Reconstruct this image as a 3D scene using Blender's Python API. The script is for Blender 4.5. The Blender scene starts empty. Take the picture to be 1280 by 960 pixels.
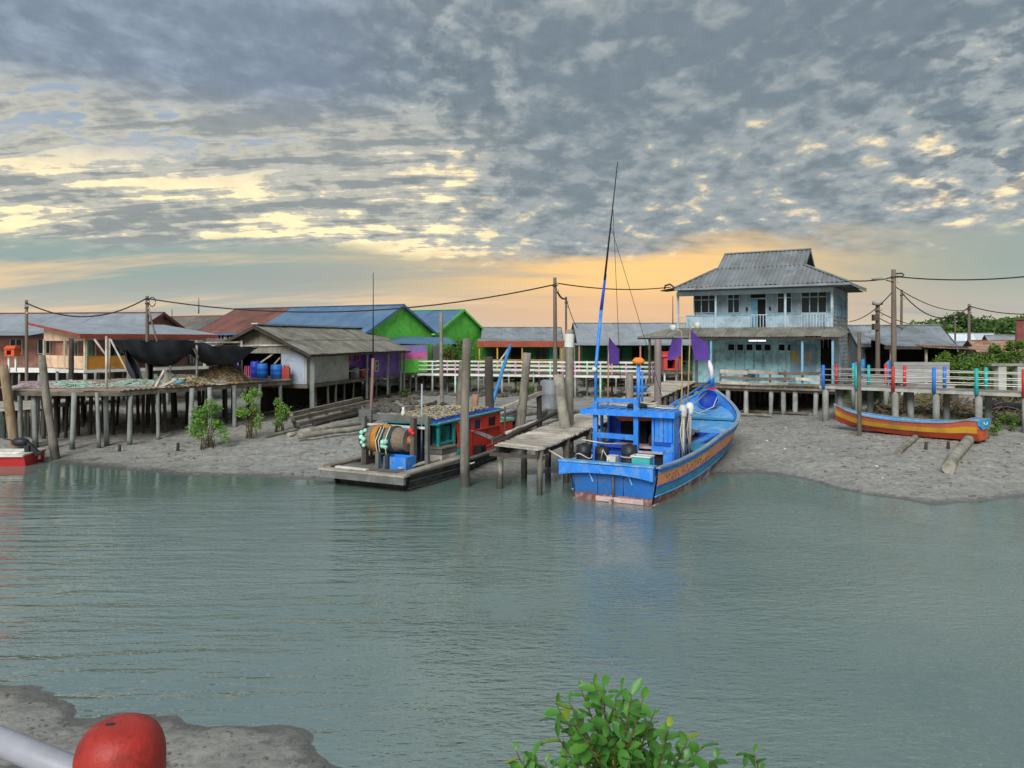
import bpy, math, random
import numpy as np
from mathutils import Vector, Matrix
SC = bpy.context.scene
COL = SC.collection
CH, F = 4.9, 960.0          # eye height above the water, focal length in photo pixels

# ---------------------------------------------------------------- camera, world, sun, exposure
cam_data = bpy.data.cameras.new("camera"); cam = bpy.data.objects.new("camera", cam_data); COL.objects.link(cam)
cam.location = (0, 0, CH); cam.rotation_euler = (math.radians(90), 0, 0)
cam_data.lens = 27.0; cam_data.sensor_width = 36.0; cam_data.shift_y = -55 / 1280
cam_data.clip_start = 0.05; cam_data.clip_end = 5000
SC.camera = cam
SC.view_settings.view_transform = 'Standard'
try: SC.view_settings.look = 'None'
except Exception: pass
SC.view_settings.gamma = 1.0
SC.view_settings.exposure = 1.34
SUN_EL, SUN_AZ = math.radians(37), math.radians(196)      # soft fill added behind the viewer, opposite the sunset glow
sun_d = bpy.data.lights.new("sun", 'SUN'); sun_d.energy = 1.5; sun_d.angle = math.radians(32); sun_d.color = (1.0, 0.985, 0.96)
sun = bpy.data.objects.new("sun", sun_d); COL.objects.link(sun)
sdir = Vector((math.sin(SUN_AZ) * math.cos(SUN_EL), math.cos(SUN_AZ) * math.cos(SUN_EL), math.sin(SUN_EL)))
sun.rotation_euler = sdir.to_track_quat('Z', 'Y').to_euler()

class NT:
    """small helper to write node trees"""
    def __init__(s, tree): s.t = tree; s.n = tree.nodes; s.l = tree.links
    def node(s, typ, **kw):
        n = s.n.new(typ)
        for k, v in kw.items(): setattr(n, k, v)
        return n
    def put(s, sock, v):
        if isinstance(v, bpy.types.NodeSocket): s.l.new(v, sock)
        elif v is not None:
            if sock.type == 'RGBA' and len(v) == 3: v = (*v, 1)
            sock.default_value = v
    def math(s, op, a, b=None, c=None, clamp=False):
        n = s.node('ShaderNodeMath', operation=op, use_clamp=clamp)
        s.put(n.inputs[0], a)
        if b is not None: s.put(n.inputs[1], b)
        if c is not None: s.put(n.inputs[2], c)
        return n.outputs[0]
    def mix(s, f, a, b, blend='MIX'):
        n = s.node('ShaderNodeMix', data_type='RGBA', blend_type=blend)
        s.put(n.inputs[0], f); s.put(n.inputs[6], a); s.put(n.inputs[7], b)
        return n.outputs[2]
    def sstep(s, v, lo, hi, a=0.0, b=1.0):
        n = s.node('ShaderNodeMapRange', interpolation_type='SMOOTHSTEP')
        s.put(n.inputs[0], v); s.put(n.inputs[1], lo); s.put(n.inputs[2], hi); s.put(n.inputs[3], a); s.put(n.inputs[4], b)
        return n.outputs[0]
    def noise(s, vec, scale, detail=4, rough=.55, dist=0.0, dims='3D'):
        n = s.node('ShaderNodeTexNoise', noise_dimensions=dims)
        s.put(n.inputs['Vector'], vec)
        n.inputs['Scale'].default_value = scale; n.inputs['Detail'].default_value = detail
        n.inputs['Roughness'].default_value = rough; n.inputs['Distortion'].default_value = dist
        return n.outputs[0]
    def mapping(s, vec, loc=(0, 0, 0), rot=(0, 0, 0), scale=(1, 1, 1)):
        n = s.node('ShaderNodeMapping')
        s.put(n.inputs[0], vec); n.inputs[1].default_value = loc; n.inputs[2].default_value = rot; n.inputs[3].default_value = scale
        return n.outputs[0]
    def ramp(s, f, stops, interp='LINEAR'):
        n = s.node('ShaderNodeValToRGB'); n.color_ramp.interpolation = interp
        e = n.color_ramp.elements
        while len(e) < len(stops): e.new(.5)
        for el, (p, c) in zip(e, stops): el.position = p; el.color = (*c, 1)
        s.put(n.inputs[0], f)
        return n.outputs[0]

def S(r, g, b, k=1.0):
    """sRGB 0-255 to linear, times k"""
    f = lambda c: (c / 255 / 12.92) if c <= 10 else ((c / 255 + .055) / 1.055) ** 2.4
    return (f(r) * k, f(g) * k, f(b) * k)

def make_world():
    w = bpy.data.worlds.new("World"); SC.world = w; w.use_nodes = True
    T = NT(w.node_tree); T.n.clear()
    K = 0.49                       # scene radiance of the cloud deck
    d = T.node('ShaderNodeTexCoord').outputs['Generated']
    sep = T.node('ShaderNodeSeparateXYZ'); T.put(sep.inputs[0], d)
    x, y, z = sep.outputs
    zz = T.math('MAXIMUM', z, 0.0)
    den = T.math('ADD', zz, 0.2)
    u = T.math('DIVIDE', x, den); v = T.math('DIVIDE', y, den)
    comb = T.node('ShaderNodeCombineXYZ'); T.put(comb.inputs[0], u); T.put(comb.inputs[1], v)
    p = comb.outputs[0]
    az = T.math('DIVIDE', x, T.math('MAXIMUM', T.math('ABSOLUTE', y), 0.15))     # tangent of the azimuth
    # cloud density: large banks broken into small puffs
    big = T.noise(T.mapping(p, loc=(13.4, 2.2, 0), rot=(0, 0, math.radians(28)), scale=(.8, .8, 1)), 1.25, 3, .5, .3)
    puff = T.noise(T.mapping(p, loc=(11.3, 2.2, 0), rot=(0, 0, math.radians(-30)), scale=(.95, .75, 1)), 9.5, 6, .52, .25)
    fine = T.noise(T.mapping(p, loc=(1.3, 5.2, 3), rot=(0, 0, math.radians(-20)), scale=(1, .8, 1)), 19.0, 5, .6, .15)
    n = T.math('ADD', T.math('MULTIPLY', big, .46), T.math('MULTIPLY', puff, .56))
    n = T.math('ADD', n, T.math('MULTIPLY', T.math('SUBTRACT', fine, .5), .16))
    # a thick bank to the right of the middle, a broken deck low on the left
    bank = T.math('MULTIPLY', T.sstep(az, -.12, .12), T.sstep(az, .62, .3))
    bank = T.math('MULTIPLY', bank, T.sstep(zz, .07, .14))
    n = T.math('ADD', n, T.math('MULTIPLY', bank, .036))
    low_l = T.math('MULTIPLY', T.sstep(az, .08, -.2), T.math('MULTIPLY', T.sstep(zz, .085, .12), T.sstep(zz, .31, .25)))
    lst = T.noise(T.mapping(p, loc=(2, 9, 1), rot=(0, 0, math.radians(-6)), scale=(.6, 2.6, 1)), 3.2, 6, .62, .3)
    n = T.math('SUBTRACT', n, T.math('MULTIPLY', low_l, T.math('MULTIPLY_ADD', T.math('SUBTRACT', lst, .5), 1.3, .09)))
    up_l = T.math('MULTIPLY', T.sstep(az, -.05, -.32), T.sstep(zz, .17, .25))
    n = T.math('ADD', n, T.math('MULTIPLY', up_l, .03))
    n = T.math('ADD', n, T.math('MULTIPLY', T.math('SUBTRACT', .505, n), T.math('MULTIPLY', up_l, .4)))
    n = T.math('ADD', n, T.math('MULTIPLY', T.sstep(zz, .30, .40), .008))
    # colours of the deck, thin edge to thick base
    cream = T.mix(T.sstep(az, -.1, .2), S(250, 230, 184), S(250, 226, 182))
    cream = T.mix(T.sstep(zz, .30, .42), cream, S(214, 208, 190))
    thick = T.mix(T.sstep(zz, .12, .34), S(120, 131, 135), S(112, 125, 135))
    thick = T.mix(up_l, thick, S(118, 131, 147))
    mid = T.mix(up_l, S(152, 160, 162), S(138, 152, 167))
    lw = T.math('MULTIPLY', low_l, .85)
    thick = T.mix(lw, thick, S(140, 145, 144)); mid = T.mix(lw, mid, S(186, 183, 168))
    c = T.mix(T.sstep(n, .47, .60), mid, thick)
    thinc = T.mix(up_l, S(172, 172, 164), S(150, 162, 176))
    c = T.mix(T.sstep(n, .43, .475), thinc, c)
    gapc = T.mix(up_l, cream, S(142, 156, 168))
    c = T.mix(T.sstep(n, .365, .455), gapc, c)
    fl = T.noise(T.mapping(p, loc=(7, 3, 2), rot=(0, 0, math.radians(-34)), scale=(.8, .72, 1)), 13.0, 5, .56, .2)
    fm = T.math('MULTIPLY', T.sstep(fl, .49, .60), T.math('MULTIPLY', T.sstep(zz, .12, .17), T.math('MULTIPLY_ADD', T.math('MAXIMUM', T.math('MAXIMUM', up_l, low_l), T.math('MULTIPLY', bank, .8)), -.7, .78)))
    c = T.mix(fm, c, S(103, 116, 126))
    # shade in the puffs
    c = T.mix(1.0, c, T.ramp(fine, [(.3, (1.08, 1.08, 1.08)), (.7, (.91, .92, .93))]), 'MULTIPLY')
    # the clear strip low over the horizon, orange where the sun has gone
    edge = T.math('ADD', zz, T.math('MULTIPLY', T.math('SUBTRACT', T.noise(T.mapping(p, loc=(5, 1, 0), scale=(.4, .7, 1)), 1.6, 5, .6), .5), .16))
    edge = T.math('SUBTRACT', edge, T.math('MULTIPLY', T.math('POWER', 2.718, T.math('MULTIPLY', T.math('POWER', T.math('DIVIDE', T.math('SUBTRACT', az, .27), .12), 2.0), -1.0)), .012))
    strip = T.sstep(edge, .125, .09)
    og = T.math('POWER', 2.718, T.math('MULTIPLY', T.math('POWER', T.math('DIVIDE', T.math('SUBTRACT', az, .16), .28), 2.0), -1.0))
    front = T.sstep(y, -.1, .3)
    og = T.math('MULTIPLY', og, front)
    s_hi = T.mix(og, S(138, 156, 152), S(242, 196, 128))
    s_mid = T.mix(og, S(168, 168, 158), S(216, 176, 138))
    s_low = T.mix(og, S(204, 202, 178), S(196, 168, 148))
    st = T.mix(T.sstep(zz, .035, .085), s_mid, s_hi)
    st = T.mix(T.sstep(zz, .0, .035), s_low, st)
    streak = T.noise(T.mapping(p, loc=(0, 4, 0), scale=(.25, 1.2, 1)), 2.4, 5, .6)
    st = T.mix(T.math('MULTIPLY', T.sstep(streak, .5, .68), T.math('MULTIPLY', T.sstep(az, .35, -.2), .75)), st, S(222, 192, 152))
    st = T.mix(T.math('MULTIPLY', T.sstep(streak, .48, .32), .55), st, S(150, 154, 152))
    c = T.mix(T.math('MULTIPLY', bank, .2), c, S(112, 124, 132))
    c = T.mix(strip, c, st)
    bg_c = T.node('ShaderNodeBackground'); T.put(bg_c.inputs[0], c); bg_c.inputs[1].default_value = K
    sky = T.node('ShaderNodeTexSky', sky_type='NISHITA')
    sky.sun_disc = False; sky.sun_elevation = SUN_EL; sky.sun_rotation = SUN_AZ
    bg_s = T.node('ShaderNodeBackground'); T.put(bg_s.inputs[0], sky.outputs[0]); bg_s.inputs[1].default_value = 0.06
    mx = T.node('ShaderNodeMixShader')
    hole = T.math('MULTIPLY', T.math('MULTIPLY', T.sstep(n, .46, .40), up_l), .1)
    T.put(mx.inputs[0], hole); T.l.new(bg_c.outputs[0], mx.inputs[1]); T.l.new(bg_s.outputs[0], mx.inputs[2])
    out = T.node('ShaderNodeOutputWorld'); T.l.new(mx.outputs[0], out.inputs[0])
make_world()

# ---------------------------------------------------------------- helpers
def P(px, py, D): return Vector(((px - 640) / F * D, D, CH - (py - 425) / F * D))
def PX(px, D, z): return Vector(((px - 640) / F * D, D, z))
def DZ(py, z): return (CH - z) * F / (py - 425)          # distance at which height z shows at row py
def PZ(px, py, z): return P(px, py, DZ(py, z))
RW = {}                                                     # object name -> world matrix

def tag(o, label=None, cat=None, group=None, kind=None):
    if label: o['label'] = label
    if cat: o['category'] = cat
    if group: o['group'] = group
    if kind: o['kind'] = kind
    return o
def thing(name, label, cat, loc=(0, 0, 0), rot=0.0, group=None):
    o = bpy.data.objects.new(name, None); COL.objects.link(o)
    o.location = loc; o.rotation_euler = (0, 0, rot); o.empty_display_size = .3
    RW[o.name] = Matrix.Translation(loc) @ Matrix.Rotation(rot, 4, 'Z')
    return tag(o, label, cat, group)

class MB:
    def __init__(s): s.v = []; s.f = []; s.mi = []; s.cur = 0
    def add(s, vs, fs):
        b = len(s.v); s.v += [tuple(v) for v in vs]
        for f in fs: s.f.append(tuple(b + i for i in f)); s.mi.append(s.cur)
        return s
    def box(s, c, size, M=None):
        hx, hy, hz = size[0] / 2, size[1] / 2, size[2] / 2
        vs = [Vector((sx * hx, sy * hy, sz * hz)) for sz in (-1, 1) for sy in (-1, 1) for sx in (-1, 1)]
        if M is not None: vs = [M @ v for v in vs]
        c = Vector(c)
        return s.add([v + c for v in vs], [(0, 2, 3, 1), (4, 5, 7, 6), (0, 1, 5, 4), (2, 6, 7, 3), (0, 4, 6, 2), (1, 3, 7, 5)])
    def box2(s, a, b): return s.box(((a[0] + b[0]) / 2, (a[1] + b[1]) / 2, (a[2] + b[2]) / 2), (abs(b[0] - a[0]), abs(b[1] - a[1]), abs(b[2] - a[2])))
    def beam(s, p0, p1, w, h, up=(0, 0, 1)):
        p0, p1 = Vector(p0), Vector(p1); d = (p1 - p0).normalized(); up = Vector(up)
        if abs(d.dot(up)) > .98: up = Vector((0, 1, 0))
        x = d.cross(up).normalized(); z = x.cross(d)
        vs = [p + x * (sx * w / 2) + z * (sz * h / 2) for p in (p0, p1) for sx, sz in ((-1, -1), (1, -1), (1, 1), (-1, 1))]
        return s.add(vs, [(3, 2, 1, 0), (4, 5, 6, 7), (0, 1, 5, 4), (1, 2, 6, 5), (2, 3, 7, 6), (3, 0, 4, 7)])
    def tube(s, pts, r, n=8, caps=True, wob=0.0, rnd=None):
        pts = [Vector(p) for p in pts]; m = len(pts)
        rs = r if isinstance(r, (list, tuple)) else [r] * m
        vs, fs = [], []
        ref = None
        for i, p in enumerate(pts):
            t = (pts[min(i + 1, m - 1)] - pts[max(i - 1, 0)]).normalized()
            if ref is None:
                ref = Vector((0, 0, 1)) if abs(t.z) < .9 else Vector((1, 0, 0))
            a = (ref - t * ref.dot(t)).normalized(); b = t.cross(a); ref = a
            for k in range(n):
                q = 2 * math.pi * k / n
                rr = rs[i] * (1 + (rnd.uniform(-wob, wob) if rnd else 0))
                vs.append(p + a * (math.cos(q) * rr) + b * (math.sin(q) * rr))
        for i in range(m - 1):
            for k in range(n):
                fs.append((i * n + k, i * n + (k + 1) % n, (i + 1) * n + (k + 1) % n, (i + 1) * n + k))
        if caps:
            fs.append(tuple(reversed(range(n)))); fs.append(tuple((m - 1) * n + k for k in range(n)))
        return s.add(vs, fs)
    def quad(s, *pts): return s.add(pts, [tuple(range(len(pts)))])
    def slab(s, pts, off):
        """a polygon extruded by a vector"""
        n = len(pts); pts = [Vector(p) for p in pts]; off = Vector(off)
        fs = [tuple(range(n)), tuple(reversed(range(n, 2 * n)))] + [((i + 1) % n, i, n + i, n + (i + 1) % n) for i in range(n)]
        return s.add(pts + [p + off for p in pts], fs)
    def ball(s, c, r, nu=10, nv=6, sq=(1, 1, 1)):
        c = Vector(c); vs = [c + Vector((0, 0, r * sq[2]))]; fs = []
        for i in range(1, nv):
            a = math.pi * i / nv
            for k in range(nu):
                q = 2 * math.pi * k / nu
                vs.append(c + Vector((r * sq[0] * math.sin(a) * math.cos(q), r * sq[1] * math.sin(a) * math.sin(q), r * sq[2] * math.cos(a))))
        vs.append(c - Vector((0, 0, r * sq[2]))); L = len(vs) - 1
        for k in range(nu):
            fs.append((0, 1 + k, 1 + (k + 1) % nu)); fs.append((L, L - nu + (k + 1) % nu, L - nu + k))
        for i in range(nv - 2):
            for k in range(nu):
                fs.append((1 + i * nu + k, 1 + (i + 1) * nu + k, 1 + (i + 1) * nu + (k + 1) % nu, 1 + i * nu + (k + 1) % nu))
        return s.add(vs, fs)
    def lathe(s, c, prof, n=16, M=None, cap=True):
        c = Vector(c); vs, fs = [], []
        for r, z in prof:
            for k in range(n):
                q = 2 * math.pi * k / n; v = Vector((r * math.cos(q), r * math.sin(q), z))
                vs.append(c + (M @ v if M is not None else v))
        for i in range(len(prof) - 1):
            for k in range(n): fs.append((i * n + k, i * n + (k + 1) % n, (i + 1) * n + (k + 1) % n, (i + 1) * n + k))
        if cap:
            fs.append(tuple(reversed(range(n)))); fs.append(tuple((len(prof) - 1) * n + k for k in range(n)))
        return s.add(vs, fs)
    def mesh(s, name, mats):
        me = bpy.data.meshes.new(name); me.from_pydata(s.v, [], s.f)
        mats = mats if isinstance(mats, (list, tuple)) else [mats]
        for m in mats: me.materials.append(m)
        if len(mats) > 1: me.polygons.foreach_set('material_index', s.mi)
        return me
    def build(s, name, mats, parent=None, world=True, smooth=False, label=None, cat=None, group=None, kind=None, origin=None):
        if parent is not None:
            M = RW[parent.name]
            if world:
                Mi = M.inverted(); s.v = [tuple(Mi @ Vector(v)) for v in s.v]
        elif origin is not None:
            M = Matrix.Translation(origin); s.v = [tuple(Vector(v) - Vector(origin)) for v in s.v]
        else: M = Matrix.Identity(4)
        me = s.mesh(name, mats)
        if smooth: me.polygons.foreach_set('use_smooth', [len(p.vertices) <= 4 for p in me.polygons])
        o = bpy.data.objects.new(name, me); COL.objects.link(o)
        if parent is not None: o.parent = parent
        elif origin is not None: o.location = origin
        RW[o.name] = M
        return tag(o, label, cat, group, kind)
def smooth(me): me.polygons.foreach_set('use_smooth', [len(p.vertices) <= 4 for p in me.polygons]); return me
def inst(name, me, parent, M):
    """one more object that shares a mesh; M is its world matrix"""
    o = bpy.data.objects.new(name, me); COL.objects.link(o)
    if parent is not None:
        o.parent = parent; o.matrix_local = RW[parent.name].inverted() @ M
    else: o.matrix_world = M
    RW[o.name] = M.copy()
    return o
def frame_m(p, x, y, z=None):
    x, y = Vector(x).normalized(), Vector(y).normalized(); z = Vector(z).normalized() if z is not None else x.cross(y)
    return Matrix(((x.x, y.x, z.x, p[0]), (x.y, y.y, z.y, p[1]), (x.z, y.z, z.z, p[2]), (0, 0, 0, 1)))

# ---------------------------------------------------------------- materials
MATS = {}
def mat(name, col, rough=.75, var=.22, scale=1.5, grain=(1, 1, 1), bump=.25, rnd=.22, dirt=None, dirt_amt=.5, dirt_scale=.9, metal=0.0, spec=.35, bscale=None, fine=.5, wetz=None, scuff=None):
    if name in MATS: return MATS[name]
    m = bpy.data.materials.new(name); m.use_nodes = True; T = NT(m.node_tree); T.n.clear()
    pos = T.node('ShaderNodeNewGeometry').outputs['Position']
    oi = T.node('ShaderNodeObjectInfo').outputs['Random']
    cx = T.node('ShaderNodeCombineXYZ'); T.put(cx.inputs[0], T.math('MULTIPLY', oi, 37.0)); T.put(cx.inputs[1], T.math('MULTIPLY', oi, 91.0))
    va = T.node('ShaderNodeVectorMath', operation='ADD'); T.put(va.inputs[0], pos); T.put(va.inputs[1], cx.outputs[0])
    q = T.mapping(va.outputs[0], scale=grain)
    n1 = T.noise(q, scale, 5, .6); n2 = T.noise(q, scale * 6.5, 4, .65)
    f = T.math('ADD', T.math('MULTIPLY', n1, 1 - fine * .5), T.math('MULTIPLY', n2, fine * .5))
    lo = tuple(c * (1 - var * 1.5) for c in col); hi = tuple(min(1, c * (1 + var * 1.5)) for c in col)
    c = T.ramp(f, [(.3, lo), (.5, col), (.7, hi)])
    if rnd:
        k = T.math('MULTIPLY_ADD', oi, 2 * rnd, 1 - rnd)
        cc = T.node('ShaderNodeCombineColor'); [T.put(cc.inputs[i], k) for i in range(3)]
        c = T.mix(1.0, c, cc.outputs[0], 'MULTIPLY')
    if dirt:
        dn = T.noise(pos, dirt_scale, 6, .68, .6)
        c = T.mix(T.math('MULTIPLY', T.sstep(dn, .46, .62), dirt_amt), c, dirt)
    if scuff:
        sn = T.noise(T.mapping(pos, scale=(1, 1, .6)), 9, 6, .75, .8); c = T.mix(T.math('MULTIPLY', T.sstep(sn, .56, .64), scuff[1]), c, scuff[0])
    r = rough
    if wetz is not None:                         # tide-wet and stained below this height
        sp = T.node('ShaderNodeSeparateXYZ'); T.put(sp.inputs[0], pos)
        wn = T.math('ADD', sp.outputs[2], T.math('MULTIPLY', T.math('SUBTRACT', n1, .5), .7))
        wf = T.sstep(wn, wetz, wetz - .35)
        c = T.mix(T.math('MULTIPLY', wf, .8), c, S(52, 52, 46)); r = T.math('MULTIPLY_ADD', wf, -.3, rough)
    b = T.node('ShaderNodeBsdfPrincipled')
    T.put(b.inputs['Base Color'], c); T.put(b.inputs['Roughness'], r)
    b.inputs['Metallic'].default_value = metal; b.inputs['Specular IOR Level'].default_value = spec
    if bump:
        bn = T.node('ShaderNodeBump'); bn.inputs['Strength'].default_value = bump; bn.inputs['Distance'].default_value = .03
        T.put(bn.inputs['Height'], T.math('ADD', T.noise(q, (bscale or scale * 5), 4, .65), n1)); T.l.new(bn.outputs[0], b.inputs['Normal'])
    out = T.node('ShaderNodeOutputMaterial'); T.l.new(b.outputs[0], out.inputs[0])
    MATS[name] = m
    return m
VG = (3.2, 3.2, .35)      # grain that runs up a post
rust = S(98, 62, 44)
m_post = mat('weathered_post', S(126, 120, 110), .85, .3, 1.6, VG, .5, .2, dirt=S(84, 78, 66), dirt_amt=.55, wetz=.75)
m_pile = mat('concrete_pile', S(140, 143, 140), .8, .16, 1.2, (1.5, 1.5, .6), .25, .14, dirt=S(104, 104, 94), dirt_amt=.6, wetz=.7)
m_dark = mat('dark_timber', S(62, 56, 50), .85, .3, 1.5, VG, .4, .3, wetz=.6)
m_plank = mat('grey_plank', S(174, 166, 154), .85, .25, 1.8, (1, 1, 1), .4, .28, dirt=S(90, 82, 70), dirt_amt=.4)
m_plank_d = mat('old_plank', S(112, 104, 92), .85, .3, 1.8, (1, 1, 1), .4, .3, dirt=S(66, 58, 50), dirt_amt=.5)
m_log = mat('driftwood', S(134, 130, 118), .8, .3, 2.0, (1, 1, 1), .5, .25, dirt=S(92, 88, 76), dirt_amt=.6)
m_zinc = mat('zinc_sheet', S(134, 142, 148), .5, .16, .8, (1, 1, 1), .12, .12, dirt=S(96, 92, 86), dirt_amt=.55, metal=.15, spec=.5)
m_zinc_l = mat('pale_zinc', S(142, 150, 157), .45, .12, .8, (1, 1, 1), .1, .08, dirt=S(126, 124, 120), dirt_amt=.5, metal=.1, spec=.5)
m_roof_grey = mat('weathered_fibre_roof', S(118, 116, 106), .85, .25, 1.2, (1, 1, 1), .4, .14, dirt=S(78, 76, 70), dirt_amt=.65, dirt_scale=.6)
m_roof_main = mat('house_roof_sheet', S(116, 122, 124), .6, .16, .9, (1, 1, 1), .15, .16, dirt=S(94, 90, 84), dirt_amt=.5, spec=.45)
m_roof_brown = mat('brown_roof', S(116, 76, 66), .75, .18, .9, (1, 1, 1), .15, .12, dirt=S(78, 54, 50), dirt_amt=.6, dirt_scale=.4)
m_roof_blue = mat('blue_roof', S(78, 108, 138), .5, .12, .8, (1, 1, 1), .1, .08, dirt=S(110, 126, 138), dirt_amt=.45, dirt_scale=.5)
m_roof_dk = mat('grey_tile_roof', S(108, 104, 96), .8, .2, 1.0, (1, 1, 1), .25, .15, dirt=S(80, 76, 70))
m_rust = mat('rusty_sheet', S(134, 98, 74), .8, .3, 1.2, (1, 1, 1), .25, .25, dirt=S(170, 160, 150), dirt_amt=.6)
m_white = mat('white_paint', S(206, 206, 198), .6, .1, 1.5, (1, 1, 1), .12, .08, dirt=S(150, 146, 134), dirt_amt=.5)
m_greyw = mat('grey_render', S(168, 168, 160), .85, .12, .7, (1, 1, 1), .12, .05, dirt=S(120, 118, 106), dirt_amt=.5)
m_conc = mat('concrete', S(138, 134, 128), .85, .18, .8, (1, 1, 1), .25, .12, dirt=S(92, 88, 82), dirt_amt=.55)
m_black = mat('black_plastic', S(34, 36, 40), .5, .2, 2, (1, 1, 1), .1, .2)
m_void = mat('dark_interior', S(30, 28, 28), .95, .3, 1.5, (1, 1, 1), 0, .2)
m_glass = mat('dark_glass', S(34, 44, 46), .28, .25, .9, (1, 1, 1), .0, .3, spec=.25)
m_cable = mat('cable_rubber', S(36, 34, 34), .7, .1, 2, (1, 1, 1), 0, .1)
m_iron = mat('rusted_iron', S(88, 72, 62), .8, .3, 3, (1, 1, 1), .4, .2)
def paint(name, r, g, b, rough=.6, dirt=None, amt=.45, var=.12, k=1.0, rnd=.06, wetz=None):
    return mat(name, S(r, g, b, k), rough, var, 1.3, (1, 1, 1), .15, rnd, dirt=dirt or S(max(0, r * .55 + 20), max(0, g * .55 + 20), max(0, b * .55 + 18)), dirt_amt=amt, dirt_scale=1.3, wetz=wetz)
# ---------------------------------------------------------------- setting: mud, water, land
rng = np.random.RandomState(5)
_tab = rng.rand(256, 256)
def vnoise(x, y):
    xi = np.floor(x).astype(int); yi = np.floor(y).astype(int); fx = x - xi; fy = y - yi
    fx = fx * fx * (3 - 2 * fx); fy = fy * fy * (3 - 2 * fy)
    t = lambda a, b: _tab[a & 255, b & 255]
    return (t(xi, yi) * (1 - fx) + t(xi + 1, yi) * fx) * (1 - fy) + (t(xi, yi + 1) * (1 - fx) + t(xi + 1, yi + 1) * fx) * fy - .5
def fbm(x, y, o=4):
    a, r = 1.0, 0
    for i in range(o): r = r + a * vnoise(x * 2 ** i + 17 * i, y * 2 ** i + 31 * i); a *= .5
    return r
FAR = np.array([(-200, 33), (-26, 32.5), (-21.3, 32), (-18.7, 30.9), (-16.9, 30), (-14.2, 28.5), (-11.5, 27.5), (-6.75, 27), (-4.4, 26.6), (-.8, 27.1), (1.8, 28.3), (5, 28.6), (7.7, 27.9), (9.3, 28.2), (10.2, 26.9), (10.75, 25.2), (11.4, 23.9), (12.4, 22.9), (14.1, 22.8), (16.1, 24.0), (20, 24.5), (25, 29), (200, 30)])
NEAR = np.array([(-200, 11.3), (-9, 11.1), (-7.3, 10.95), (-6.4, 10.85), (-5.95, 10.3), (-5.7, 9.75), (-4.6, 9.75), (-3.5, 9.8), (-2.3, 9.2), (-1.0, 8.6), (0, 8.0), (1.5, 7.0), (4, 5.6), (8, 4.4), (200, 3)])
def height(x, y, detail=True):
    x = np.asarray(x, float); y = np.asarray(y, float)
    d = y - np.interp(x, FAR[:, 0], FAR[:, 1]) + .55 * fbm(x * .8, y * .8, 4)
    e = np.interp(x, NEAR[:, 0], NEAR[:, 1]) - y + .7 * fbm(x * 1.1 + 9, y * 1.1, 4)
    slope = np.interp(x, [-20, -8, 0, 8, 13, 17], [.09, .09, .06, .06, .13, .14])
    cap = np.interp(x, [-14, 14, 18, 24], [.85, .68, 1.05, 1.3])
    far = np.where(d > 0, cap * (1 - np.exp(-np.maximum(d, 0) * slope / cap * 1.25)), d * .12)
    near = np.where(e > 0, 1.1 * (1 - np.exp(-np.maximum(e, 0) * .14)), e * .12)
    h = np.maximum(far, near); h = np.maximum(h, -.9)
    # a wet inlet behind the platform on the left
    k = np.clip((-.55 - x / np.maximum(y, 5)) / .06, 0, 1) * np.clip((y - 35.5) / 3, 0, 1) * np.clip((66 - y) / 6, 0, 1)
    h = h * (1 - k) + k * (-.06 + .16 * fbm(x * .35, y * .5, 3))
    h = h - .34 * np.clip((x - 7.5) / 1.5, 0, 1) * np.clip((19.5 - x) / 2, 0, 1) * np.clip((y - 37) / 5, 0, 1) * np.clip((58 - y) / 5, 0, 1)
    land = np.clip((y - 60) / 25, 0, 1)
    h = h + land * .9 + np.clip((x - 18) / 6, 0, 1) * np.clip((y - 37) / 6, 0, 1) * .65
    h = h + np.clip((x - 20) / 40, 0, 1) * np.clip((y - 95) / 80, 0, 1) * 1.6
    if detail:
        n = fbm(x * 1.6, y * 1.6, 5); r = 1 - np.abs(2 * fbm(x * .9 + 40, y * .9, 4))
        amp = np.clip((h + .02) / .25, 0, 1)
        h = h + amp * (.05 * n + .045 * np.clip(r - .72, 0, 1)) + amp * np.clip(h / .5, .25, 1) * .02 * vnoise(x * 6, y * 6)
        clod = np.clip(vnoise(x * 4.3 + 3, y * 4.3) + .1 * vnoise(x * 11, y * 11) - .22, 0, 1)
        h = h + amp * .20 * clod * np.where(y < 12, 1.1, 1)
        h = h + amp * np.where(y < 12, 1, .6) * (.05 * np.clip(.06 - np.abs(fbm(x * 2.1 + 70, y * 2.6, 3)), 0, 1) / .06 * -.6)
    return h
def H(x, y): return float(height(np.array([x]), np.array([y]), False)[0])

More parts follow.
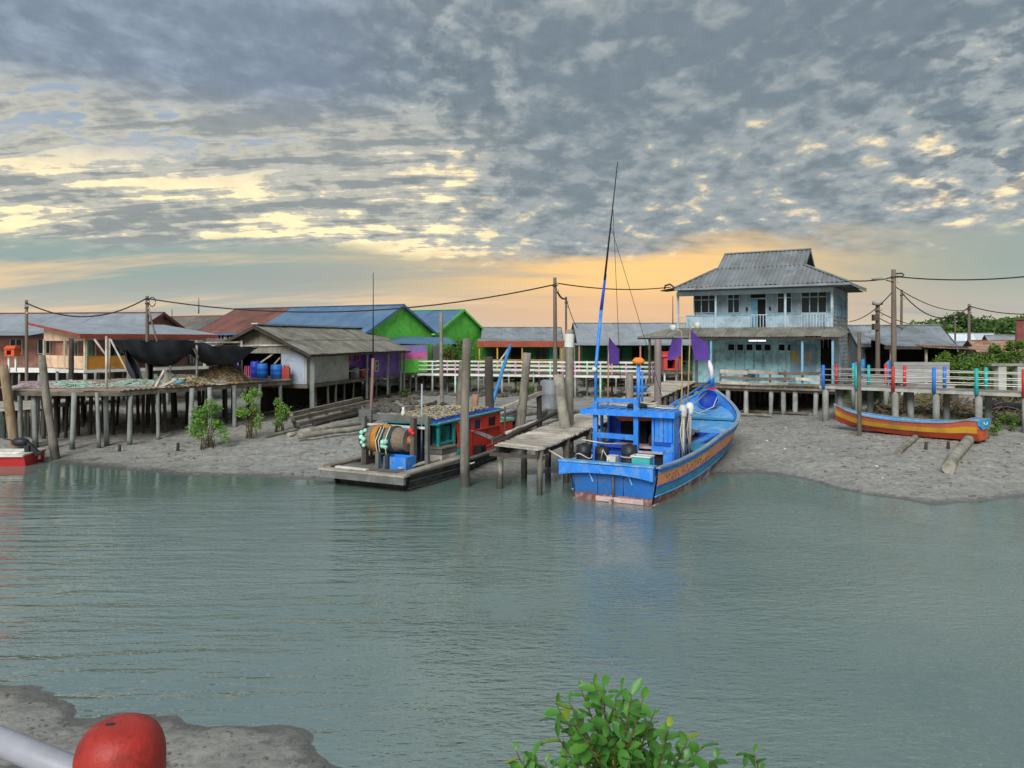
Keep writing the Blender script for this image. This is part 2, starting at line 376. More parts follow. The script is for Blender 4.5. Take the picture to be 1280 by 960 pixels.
def geom(a, b, n): return list(a + (b - a) * ((np.arange(1, n + 1) / n) ** 2.2))
def terrain():
    xs = sorted([-x for x in geom(27, 700, 26)]) + list(np.arange(-27, 27, .13)) + [27.0] + geom(27, 700, 26)
    ys = list(np.arange(-6, 2, .8)) + list(np.arange(2, 11.5, .085)) + list(np.arange(11.5, 21.5, .8)) + list(np.arange(21.5, 40, .1)) + list(np.arange(40, 62, .22)) + geom(62, 1500, 45)
    X, Y = np.meshgrid(np.array(xs), np.array(ys)); Z = height(X, Y)
    ny, nx = X.shape
    me = bpy.data.meshes.new('mud_ground'); me.vertices.add(nx * ny)
    me.vertices.foreach_set('co', np.stack([X, Y, Z], -1).astype(np.float32).ravel())
    i = np.arange((ny - 1) * (nx - 1)); r, c = i // (nx - 1), i % (nx - 1); a = r * nx + c
    q = np.stack([a, a + 1, a + nx + 1, a + nx], -1).ravel()
    me.loops.add(len(q)); me.loops.foreach_set('vertex_index', q)
    me.polygons.add(len(i)); me.polygons.foreach_set('loop_start', np.arange(0, len(q), 4))
    me.polygons.foreach_set('use_smooth', np.ones(len(i), bool)); me.update(calc_edges=True)
    m = bpy.data.materials.new('tidal_mud'); m.use_nodes = True; T = NT(m.node_tree); T.n.clear()
    pos = T.node('ShaderNodeNewGeometry').outputs['Position']
    sp = T.node('ShaderNodeSeparateXYZ'); T.put(sp.inputs[0], pos)
    n1 = T.noise(pos, .55, 6, .62); n2 = T.noise(pos, 4.5, 6, .7, .6); n3 = T.noise(pos, 14, 4, .7)
    c = T.ramp(n2, [(.28, S(98, 98, 93)), (.5, S(142, 140, 133)), (.72, S(168, 165, 157))])
    c = T.mix(T.math('MULTIPLY', T.sstep(n1, .5, .66), .45), c, S(120, 121, 118))
    c = T.mix(T.math('MULTIPLY', T.sstep(T.noise(pos, 1.7, 5, .75), .57, .68), .75), c, S(58, 58, 55))
    wetn = T.math('ADD', sp.outputs[2], T.math('MULTIPLY', T.math('SUBTRACT', n1, .5), .5))
    wet = T.sstep(wetn, .30, .0)
    rim = T.sstep(T.math('ADD', sp.outputs[2], T.math('MULTIPLY', T.math('SUBTRACT', n2, .5), .12)), .09, .02)
    c = T.mix(T.math('MULTIPLY', wet, .35), c, S(114, 114, 109))
    c = T.mix(T.math('MULTIPLY', rim, .7), c, S(70, 72, 68))
    vo = T.node('ShaderNodeTexVoronoi'); T.put(vo.inputs['Vector'], pos); vo.inputs['Scale'].default_value = 5.5
    c = T.mix(T.math('MULTIPLY', T.sstep(vo.outputs['Distance'], .13, .06), T.math('MULTIPLY', T.sstep(n1, .42, .55), .85)), c, S(40, 40, 38))
    gr = T.math('MULTIPLY', T.sstep(sp.outputs[1], 41, 44), T.math('MULTIPLY', T.sstep(sp.outputs[0], 17, 20), T.sstep(n1, .38, .5)))
    far = T.math('MAXIMUM', T.math('MULTIPLY', T.sstep(sp.outputs[1], 62, 75), .85), gr)
    c = T.mix(far, c, T.ramp(n2, [(.3, S(58, 72, 40)), (.7, S(104, 118, 64))]))
    b = T.node('ShaderNodeBsdfPrincipled'); T.put(b.inputs['Base Color'], c)
    pud = T.sstep(T.noise(T.mapping(pos, scale=(1, 1.4, .2)), .9, 5, .6), .54, .62)
    ro = T.math('SUBTRACT', .64, T.math('MULTIPLY', T.math('MAXIMUM', wet, T.math('MULTIPLY', pud, .9)), .52))
    T.put(b.inputs['Roughness'], ro); b.inputs['Specular IOR Level'].default_value = .5
    bn = T.node('ShaderNodeBump'); bn.inputs['Strength'].default_value = .5; bn.inputs['Distance'].default_value = .05
    T.put(bn.inputs['Height'], T.math('ADD', n2, T.math('MULTIPLY', n3, .5))); T.l.new(bn.outputs[0], b.inputs['Normal'])
    out = T.node('ShaderNodeOutputMaterial'); T.l.new(b.outputs[0], out.inputs[0])
    me.materials.append(m)
    o = bpy.data.objects.new('mud_ground', me); COL.objects.link(o)
    tag(o, 'grey tidal mud bank running down to the creek', None, None, 'structure')
terrain()

def water():
    mb = MB(); mb.quad((-700, -30, 0), (700, -30, 0), (700, 900, 0), (-700, 900, 0))
    m = bpy.data.materials.new('creek_water'); m.use_nodes = True; T = NT(m.node_tree); T.n.clear()
    pos = T.node('ShaderNodeNewGeometry').outputs['Position']
    sp = T.node('ShaderNodeSeparateXYZ'); T.put(sp.inputs[0], pos)
    big = T.noise(pos, .16, 3, .5)
    c = T.mix(T.sstep(big, .35, .65), S(90, 112, 103), S(104, 124, 115))
    b = T.node('ShaderNodeBsdfPrincipled'); T.put(b.inputs['Base Color'], c)
    b.inputs['IOR'].default_value = 2.3; b.inputs['Specular IOR Level'].default_value = 1.0; b.inputs['Roughness'].default_value = .05
    # short wind ripples, longer swells that fan out on the left, and calm patches
    r1 = T.noise(T.mapping(pos, rot=(0, 0, math.radians(12)), scale=(.55, 1.5, 1)), 3.0, 3, .5, .4)
    r2 = T.noise(T.mapping(pos, rot=(0, 0, math.radians(-24)), scale=(.6, 1.5, 1)), 7.5, 2, .5, .2)
    sw = T.noise(T.mapping(pos, rot=(0, 0, math.radians(-28)), scale=(.2, 1.5, 1)), 1.7, 2, .45, .3)
    lm = T.math('MULTIPLY', T.sstep(sp.outputs[0], 2.0, -7.0), T.sstep(sp.outputs[1], 33, 24))
    calm = T.sstep(T.noise(T.mapping(pos, scale=(1, .8, 1)), .19, 3, .55), .40, .6, .3, 1.0)
    edge = T.sstep(sp.outputs[1], 27.5, 20, .12, 1.0)
    r3 = T.noise(T.mapping(pos, rot=(0, 0, math.radians(-15)), scale=(.8, 1.9, 1)), 5.0, 2, .5, .6)
    r3 = T.math('POWER', T.math('SUBTRACT', 1.0, T.math('ABSOLUTE', T.math('MULTIPLY_ADD', r3, 2.6, -1.3)), clamp=True), 2.0)
    wind = T.sstep(T.noise(T.mapping(pos, rot=(0, 0, .5), scale=(.8, 1.2, 1)), .33, 3, .6), .44, .6)
    r1 = T.math('ADD', r1, T.math('MULTIPLY', r3, T.math('MULTIPLY', wind, .26)))
    hgt = T.math('ADD', T.math('MULTIPLY', r1, .8), T.math('MULTIPLY', r2, .62))
    hgt = T.math('ADD', T.math('MULTIPLY', hgt, T.math('MULTIPLY', calm, edge)), T.math('MULTIPLY', T.math('MULTIPLY', sw, lm), T.math('MULTIPLY', edge, 1.7)))
    bn = T.node('ShaderNodeBump'); bn.inputs['Strength'].default_value = 1.0; bn.inputs['Distance'].default_value = .058
    T.put(bn.inputs['Height'], hgt); T.l.new(bn.outputs[0], b.inputs['Normal'])
    out = T.node('ShaderNodeOutputMaterial'); T.l.new(b.outputs[0], out.inputs[0])
    mb.build('creek_water', m, label='grey green rippled creek water at low tide', kind='structure')
water()

RND = random.Random(11)
def clods():
    mb = MB(); made = 0
    for _ in range(9000):
        if made > 2600: break
        if RND.random() < .72:
            D = RND.uniform(23, 46); x = RND.uniform(-.5, .68) * D
        else:
            D = RND.uniform(4, 10.8); x = RND.uniform(-.7, -.05) * D
        h = float(height([x], [D])[0])
        if h < .03 or (_tab[int(x * .9) & 255, int(D * .9) & 255] < .4): continue
        r = RND.uniform(.015, .055) * (1 if D > 20 else .45) * (RND.random() + .4)
        mb.ball((x, D, h + r * .2), r, 5, 3, (RND.uniform(.8, 1.9), RND.uniform(.8, 1.6), RND.uniform(.35, .8))); made += 1
    mb.build('mud_clods', mat('mud_lump', S(104, 100, 92), .8, .3, 4, (1, 1, 1), .4, 0), label='small lumps of mud and shell scattered on the bank', kind='stuff')
clods()
# ---------------------------------------------------------------- building helpers
def roof(parent, poly, e0, e1, m, sheet=.86, pitch=.22, amp=.022, world=False, name='roof_sheet', seed=1):
    """corrugated sheets laid over a flat polygon; ribs run up the slope from the eave e0-e1"""
    rd = random.Random(seed)
    poly = [Vector(p) for p in poly]; e0, e1 = Vector(e0), Vector(e1)
    e = (e1 - e0).normalized(); n = Vector((0, 0, 0))
    for i in range(len(poly)): n += (poly[i] - e0).cross(poly[(i + 1) % len(poly)] - e0)
    n.normalize()
    if n.z < 0: n = -n
    s = n.cross(e).normalized()
    if s.z < 0: s = -s
    q = [((p - e0).dot(e), (p - e0).dot(s)) for p in poly]
    a0 = min(a for a, b in q); a1 = max(a for a, b in q)
    def span(a):
        lo, hi = 1e9, -1e9
        for (x0, y0), (x1, y1) in zip(q, q[1:] + q[:1]):
            if (x0 - a) * (x1 - a) <= 0 and abs(x1 - x0) > 1e-9:
                y = y0 + (y1 - y0) * (a - x0) / (x1 - x0); lo = min(lo, y); hi = max(hi, y)
        return (lo, hi) if hi > lo - 1e-6 and lo < 1e8 else (0, 0)
    ns = max(1, round((a1 - a0) / sheet)); w = (a1 - a0) / ns
    for k in range(ns):
        mb = MB(); nr = max(2, round(w / pitch * 2)); lift = rd.uniform(.002, .014) + (k % 2) * .006; drop = rd.uniform(-.04, .06)
        for i in range(nr + 1):
            a = min(max(a0 + k * w + w * i / nr * 1.02, a0 + 1e-4), a1 - 1e-4); lo, hi = span(a)
            off = n * (lift + (amp if i % 2 else -amp) * .5)
            for b in (lo - drop * (1 if lo < .01 else 0), hi):
                mb.v.append(tuple(e0 + e * a + s * b + off))
        for i in range(nr): mb.f.append((2 * i, 2 * i + 2, 2 * i + 3, 2 * i + 1)); mb.mi.append(0)
        mb.build(name, m, parent, world)
def boards(mb, a, b, z0, z1, w=.2, t=.03, gap=.012, rd=RND, ztop=None):
    """upright boards between two plan points; ztop(u) gives a sloping head"""
    a, b = Vector((a[0], a[1], 0)), Vector((b[0], b[1], 0)); L = (b - a).length; d = (b - a) / L; nn = Vector((d.y, -d.x, 0))
    k = max(1, round(L / w)); w = L / k
    for i in range(k):
        o = nn * rd.uniform(0, .012); p, r = a + d * (i * w + gap / 2) + o, a + d * ((i + 1) * w - gap / 2) + o
        h0 = ztop(i / k) if ztop else z1; h1 = ztop((i + 1) / k) if ztop else z1
        vs = []
        for q, h in ((p, h0), (r, h1)):
            for oo in (nn * t, -nn * .005): vs += [(q.x + oo.x, q.y + oo.y, z0), (q.x + oo.x, q.y + oo.y, h)]
        mb.add(vs, [(0, 1, 5, 4), (2, 6, 7, 3), (0, 2, 3, 1), (4, 5, 7, 6), (1, 3, 7, 5), (0, 4, 6, 2)])
    return mb
def laps(mb, a, b, z0, z1, h=.2, t=.03, rd=RND):
    """horizontal lapped boards"""
    a, b = Vector((a[0], a[1], 0)), Vector((b[0], b[1], 0)); d = (b - a).normalized(); nn = Vector((d.y, -d.x, 0))
    k = max(1, round((z1 - z0) / h)); h = (z1 - z0) / k
    for i in range(k):
        za, zb = z0 + i * h, z0 + (i + 1) * h - .008; o = nn * t; o2 = nn * (t * .3)
        vs = []
        for q in (a, b): vs += [(q.x + o.x, q.y + o.y, za), (q.x + o2.x, q.y + o2.y, zb), (q.x - nn.x * .02, q.y - nn.y * .02, zb), (q.x - nn.x * .02, q.y - nn.y * .02, za)]
        mb.add(vs, [(0, 1, 5, 4), (1, 2, 6, 5), (2, 3, 7, 6), (3, 0, 4, 7), (0, 3, 2, 1), (4, 5, 6, 7)])
    return mb
def window(parent, a, b, z0, z1, n, mf, mg=None, transom=0.0, world=False, t=.06, name='window', out=.05):
    """a framed window in the wall line a-b, its panes children of the frame"""
    a, b = Vector((a[0], a[1], 0)), Vector((b[0], b[1], 0)); L = (b - a).length; d = (b - a) / L; nn = Vector((d.y, -d.x, 0))
    M = lambda u, z, o: (a + d * u + nn * o) + Vector((0, 0, z))
    mb = MB()
    zt = z1 - transom
    def bar(u0, u1, za, zb):
        vs = [M(u, z, o) for o in (out, -.02) for u, z in ((u0, za), (u1, za), (u1, zb), (u0, zb))]
        mb.add(vs, [(0, 1, 2, 3), (7, 6, 5, 4), (0, 4, 5, 1), (1, 5, 6, 2), (2, 6, 7, 3), (3, 7, 4, 0)])
    bar(0, L, z0, z0 + t); bar(0, L, z1 - t, z1)
    for i in range(n + 1):
        u = i * (L - t) / n; bar(u, u + t, z0 + t, z1 - t)
    if transom: bar(t, L - t, zt - t, zt)
    wo = mb.build(name, mf, parent, world)
    for i in range(n):
        u0, u1 = i * (L - t) / n + t, (i + 1) * (L - t) / n
        for za, zb in (((z0 + t, zt - t), (zt, z1 - t)) if transom else ((z0 + t, z1 - t),)):
            g = MB(); g.quad(*[M(u, z, .012) for u, z in ((u0, za), (u1, za), (u1, zb), (u0, zb))])
            g.build('pane', mg or m_glass, wo, world)
    return wo
def stilt_mesh(h, r, seed, sq=False, n=8):
    rd = random.Random(seed); mb = MB()
    pts = [(rd.uniform(-.03, .03), rd.uniform(-.03, .03), h * i / 4) for i in range(5)]
    mb.tube(pts, [r * rd.uniform(.9, 1.12) for _ in pts], n, True, .06, rd)
    return smooth(mb.mesh('stilt', m_pile if sq else m_post))
def stilts(parent, pts, z1, r=.09, m=None, name='stilt', lean=.03, below=.4):
    """round posts from the mud up to z1, each a part"""
    for (x, y) in pts:
        w = RW[parent.name] @ Vector((x, y, 0)); zb = H(w.x, w.y) - below
        mb = MB(); lx, ly = RND.uniform(-lean, lean) * 2, RND.uniform(-lean, lean) * 2; rr = r * RND.uniform(.8, 1.2)
        pts_ = [(x + lx * (1 - i / 4), y + ly * (1 - i / 4), zb + (z1 - zb) * i / 4) for i in range(5)]
        mb.tube(pts_, [rr * RND.uniform(.9, 1.12) for _ in pts_], 8, True, .05, RND)
        mb.build(name, m or m_pile, parent, False, True)

def gable_house(name, label, loc, rot, L, W, zf, ze, zr, mroof, mwall, mgable=None, ov=.5, group=None, cat='house', fascia=None, under=True, walls=True, roofs=None, sheet=.9, deck=True, zg=None):
    t = thing(name, label, cat, loc, rot, group)
    sl = (zr - ze) / (W / 2)
    z_ov = ze - ov * sl
    for side in (0, 1):
        ya, yb = (-ov, W / 2) if side == 0 else (W + ov, W / 2)
        for (x0, x1, m) in (roofs or [(-ov, L + ov, mroof)]):
            roof(t, [(x0, ya, z_ov), (x1, ya, z_ov), (x1, yb, zr), (x0, yb, zr)], (x0, ya, z_ov), (x1, ya, z_ov), m, sheet, seed=int(L * 10 + side))
    mb = MB(); mb.beam((-ov, W / 2, zr + .03), (L + ov, W / 2, zr + .03), .3, .06); mb.build('ridge_cap', fascia or mroof, t, False)
    for x in (-ov, L + ov):
        for ya, yb in ((-ov, W / 2), (W + ov, W / 2)):
            mb = MB(); mb.beam((x, ya, z_ov - .07), (x, yb, zr - .07), .06, .2); mb.build('barge_board', fascia or m_dark, t, False)
    mb = MB(); mb.beam((-ov, -ov - .02, z_ov - .06), (L + ov, -ov - .02, z_ov - .06), .04, .16); mb.build('fascia', fascia or m_dark, t, False)
    if walls:
        mb = MB(); boards(mb, (0, 0), (L, 0), zf, ze, .24); mb.build('wall', mwall, t, False, kind='stuff')
        mb = MB(); boards(mb, (L, W), (0, W), zf, ze, .6); mb.build('wall', mwall, t, False, kind='stuff')
    for x, s in ((L, 1), (0, -1)):
        a, b = ((x, 0), (x, W)) if s > 0 else ((x, W), (x, 0))
        mb = MB(); boards(mb, a, b, (zg if zg is not None else (zf if walls else ze - .4)), ze, .26, ztop=lambda u: ze - .05 + (zr - ze) * (1 - abs(2 * u - 1)))
        mb.build('gable_wall', mgable or mwall, t, False, kind='stuff')
    if deck:
        mb = MB(); mb.box2((-.2, -.2, zf - .22), (L + .2, W + .2, zf - .02)); mb.build('floor_deck', m_plank_d, t, False)
    if under:
        n = max(2, round(L / 2.2))
        stilts(t, [(L * i / n, y) for i in range(n + 1) for y in (0, W)], zf - .22)
    return t

# ---------------------------------------------------------------- two-storey house
p_blue = paint('house_blue', 152, 172, 184, .7, S(104, 112, 112), .5)
p_blue2 = paint('house_blue_deep', 112, 160, 186, .7, S(84, 104, 112), .55)
p_bluew = paint('house_blue_frame', 164, 186, 196, .6, S(120, 122, 118), .4)
p_blueL = paint('house_lower_blue', 172, 218, 228, .7, S(92, 116, 120), .5, .2)
m_side = mat('weathered_cladding', S(148, 152, 152), .8, .25, 1.4, (1, 1, 1), .3, .2, dirt=S(104, 112, 118), dirt_amt=.6)
def big_house():
    B = thing('stilt_house', 'two storey pale blue wooden house on stilts with grey sheet roof', 'house', (11.2, 49.5, 0), math.radians(-31))
    def hx(px, y):
        k = (px - 640) / F; return (k * (49.5 + .857 * y) - (11.2 + .515 * y)) / (.857 + .515 * k)
    def hz(py, x, y): return CH - (py - 425) * (49.5 + .857 * y - .515 * x) / F
    W, DP = 8.85, 6.0
    # roof: lower hip and steep upper gable
    ze, zm, zr = 8.2, 9.5, 10.62
    A = lambda y: (-.45, 9.85)
    roof(B, [(-.45, -.9, ze), (9.85, -.9, ze), (7.0, 1.35, zm), (1.6, 1.35, zm)], (-.45, -.9, ze), (9.85, -.9, ze), m_roof_main, .8, .27, .07, seed=3)
    roof(B, [(1.6, 1.3, zm - .02), (7.0, 1.3, zm - .02), (7.1, 3, zr), (1.75, 3, zr)], (1.6, 1.3, zm - .02), (7.0, 1.3, zm - .02), m_roof_main, .8, .27, .07, seed=4)
    roof(B, [(-.45, 6.9, ze), (9.85, 6.9, ze), (7.0, 4.65, zm), (1.6, 4.65, zm)], (-.45, 6.9, ze), (9.85, 6.9, ze), m_roof_main, .9, seed=5)
    roof(B, [(1.6, 4.7, zm - .02), (7.0, 4.7, zm - .02), (7.1, 3, zr), (1.75, 3, zr)], (1.6, 4.7, zm), (7.0, 4.7, zm), m_roof_main, .9, seed=6)
    roof(B, [(9.85, -.9, ze), (9.85, 6.9, ze), (7.0, 4.65, zm), (7.0, 1.35, zm)], (9.85, -.9, ze), (9.85, 6.9, ze), m_roof_main, .8, .27, .07, seed=7)
    roof(B, [(-.45, -.9, ze), (-.45, 6.9, ze), (1.6, 4.65, zm), (1.6, 1.35, zm)], (-.45, -.9, ze), (-.45, 6.9, ze), m_roof_main, .8, seed=8)
    g = MB()
    for x, s in ((6.75, 1), (1.9, -1)):
        a, b = ((x, 1.35), (x, 4.65)) if s > 0 else ((x, 4.65), (x, 1.35))
        boards(g, a, b, zm - .1, zm, .3, ztop=lambda u: zm + (zr - .1 - zm) * (1 - abs(2 * u - 1)))
    g.build('gablet_boards', mat('brown_board', S(70, 52, 46), .85), B, False, kind='stuff')
    for x in (1.7, 7.08):
        for ya in (1.3, 4.7):
            mb = MB(); mb.beam((x, ya, zm - .05), (x, 3, zr - .05), .05, .16); mb.build('barge_board', m_roof_main, B, False)
    mb = MB(); mb.beam((1.7, 3, zr + .03), (7.12, 3, zr + .03), .3, .07); mb.build('ridge_cap', m_roof_main, B, False)
    for p, q in (((-.45, -.9, ze), (1.6, 1.35, zm)), ((9.85, -.9, ze), (7.0, 1.35, zm)), ((9.85, 6.9, ze), (7.0, 4.65, zm)), ((-.45, 6.9, ze), (1.6, 4.65, zm))):
        mb = MB(); mb.beam(Vector(p) + Vector((0, 0, .05)), Vector(q) + Vector((0, 0, .05)), .22, .05); mb.build('hip_cap', m_roof_main, B, False)
    mb = MB(); mb.box2((-.3, -.75, 8.02), (9.7, 6.75, 8.08)); mb.build('soffit', mat('soffit_board', S(96, 100, 102), .9), B, False)
    for a, b in (((-.45, -.92, 8.12), (9.85, -.92, 8.12)), ((9.87, -.92, 8.12), (9.87, 6.9, 8.12))):
        mb = MB(); mb.beam(a, b, .04, .13); mb.build('fascia', m_zinc, B, False)
    # torn awning left on the end of the eave
    mb = MB(); mb.tube([(-.5, -.8, 8.25), (-.8, -.7, 8.48), (-1.15, -.6, 8.42), (-1.25, -.55, 8.2)], .06, 6); mb.slab([(-.4, -1.0, 8.2), (-.4, 1.0, 8.2), (-1.7, 1.2, 8.12), (-1.5, -.6, 8.06)], (0, 0, .05))
    mb.build('awning', m_dark, B, False)
    # upper storey
    xl = 0.0
    mb = MB(); mb.box2((-.6, -.05, 7.72), (W, .1, 8.0)); mb.build('beam', p_bluew, B, False)
    mb = MB(); laps(mb, (-.55, .02), (W, .02), 8.0, 8.14, .14); mb.build('header_board', p_blue, B, False)
    mb = MB(); boards(mb, (.35, .95), (8.6, .95), 5.5, 8.05, .42, .02, .01); mb.build('wall_cladding', p_blue, B, False, kind='stuff')
    y = .95
    for p0, p1, n in ((867, 896, 3), (909, 925, 2), (971, 990, 2), (1001, 1034, 3)):
        x0, x1 = hx(p0, y - .05), hx(p1, y - .05)
        window(B, (x0, y - .03), (x1, y - .03), hz(392, x0, y), 7.95, n, p_bluew, None, .42)
    x0, x1 = hx(937, y), hx(959, y)
    d = MB(); d.box2((x0, y - .08, 5.55), (x0 + .08, y - .035, 7.9)); d.box2((x1 - .08, y - .08, 5.55), (x1, y - .035, 7.9)); d.box2((x0 + .08, y - .08, 7.45), (x1 - .08, y - .035, 7.53)); d.box2((x0 + .08, y - .08, 7.82), (x1 - .08, y - .035, 7.9))
    fr = d.build('door_frame', p_bluew, B, False)
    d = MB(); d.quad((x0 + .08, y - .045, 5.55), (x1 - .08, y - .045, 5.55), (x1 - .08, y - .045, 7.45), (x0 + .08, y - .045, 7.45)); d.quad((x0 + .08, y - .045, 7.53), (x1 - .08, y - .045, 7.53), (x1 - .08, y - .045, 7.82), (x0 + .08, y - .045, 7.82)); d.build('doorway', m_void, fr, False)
    d = MB(); d.box2((x0 + .1, y - .13, 5.56), (x0 + .52, y - .09, 7.42)); d.build('door_leaf', p_blue2, fr, False)
    for px in (934, 963):
        xx = hx(px, y); d = MB(); d.lathe((xx, y - .12, 6.85), [(.03, -.12), (.07, -.05), (.06, .08), (.03, .12)], 8); d.build('wall_lamp', m_black, B, False)
    mb = MB(); mb.box2((-.55, 0, 5.42), (W + .05, DP, 5.54)); mb.build('upper_floor', m_plank_d, B, False)
    # parapet of boards with barred openings
    for p0, p1 in ((857, 938), (959, 1001), (1033, 1042)):
        x0, x1 = max(.02, hx(p0, 0)), min(W - .02, hx(p1, 0))
        mb = MB(); boards(mb, (x0, .0), (x1, .0), 5.55, 6.42, .16, .025, .008); mb.build('parapet_board', p_blue, B, False, kind='stuff')
        mb = MB(); mb.box2((x0, -.06, 6.42), (x1, .08, 6.49)); mb.build('hand_rail', p_blue2, B, False)
    for p0, p1 in ((938, 959), (1001, 1033)):
        x0, x1 = hx(p0, 0), hx(p1, 0)
        mb = MB(); mb.box2((x0, -.03, 6.42), (x1, .04, 6.47)); mb.box2((x0, -.03, 5.6), (x1, .04, 5.65)); mb.build('hand_rail', p_bluew, B, False)
        bm = MB(); bm.box((0, 0, .385), (.045, .035, .77)); me = bm.mesh('baluster', p_bluew)
        n = int((x1 - x0) / .17)
        for i in range(n + 1): inst('baluster', me, B, RW[B.name] @ Matrix.Translation((x0 + .05 + (x1 - x0 - .1) * i / n, 0, 5.65)))
    for px in (895, 982):
        x = hx(px, 0); mb = MB(); mb.box2((x - .06, -.09, 5.5), (x + .06, -.03, 7.72)); mb.build('post', p_bluew, B, False)
    for x in (-.52, W - .06): mb = MB(); mb.box2((x - .06, -.06, 5.16), (x + .06, .06, 7.72)); mb.build('post', p_bluew, B, False)
    mb = MB(); mb.box2((-.46, -.02, 6.4), (0, .04, 6.45)); [mb.box2((-.4 + .13 * i, 0, 5.56), (-.37 + .13 * i, .03, 6.4)) for i in range(3)]; mb.build('end_rail', mat('pale_yellow_rail', S(196, 182, 140), .7), B, False)
    # walls at the ends and back
    mb = MB(); laps(mb, (W, .1), (W, DP), 2.15, 8.02, .24); mb.build('side_wall', m_side, B, False, kind='stuff')
    for a, b, z0, z1 in ((1.0, 1.7, 6.3, 7.7), (2.5, 3.2, 6.3, 7.6), (4.2, 4.9, 6.3, 7.6), (2.2, 2.6, 2.6, 4.6)):
        window(B, (W + .035, a), (W + .035, b), z0, z1, 1, p_blue2, None, 0)
    mb = MB(); boards(mb, (.3, DP), (.3, .95), 2.15, 8.05, .3); boards(mb, (W, DP), (.3, DP), 2.15, 8.05, .3); mb.build('back_wall', m_side, B, False, kind='stuff')
    # lean-to roof over the ground floor
    q = [(-2.75, -1.5, 5.1), (9.35, -1.5, 5.1), (9.0, -.02, 5.68), (-.95, -.02, 5.68)]
    roof(B, q, q[0], q[1], m_roof_grey, .9, .2, .02, seed=12)
    q = [(-2.75, -1.5, 5.1), (-2.75, 5.5, 5.1), (-.6, 5.5, 5.68), (-.95, -.02, 5.68)]
    roof(B, q, q[0], q[1], m_roof_grey, .9, .2, .02, seed=13)
    q = [(9.35, -1.5, 5.1), (9.6, 1.2, 5.35), (9.0, 1.2, 5.66), (9.0, -.02, 5.67)]
    roof(B, q, q[0], q[1], m_roof_grey, .9, .2, .02, seed=14)
    mb = MB(); mb.beam((-2.7, -1.5, 5.0), (9.3, -1.5, 5.0), .05, .12); mb.build('eave_beam', m_dark, B, False)
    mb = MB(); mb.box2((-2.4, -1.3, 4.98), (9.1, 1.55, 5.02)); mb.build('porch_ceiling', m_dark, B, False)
    for px in (812, 847, 889, 1003, 1041):
        x = hx(px, -1.3); zb = 2.1
        mb = MB(); mb.box2((x - .06, -1.36, zb), (x + .06, -1.24, 4.98)); mb.build('post', m_plank_d if px < 860 else p_blue2, B, False)
    # ground floor wall with tall shutters and small vents
    y = 1.6; xa, xb = hx(866, y), hx(1026, y)
    mb = MB(); boards(mb, (xa, y), (xb, y), 2.1, 4.98, .36, .02); mb.build('wall_cladding', p_blueL, B, False, kind='stuff')
    for i in range(7):
        x0 = hx(909 + i * 11.4 + (6 if i > 4 else 0), y - .05); x1 = hx(909 + (i + 1) * 11.4 - 1 + (6 if i > 4 else 0), y - .05)
        s = MB(); s.box2((x0, y - .1, 2.35), (x1, y - .04, 4.25)); s.box2((x0, y - .1, 4.62), (x1, y - .04, 4.72)); s.box2((x0, y - .1, 4.25), (x0 + .07, y - .04, 4.62)); s.box2((x1 - .07, y - .1, 4.25), (x1, y - .04, 4.62))
        so = s.build('shutter', p_blueL, B, False)
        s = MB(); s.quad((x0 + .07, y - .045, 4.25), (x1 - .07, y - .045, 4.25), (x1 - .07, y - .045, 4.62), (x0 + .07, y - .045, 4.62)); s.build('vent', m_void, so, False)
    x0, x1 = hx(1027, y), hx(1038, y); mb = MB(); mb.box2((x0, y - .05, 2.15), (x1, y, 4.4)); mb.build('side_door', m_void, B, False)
    x0, x1 = hx(988, y - .1), hx(1020, y - .1)
    mb = MB(); mb.box2((x0, y - .13, 2.9), (x1, y - .06, 4.6)); mb.build('notice_board', paint('notice_blue', 140, 176, 196), B, False)
    for a, b, z0, z1, col in ((990, 995, 3.55, 4.25, paint('notice_yellow', 206, 188, 90)), (996, 1015, 3.5, 4.2, paint('notice_paper', 186, 186, 176))):
        mb = MB(); mb.box2((hx(a, y), y - .15, z0), (hx(b, y), y - .135, z1)); mb.build('poster', col, B, False)
    lamp = bpy.data.materials.new('lit_tube'); lamp.use_nodes = True; bs = lamp.node_tree.nodes['Principled BSDF']; bs.inputs['Base Color'].default_value = (.9, .9, .9, 1); bs.inputs['Emission Color'].default_value = (.95, .97, 1, 1); bs.inputs['Emission Strength'].default_value = .55
    for a, b in ((936, 946), (947, 957)):
        mb = MB(); mb.tube([(hx(a, -.9), -.9, 4.86), (hx(b, -.9), -.9, 4.86)], .045, 8); mb.build('lamp_tube', lamp, B, False, True)
    # deck, railing of wide worn planks, stilts
    mb = MB(); boards(mb, (-2.2, -1.55), (9.3, -1.55), 1.98, 2.1, .9, .05); mb.build('deck_edge', m_plank_d, B, False, kind='stuff')
    pl = MB(); pl.box((0, 3.85, 0), (.235, 7.7, .06)); me = pl.mesh('deck_plank', m_plank_d)
    for i in range(48): inst('deck_plank', me, B, RW[B.name] @ Matrix.Translation((-2.2 + .24 * i, -1.55, 2.07 + RND.uniform(0, .012))))
    x0, x1 = hx(900, -1.5), hx(1026, -1.5)
    for z, h in ((2.98, .22), (2.62, .2), (2.32, .16)):
        xx = x0
        while xx < x1 - .3:
            L = min(RND.uniform(1.6, 2.6), x1 - xx); mb = MB(); mb.beam((xx, -1.52, z + RND.uniform(-.05, .05)), (xx + L - .05, -1.52, z + RND.uniform(-.05, .05)), .05, h * RND.uniform(.8, 1.1)); mb.build('rail_plank', m_plank if RND.random() < .6 else m_plank_d, B, False); xx += L
    for px in (900, 933, 962, 981, 1026):
        x = hx(px, -1.5); mb = MB(); mb.box2((x - .05, -1.48, 2.0), (x + .05, -1.38, 3.15)); mb.build('rail_post', m_plank_d, B, False)
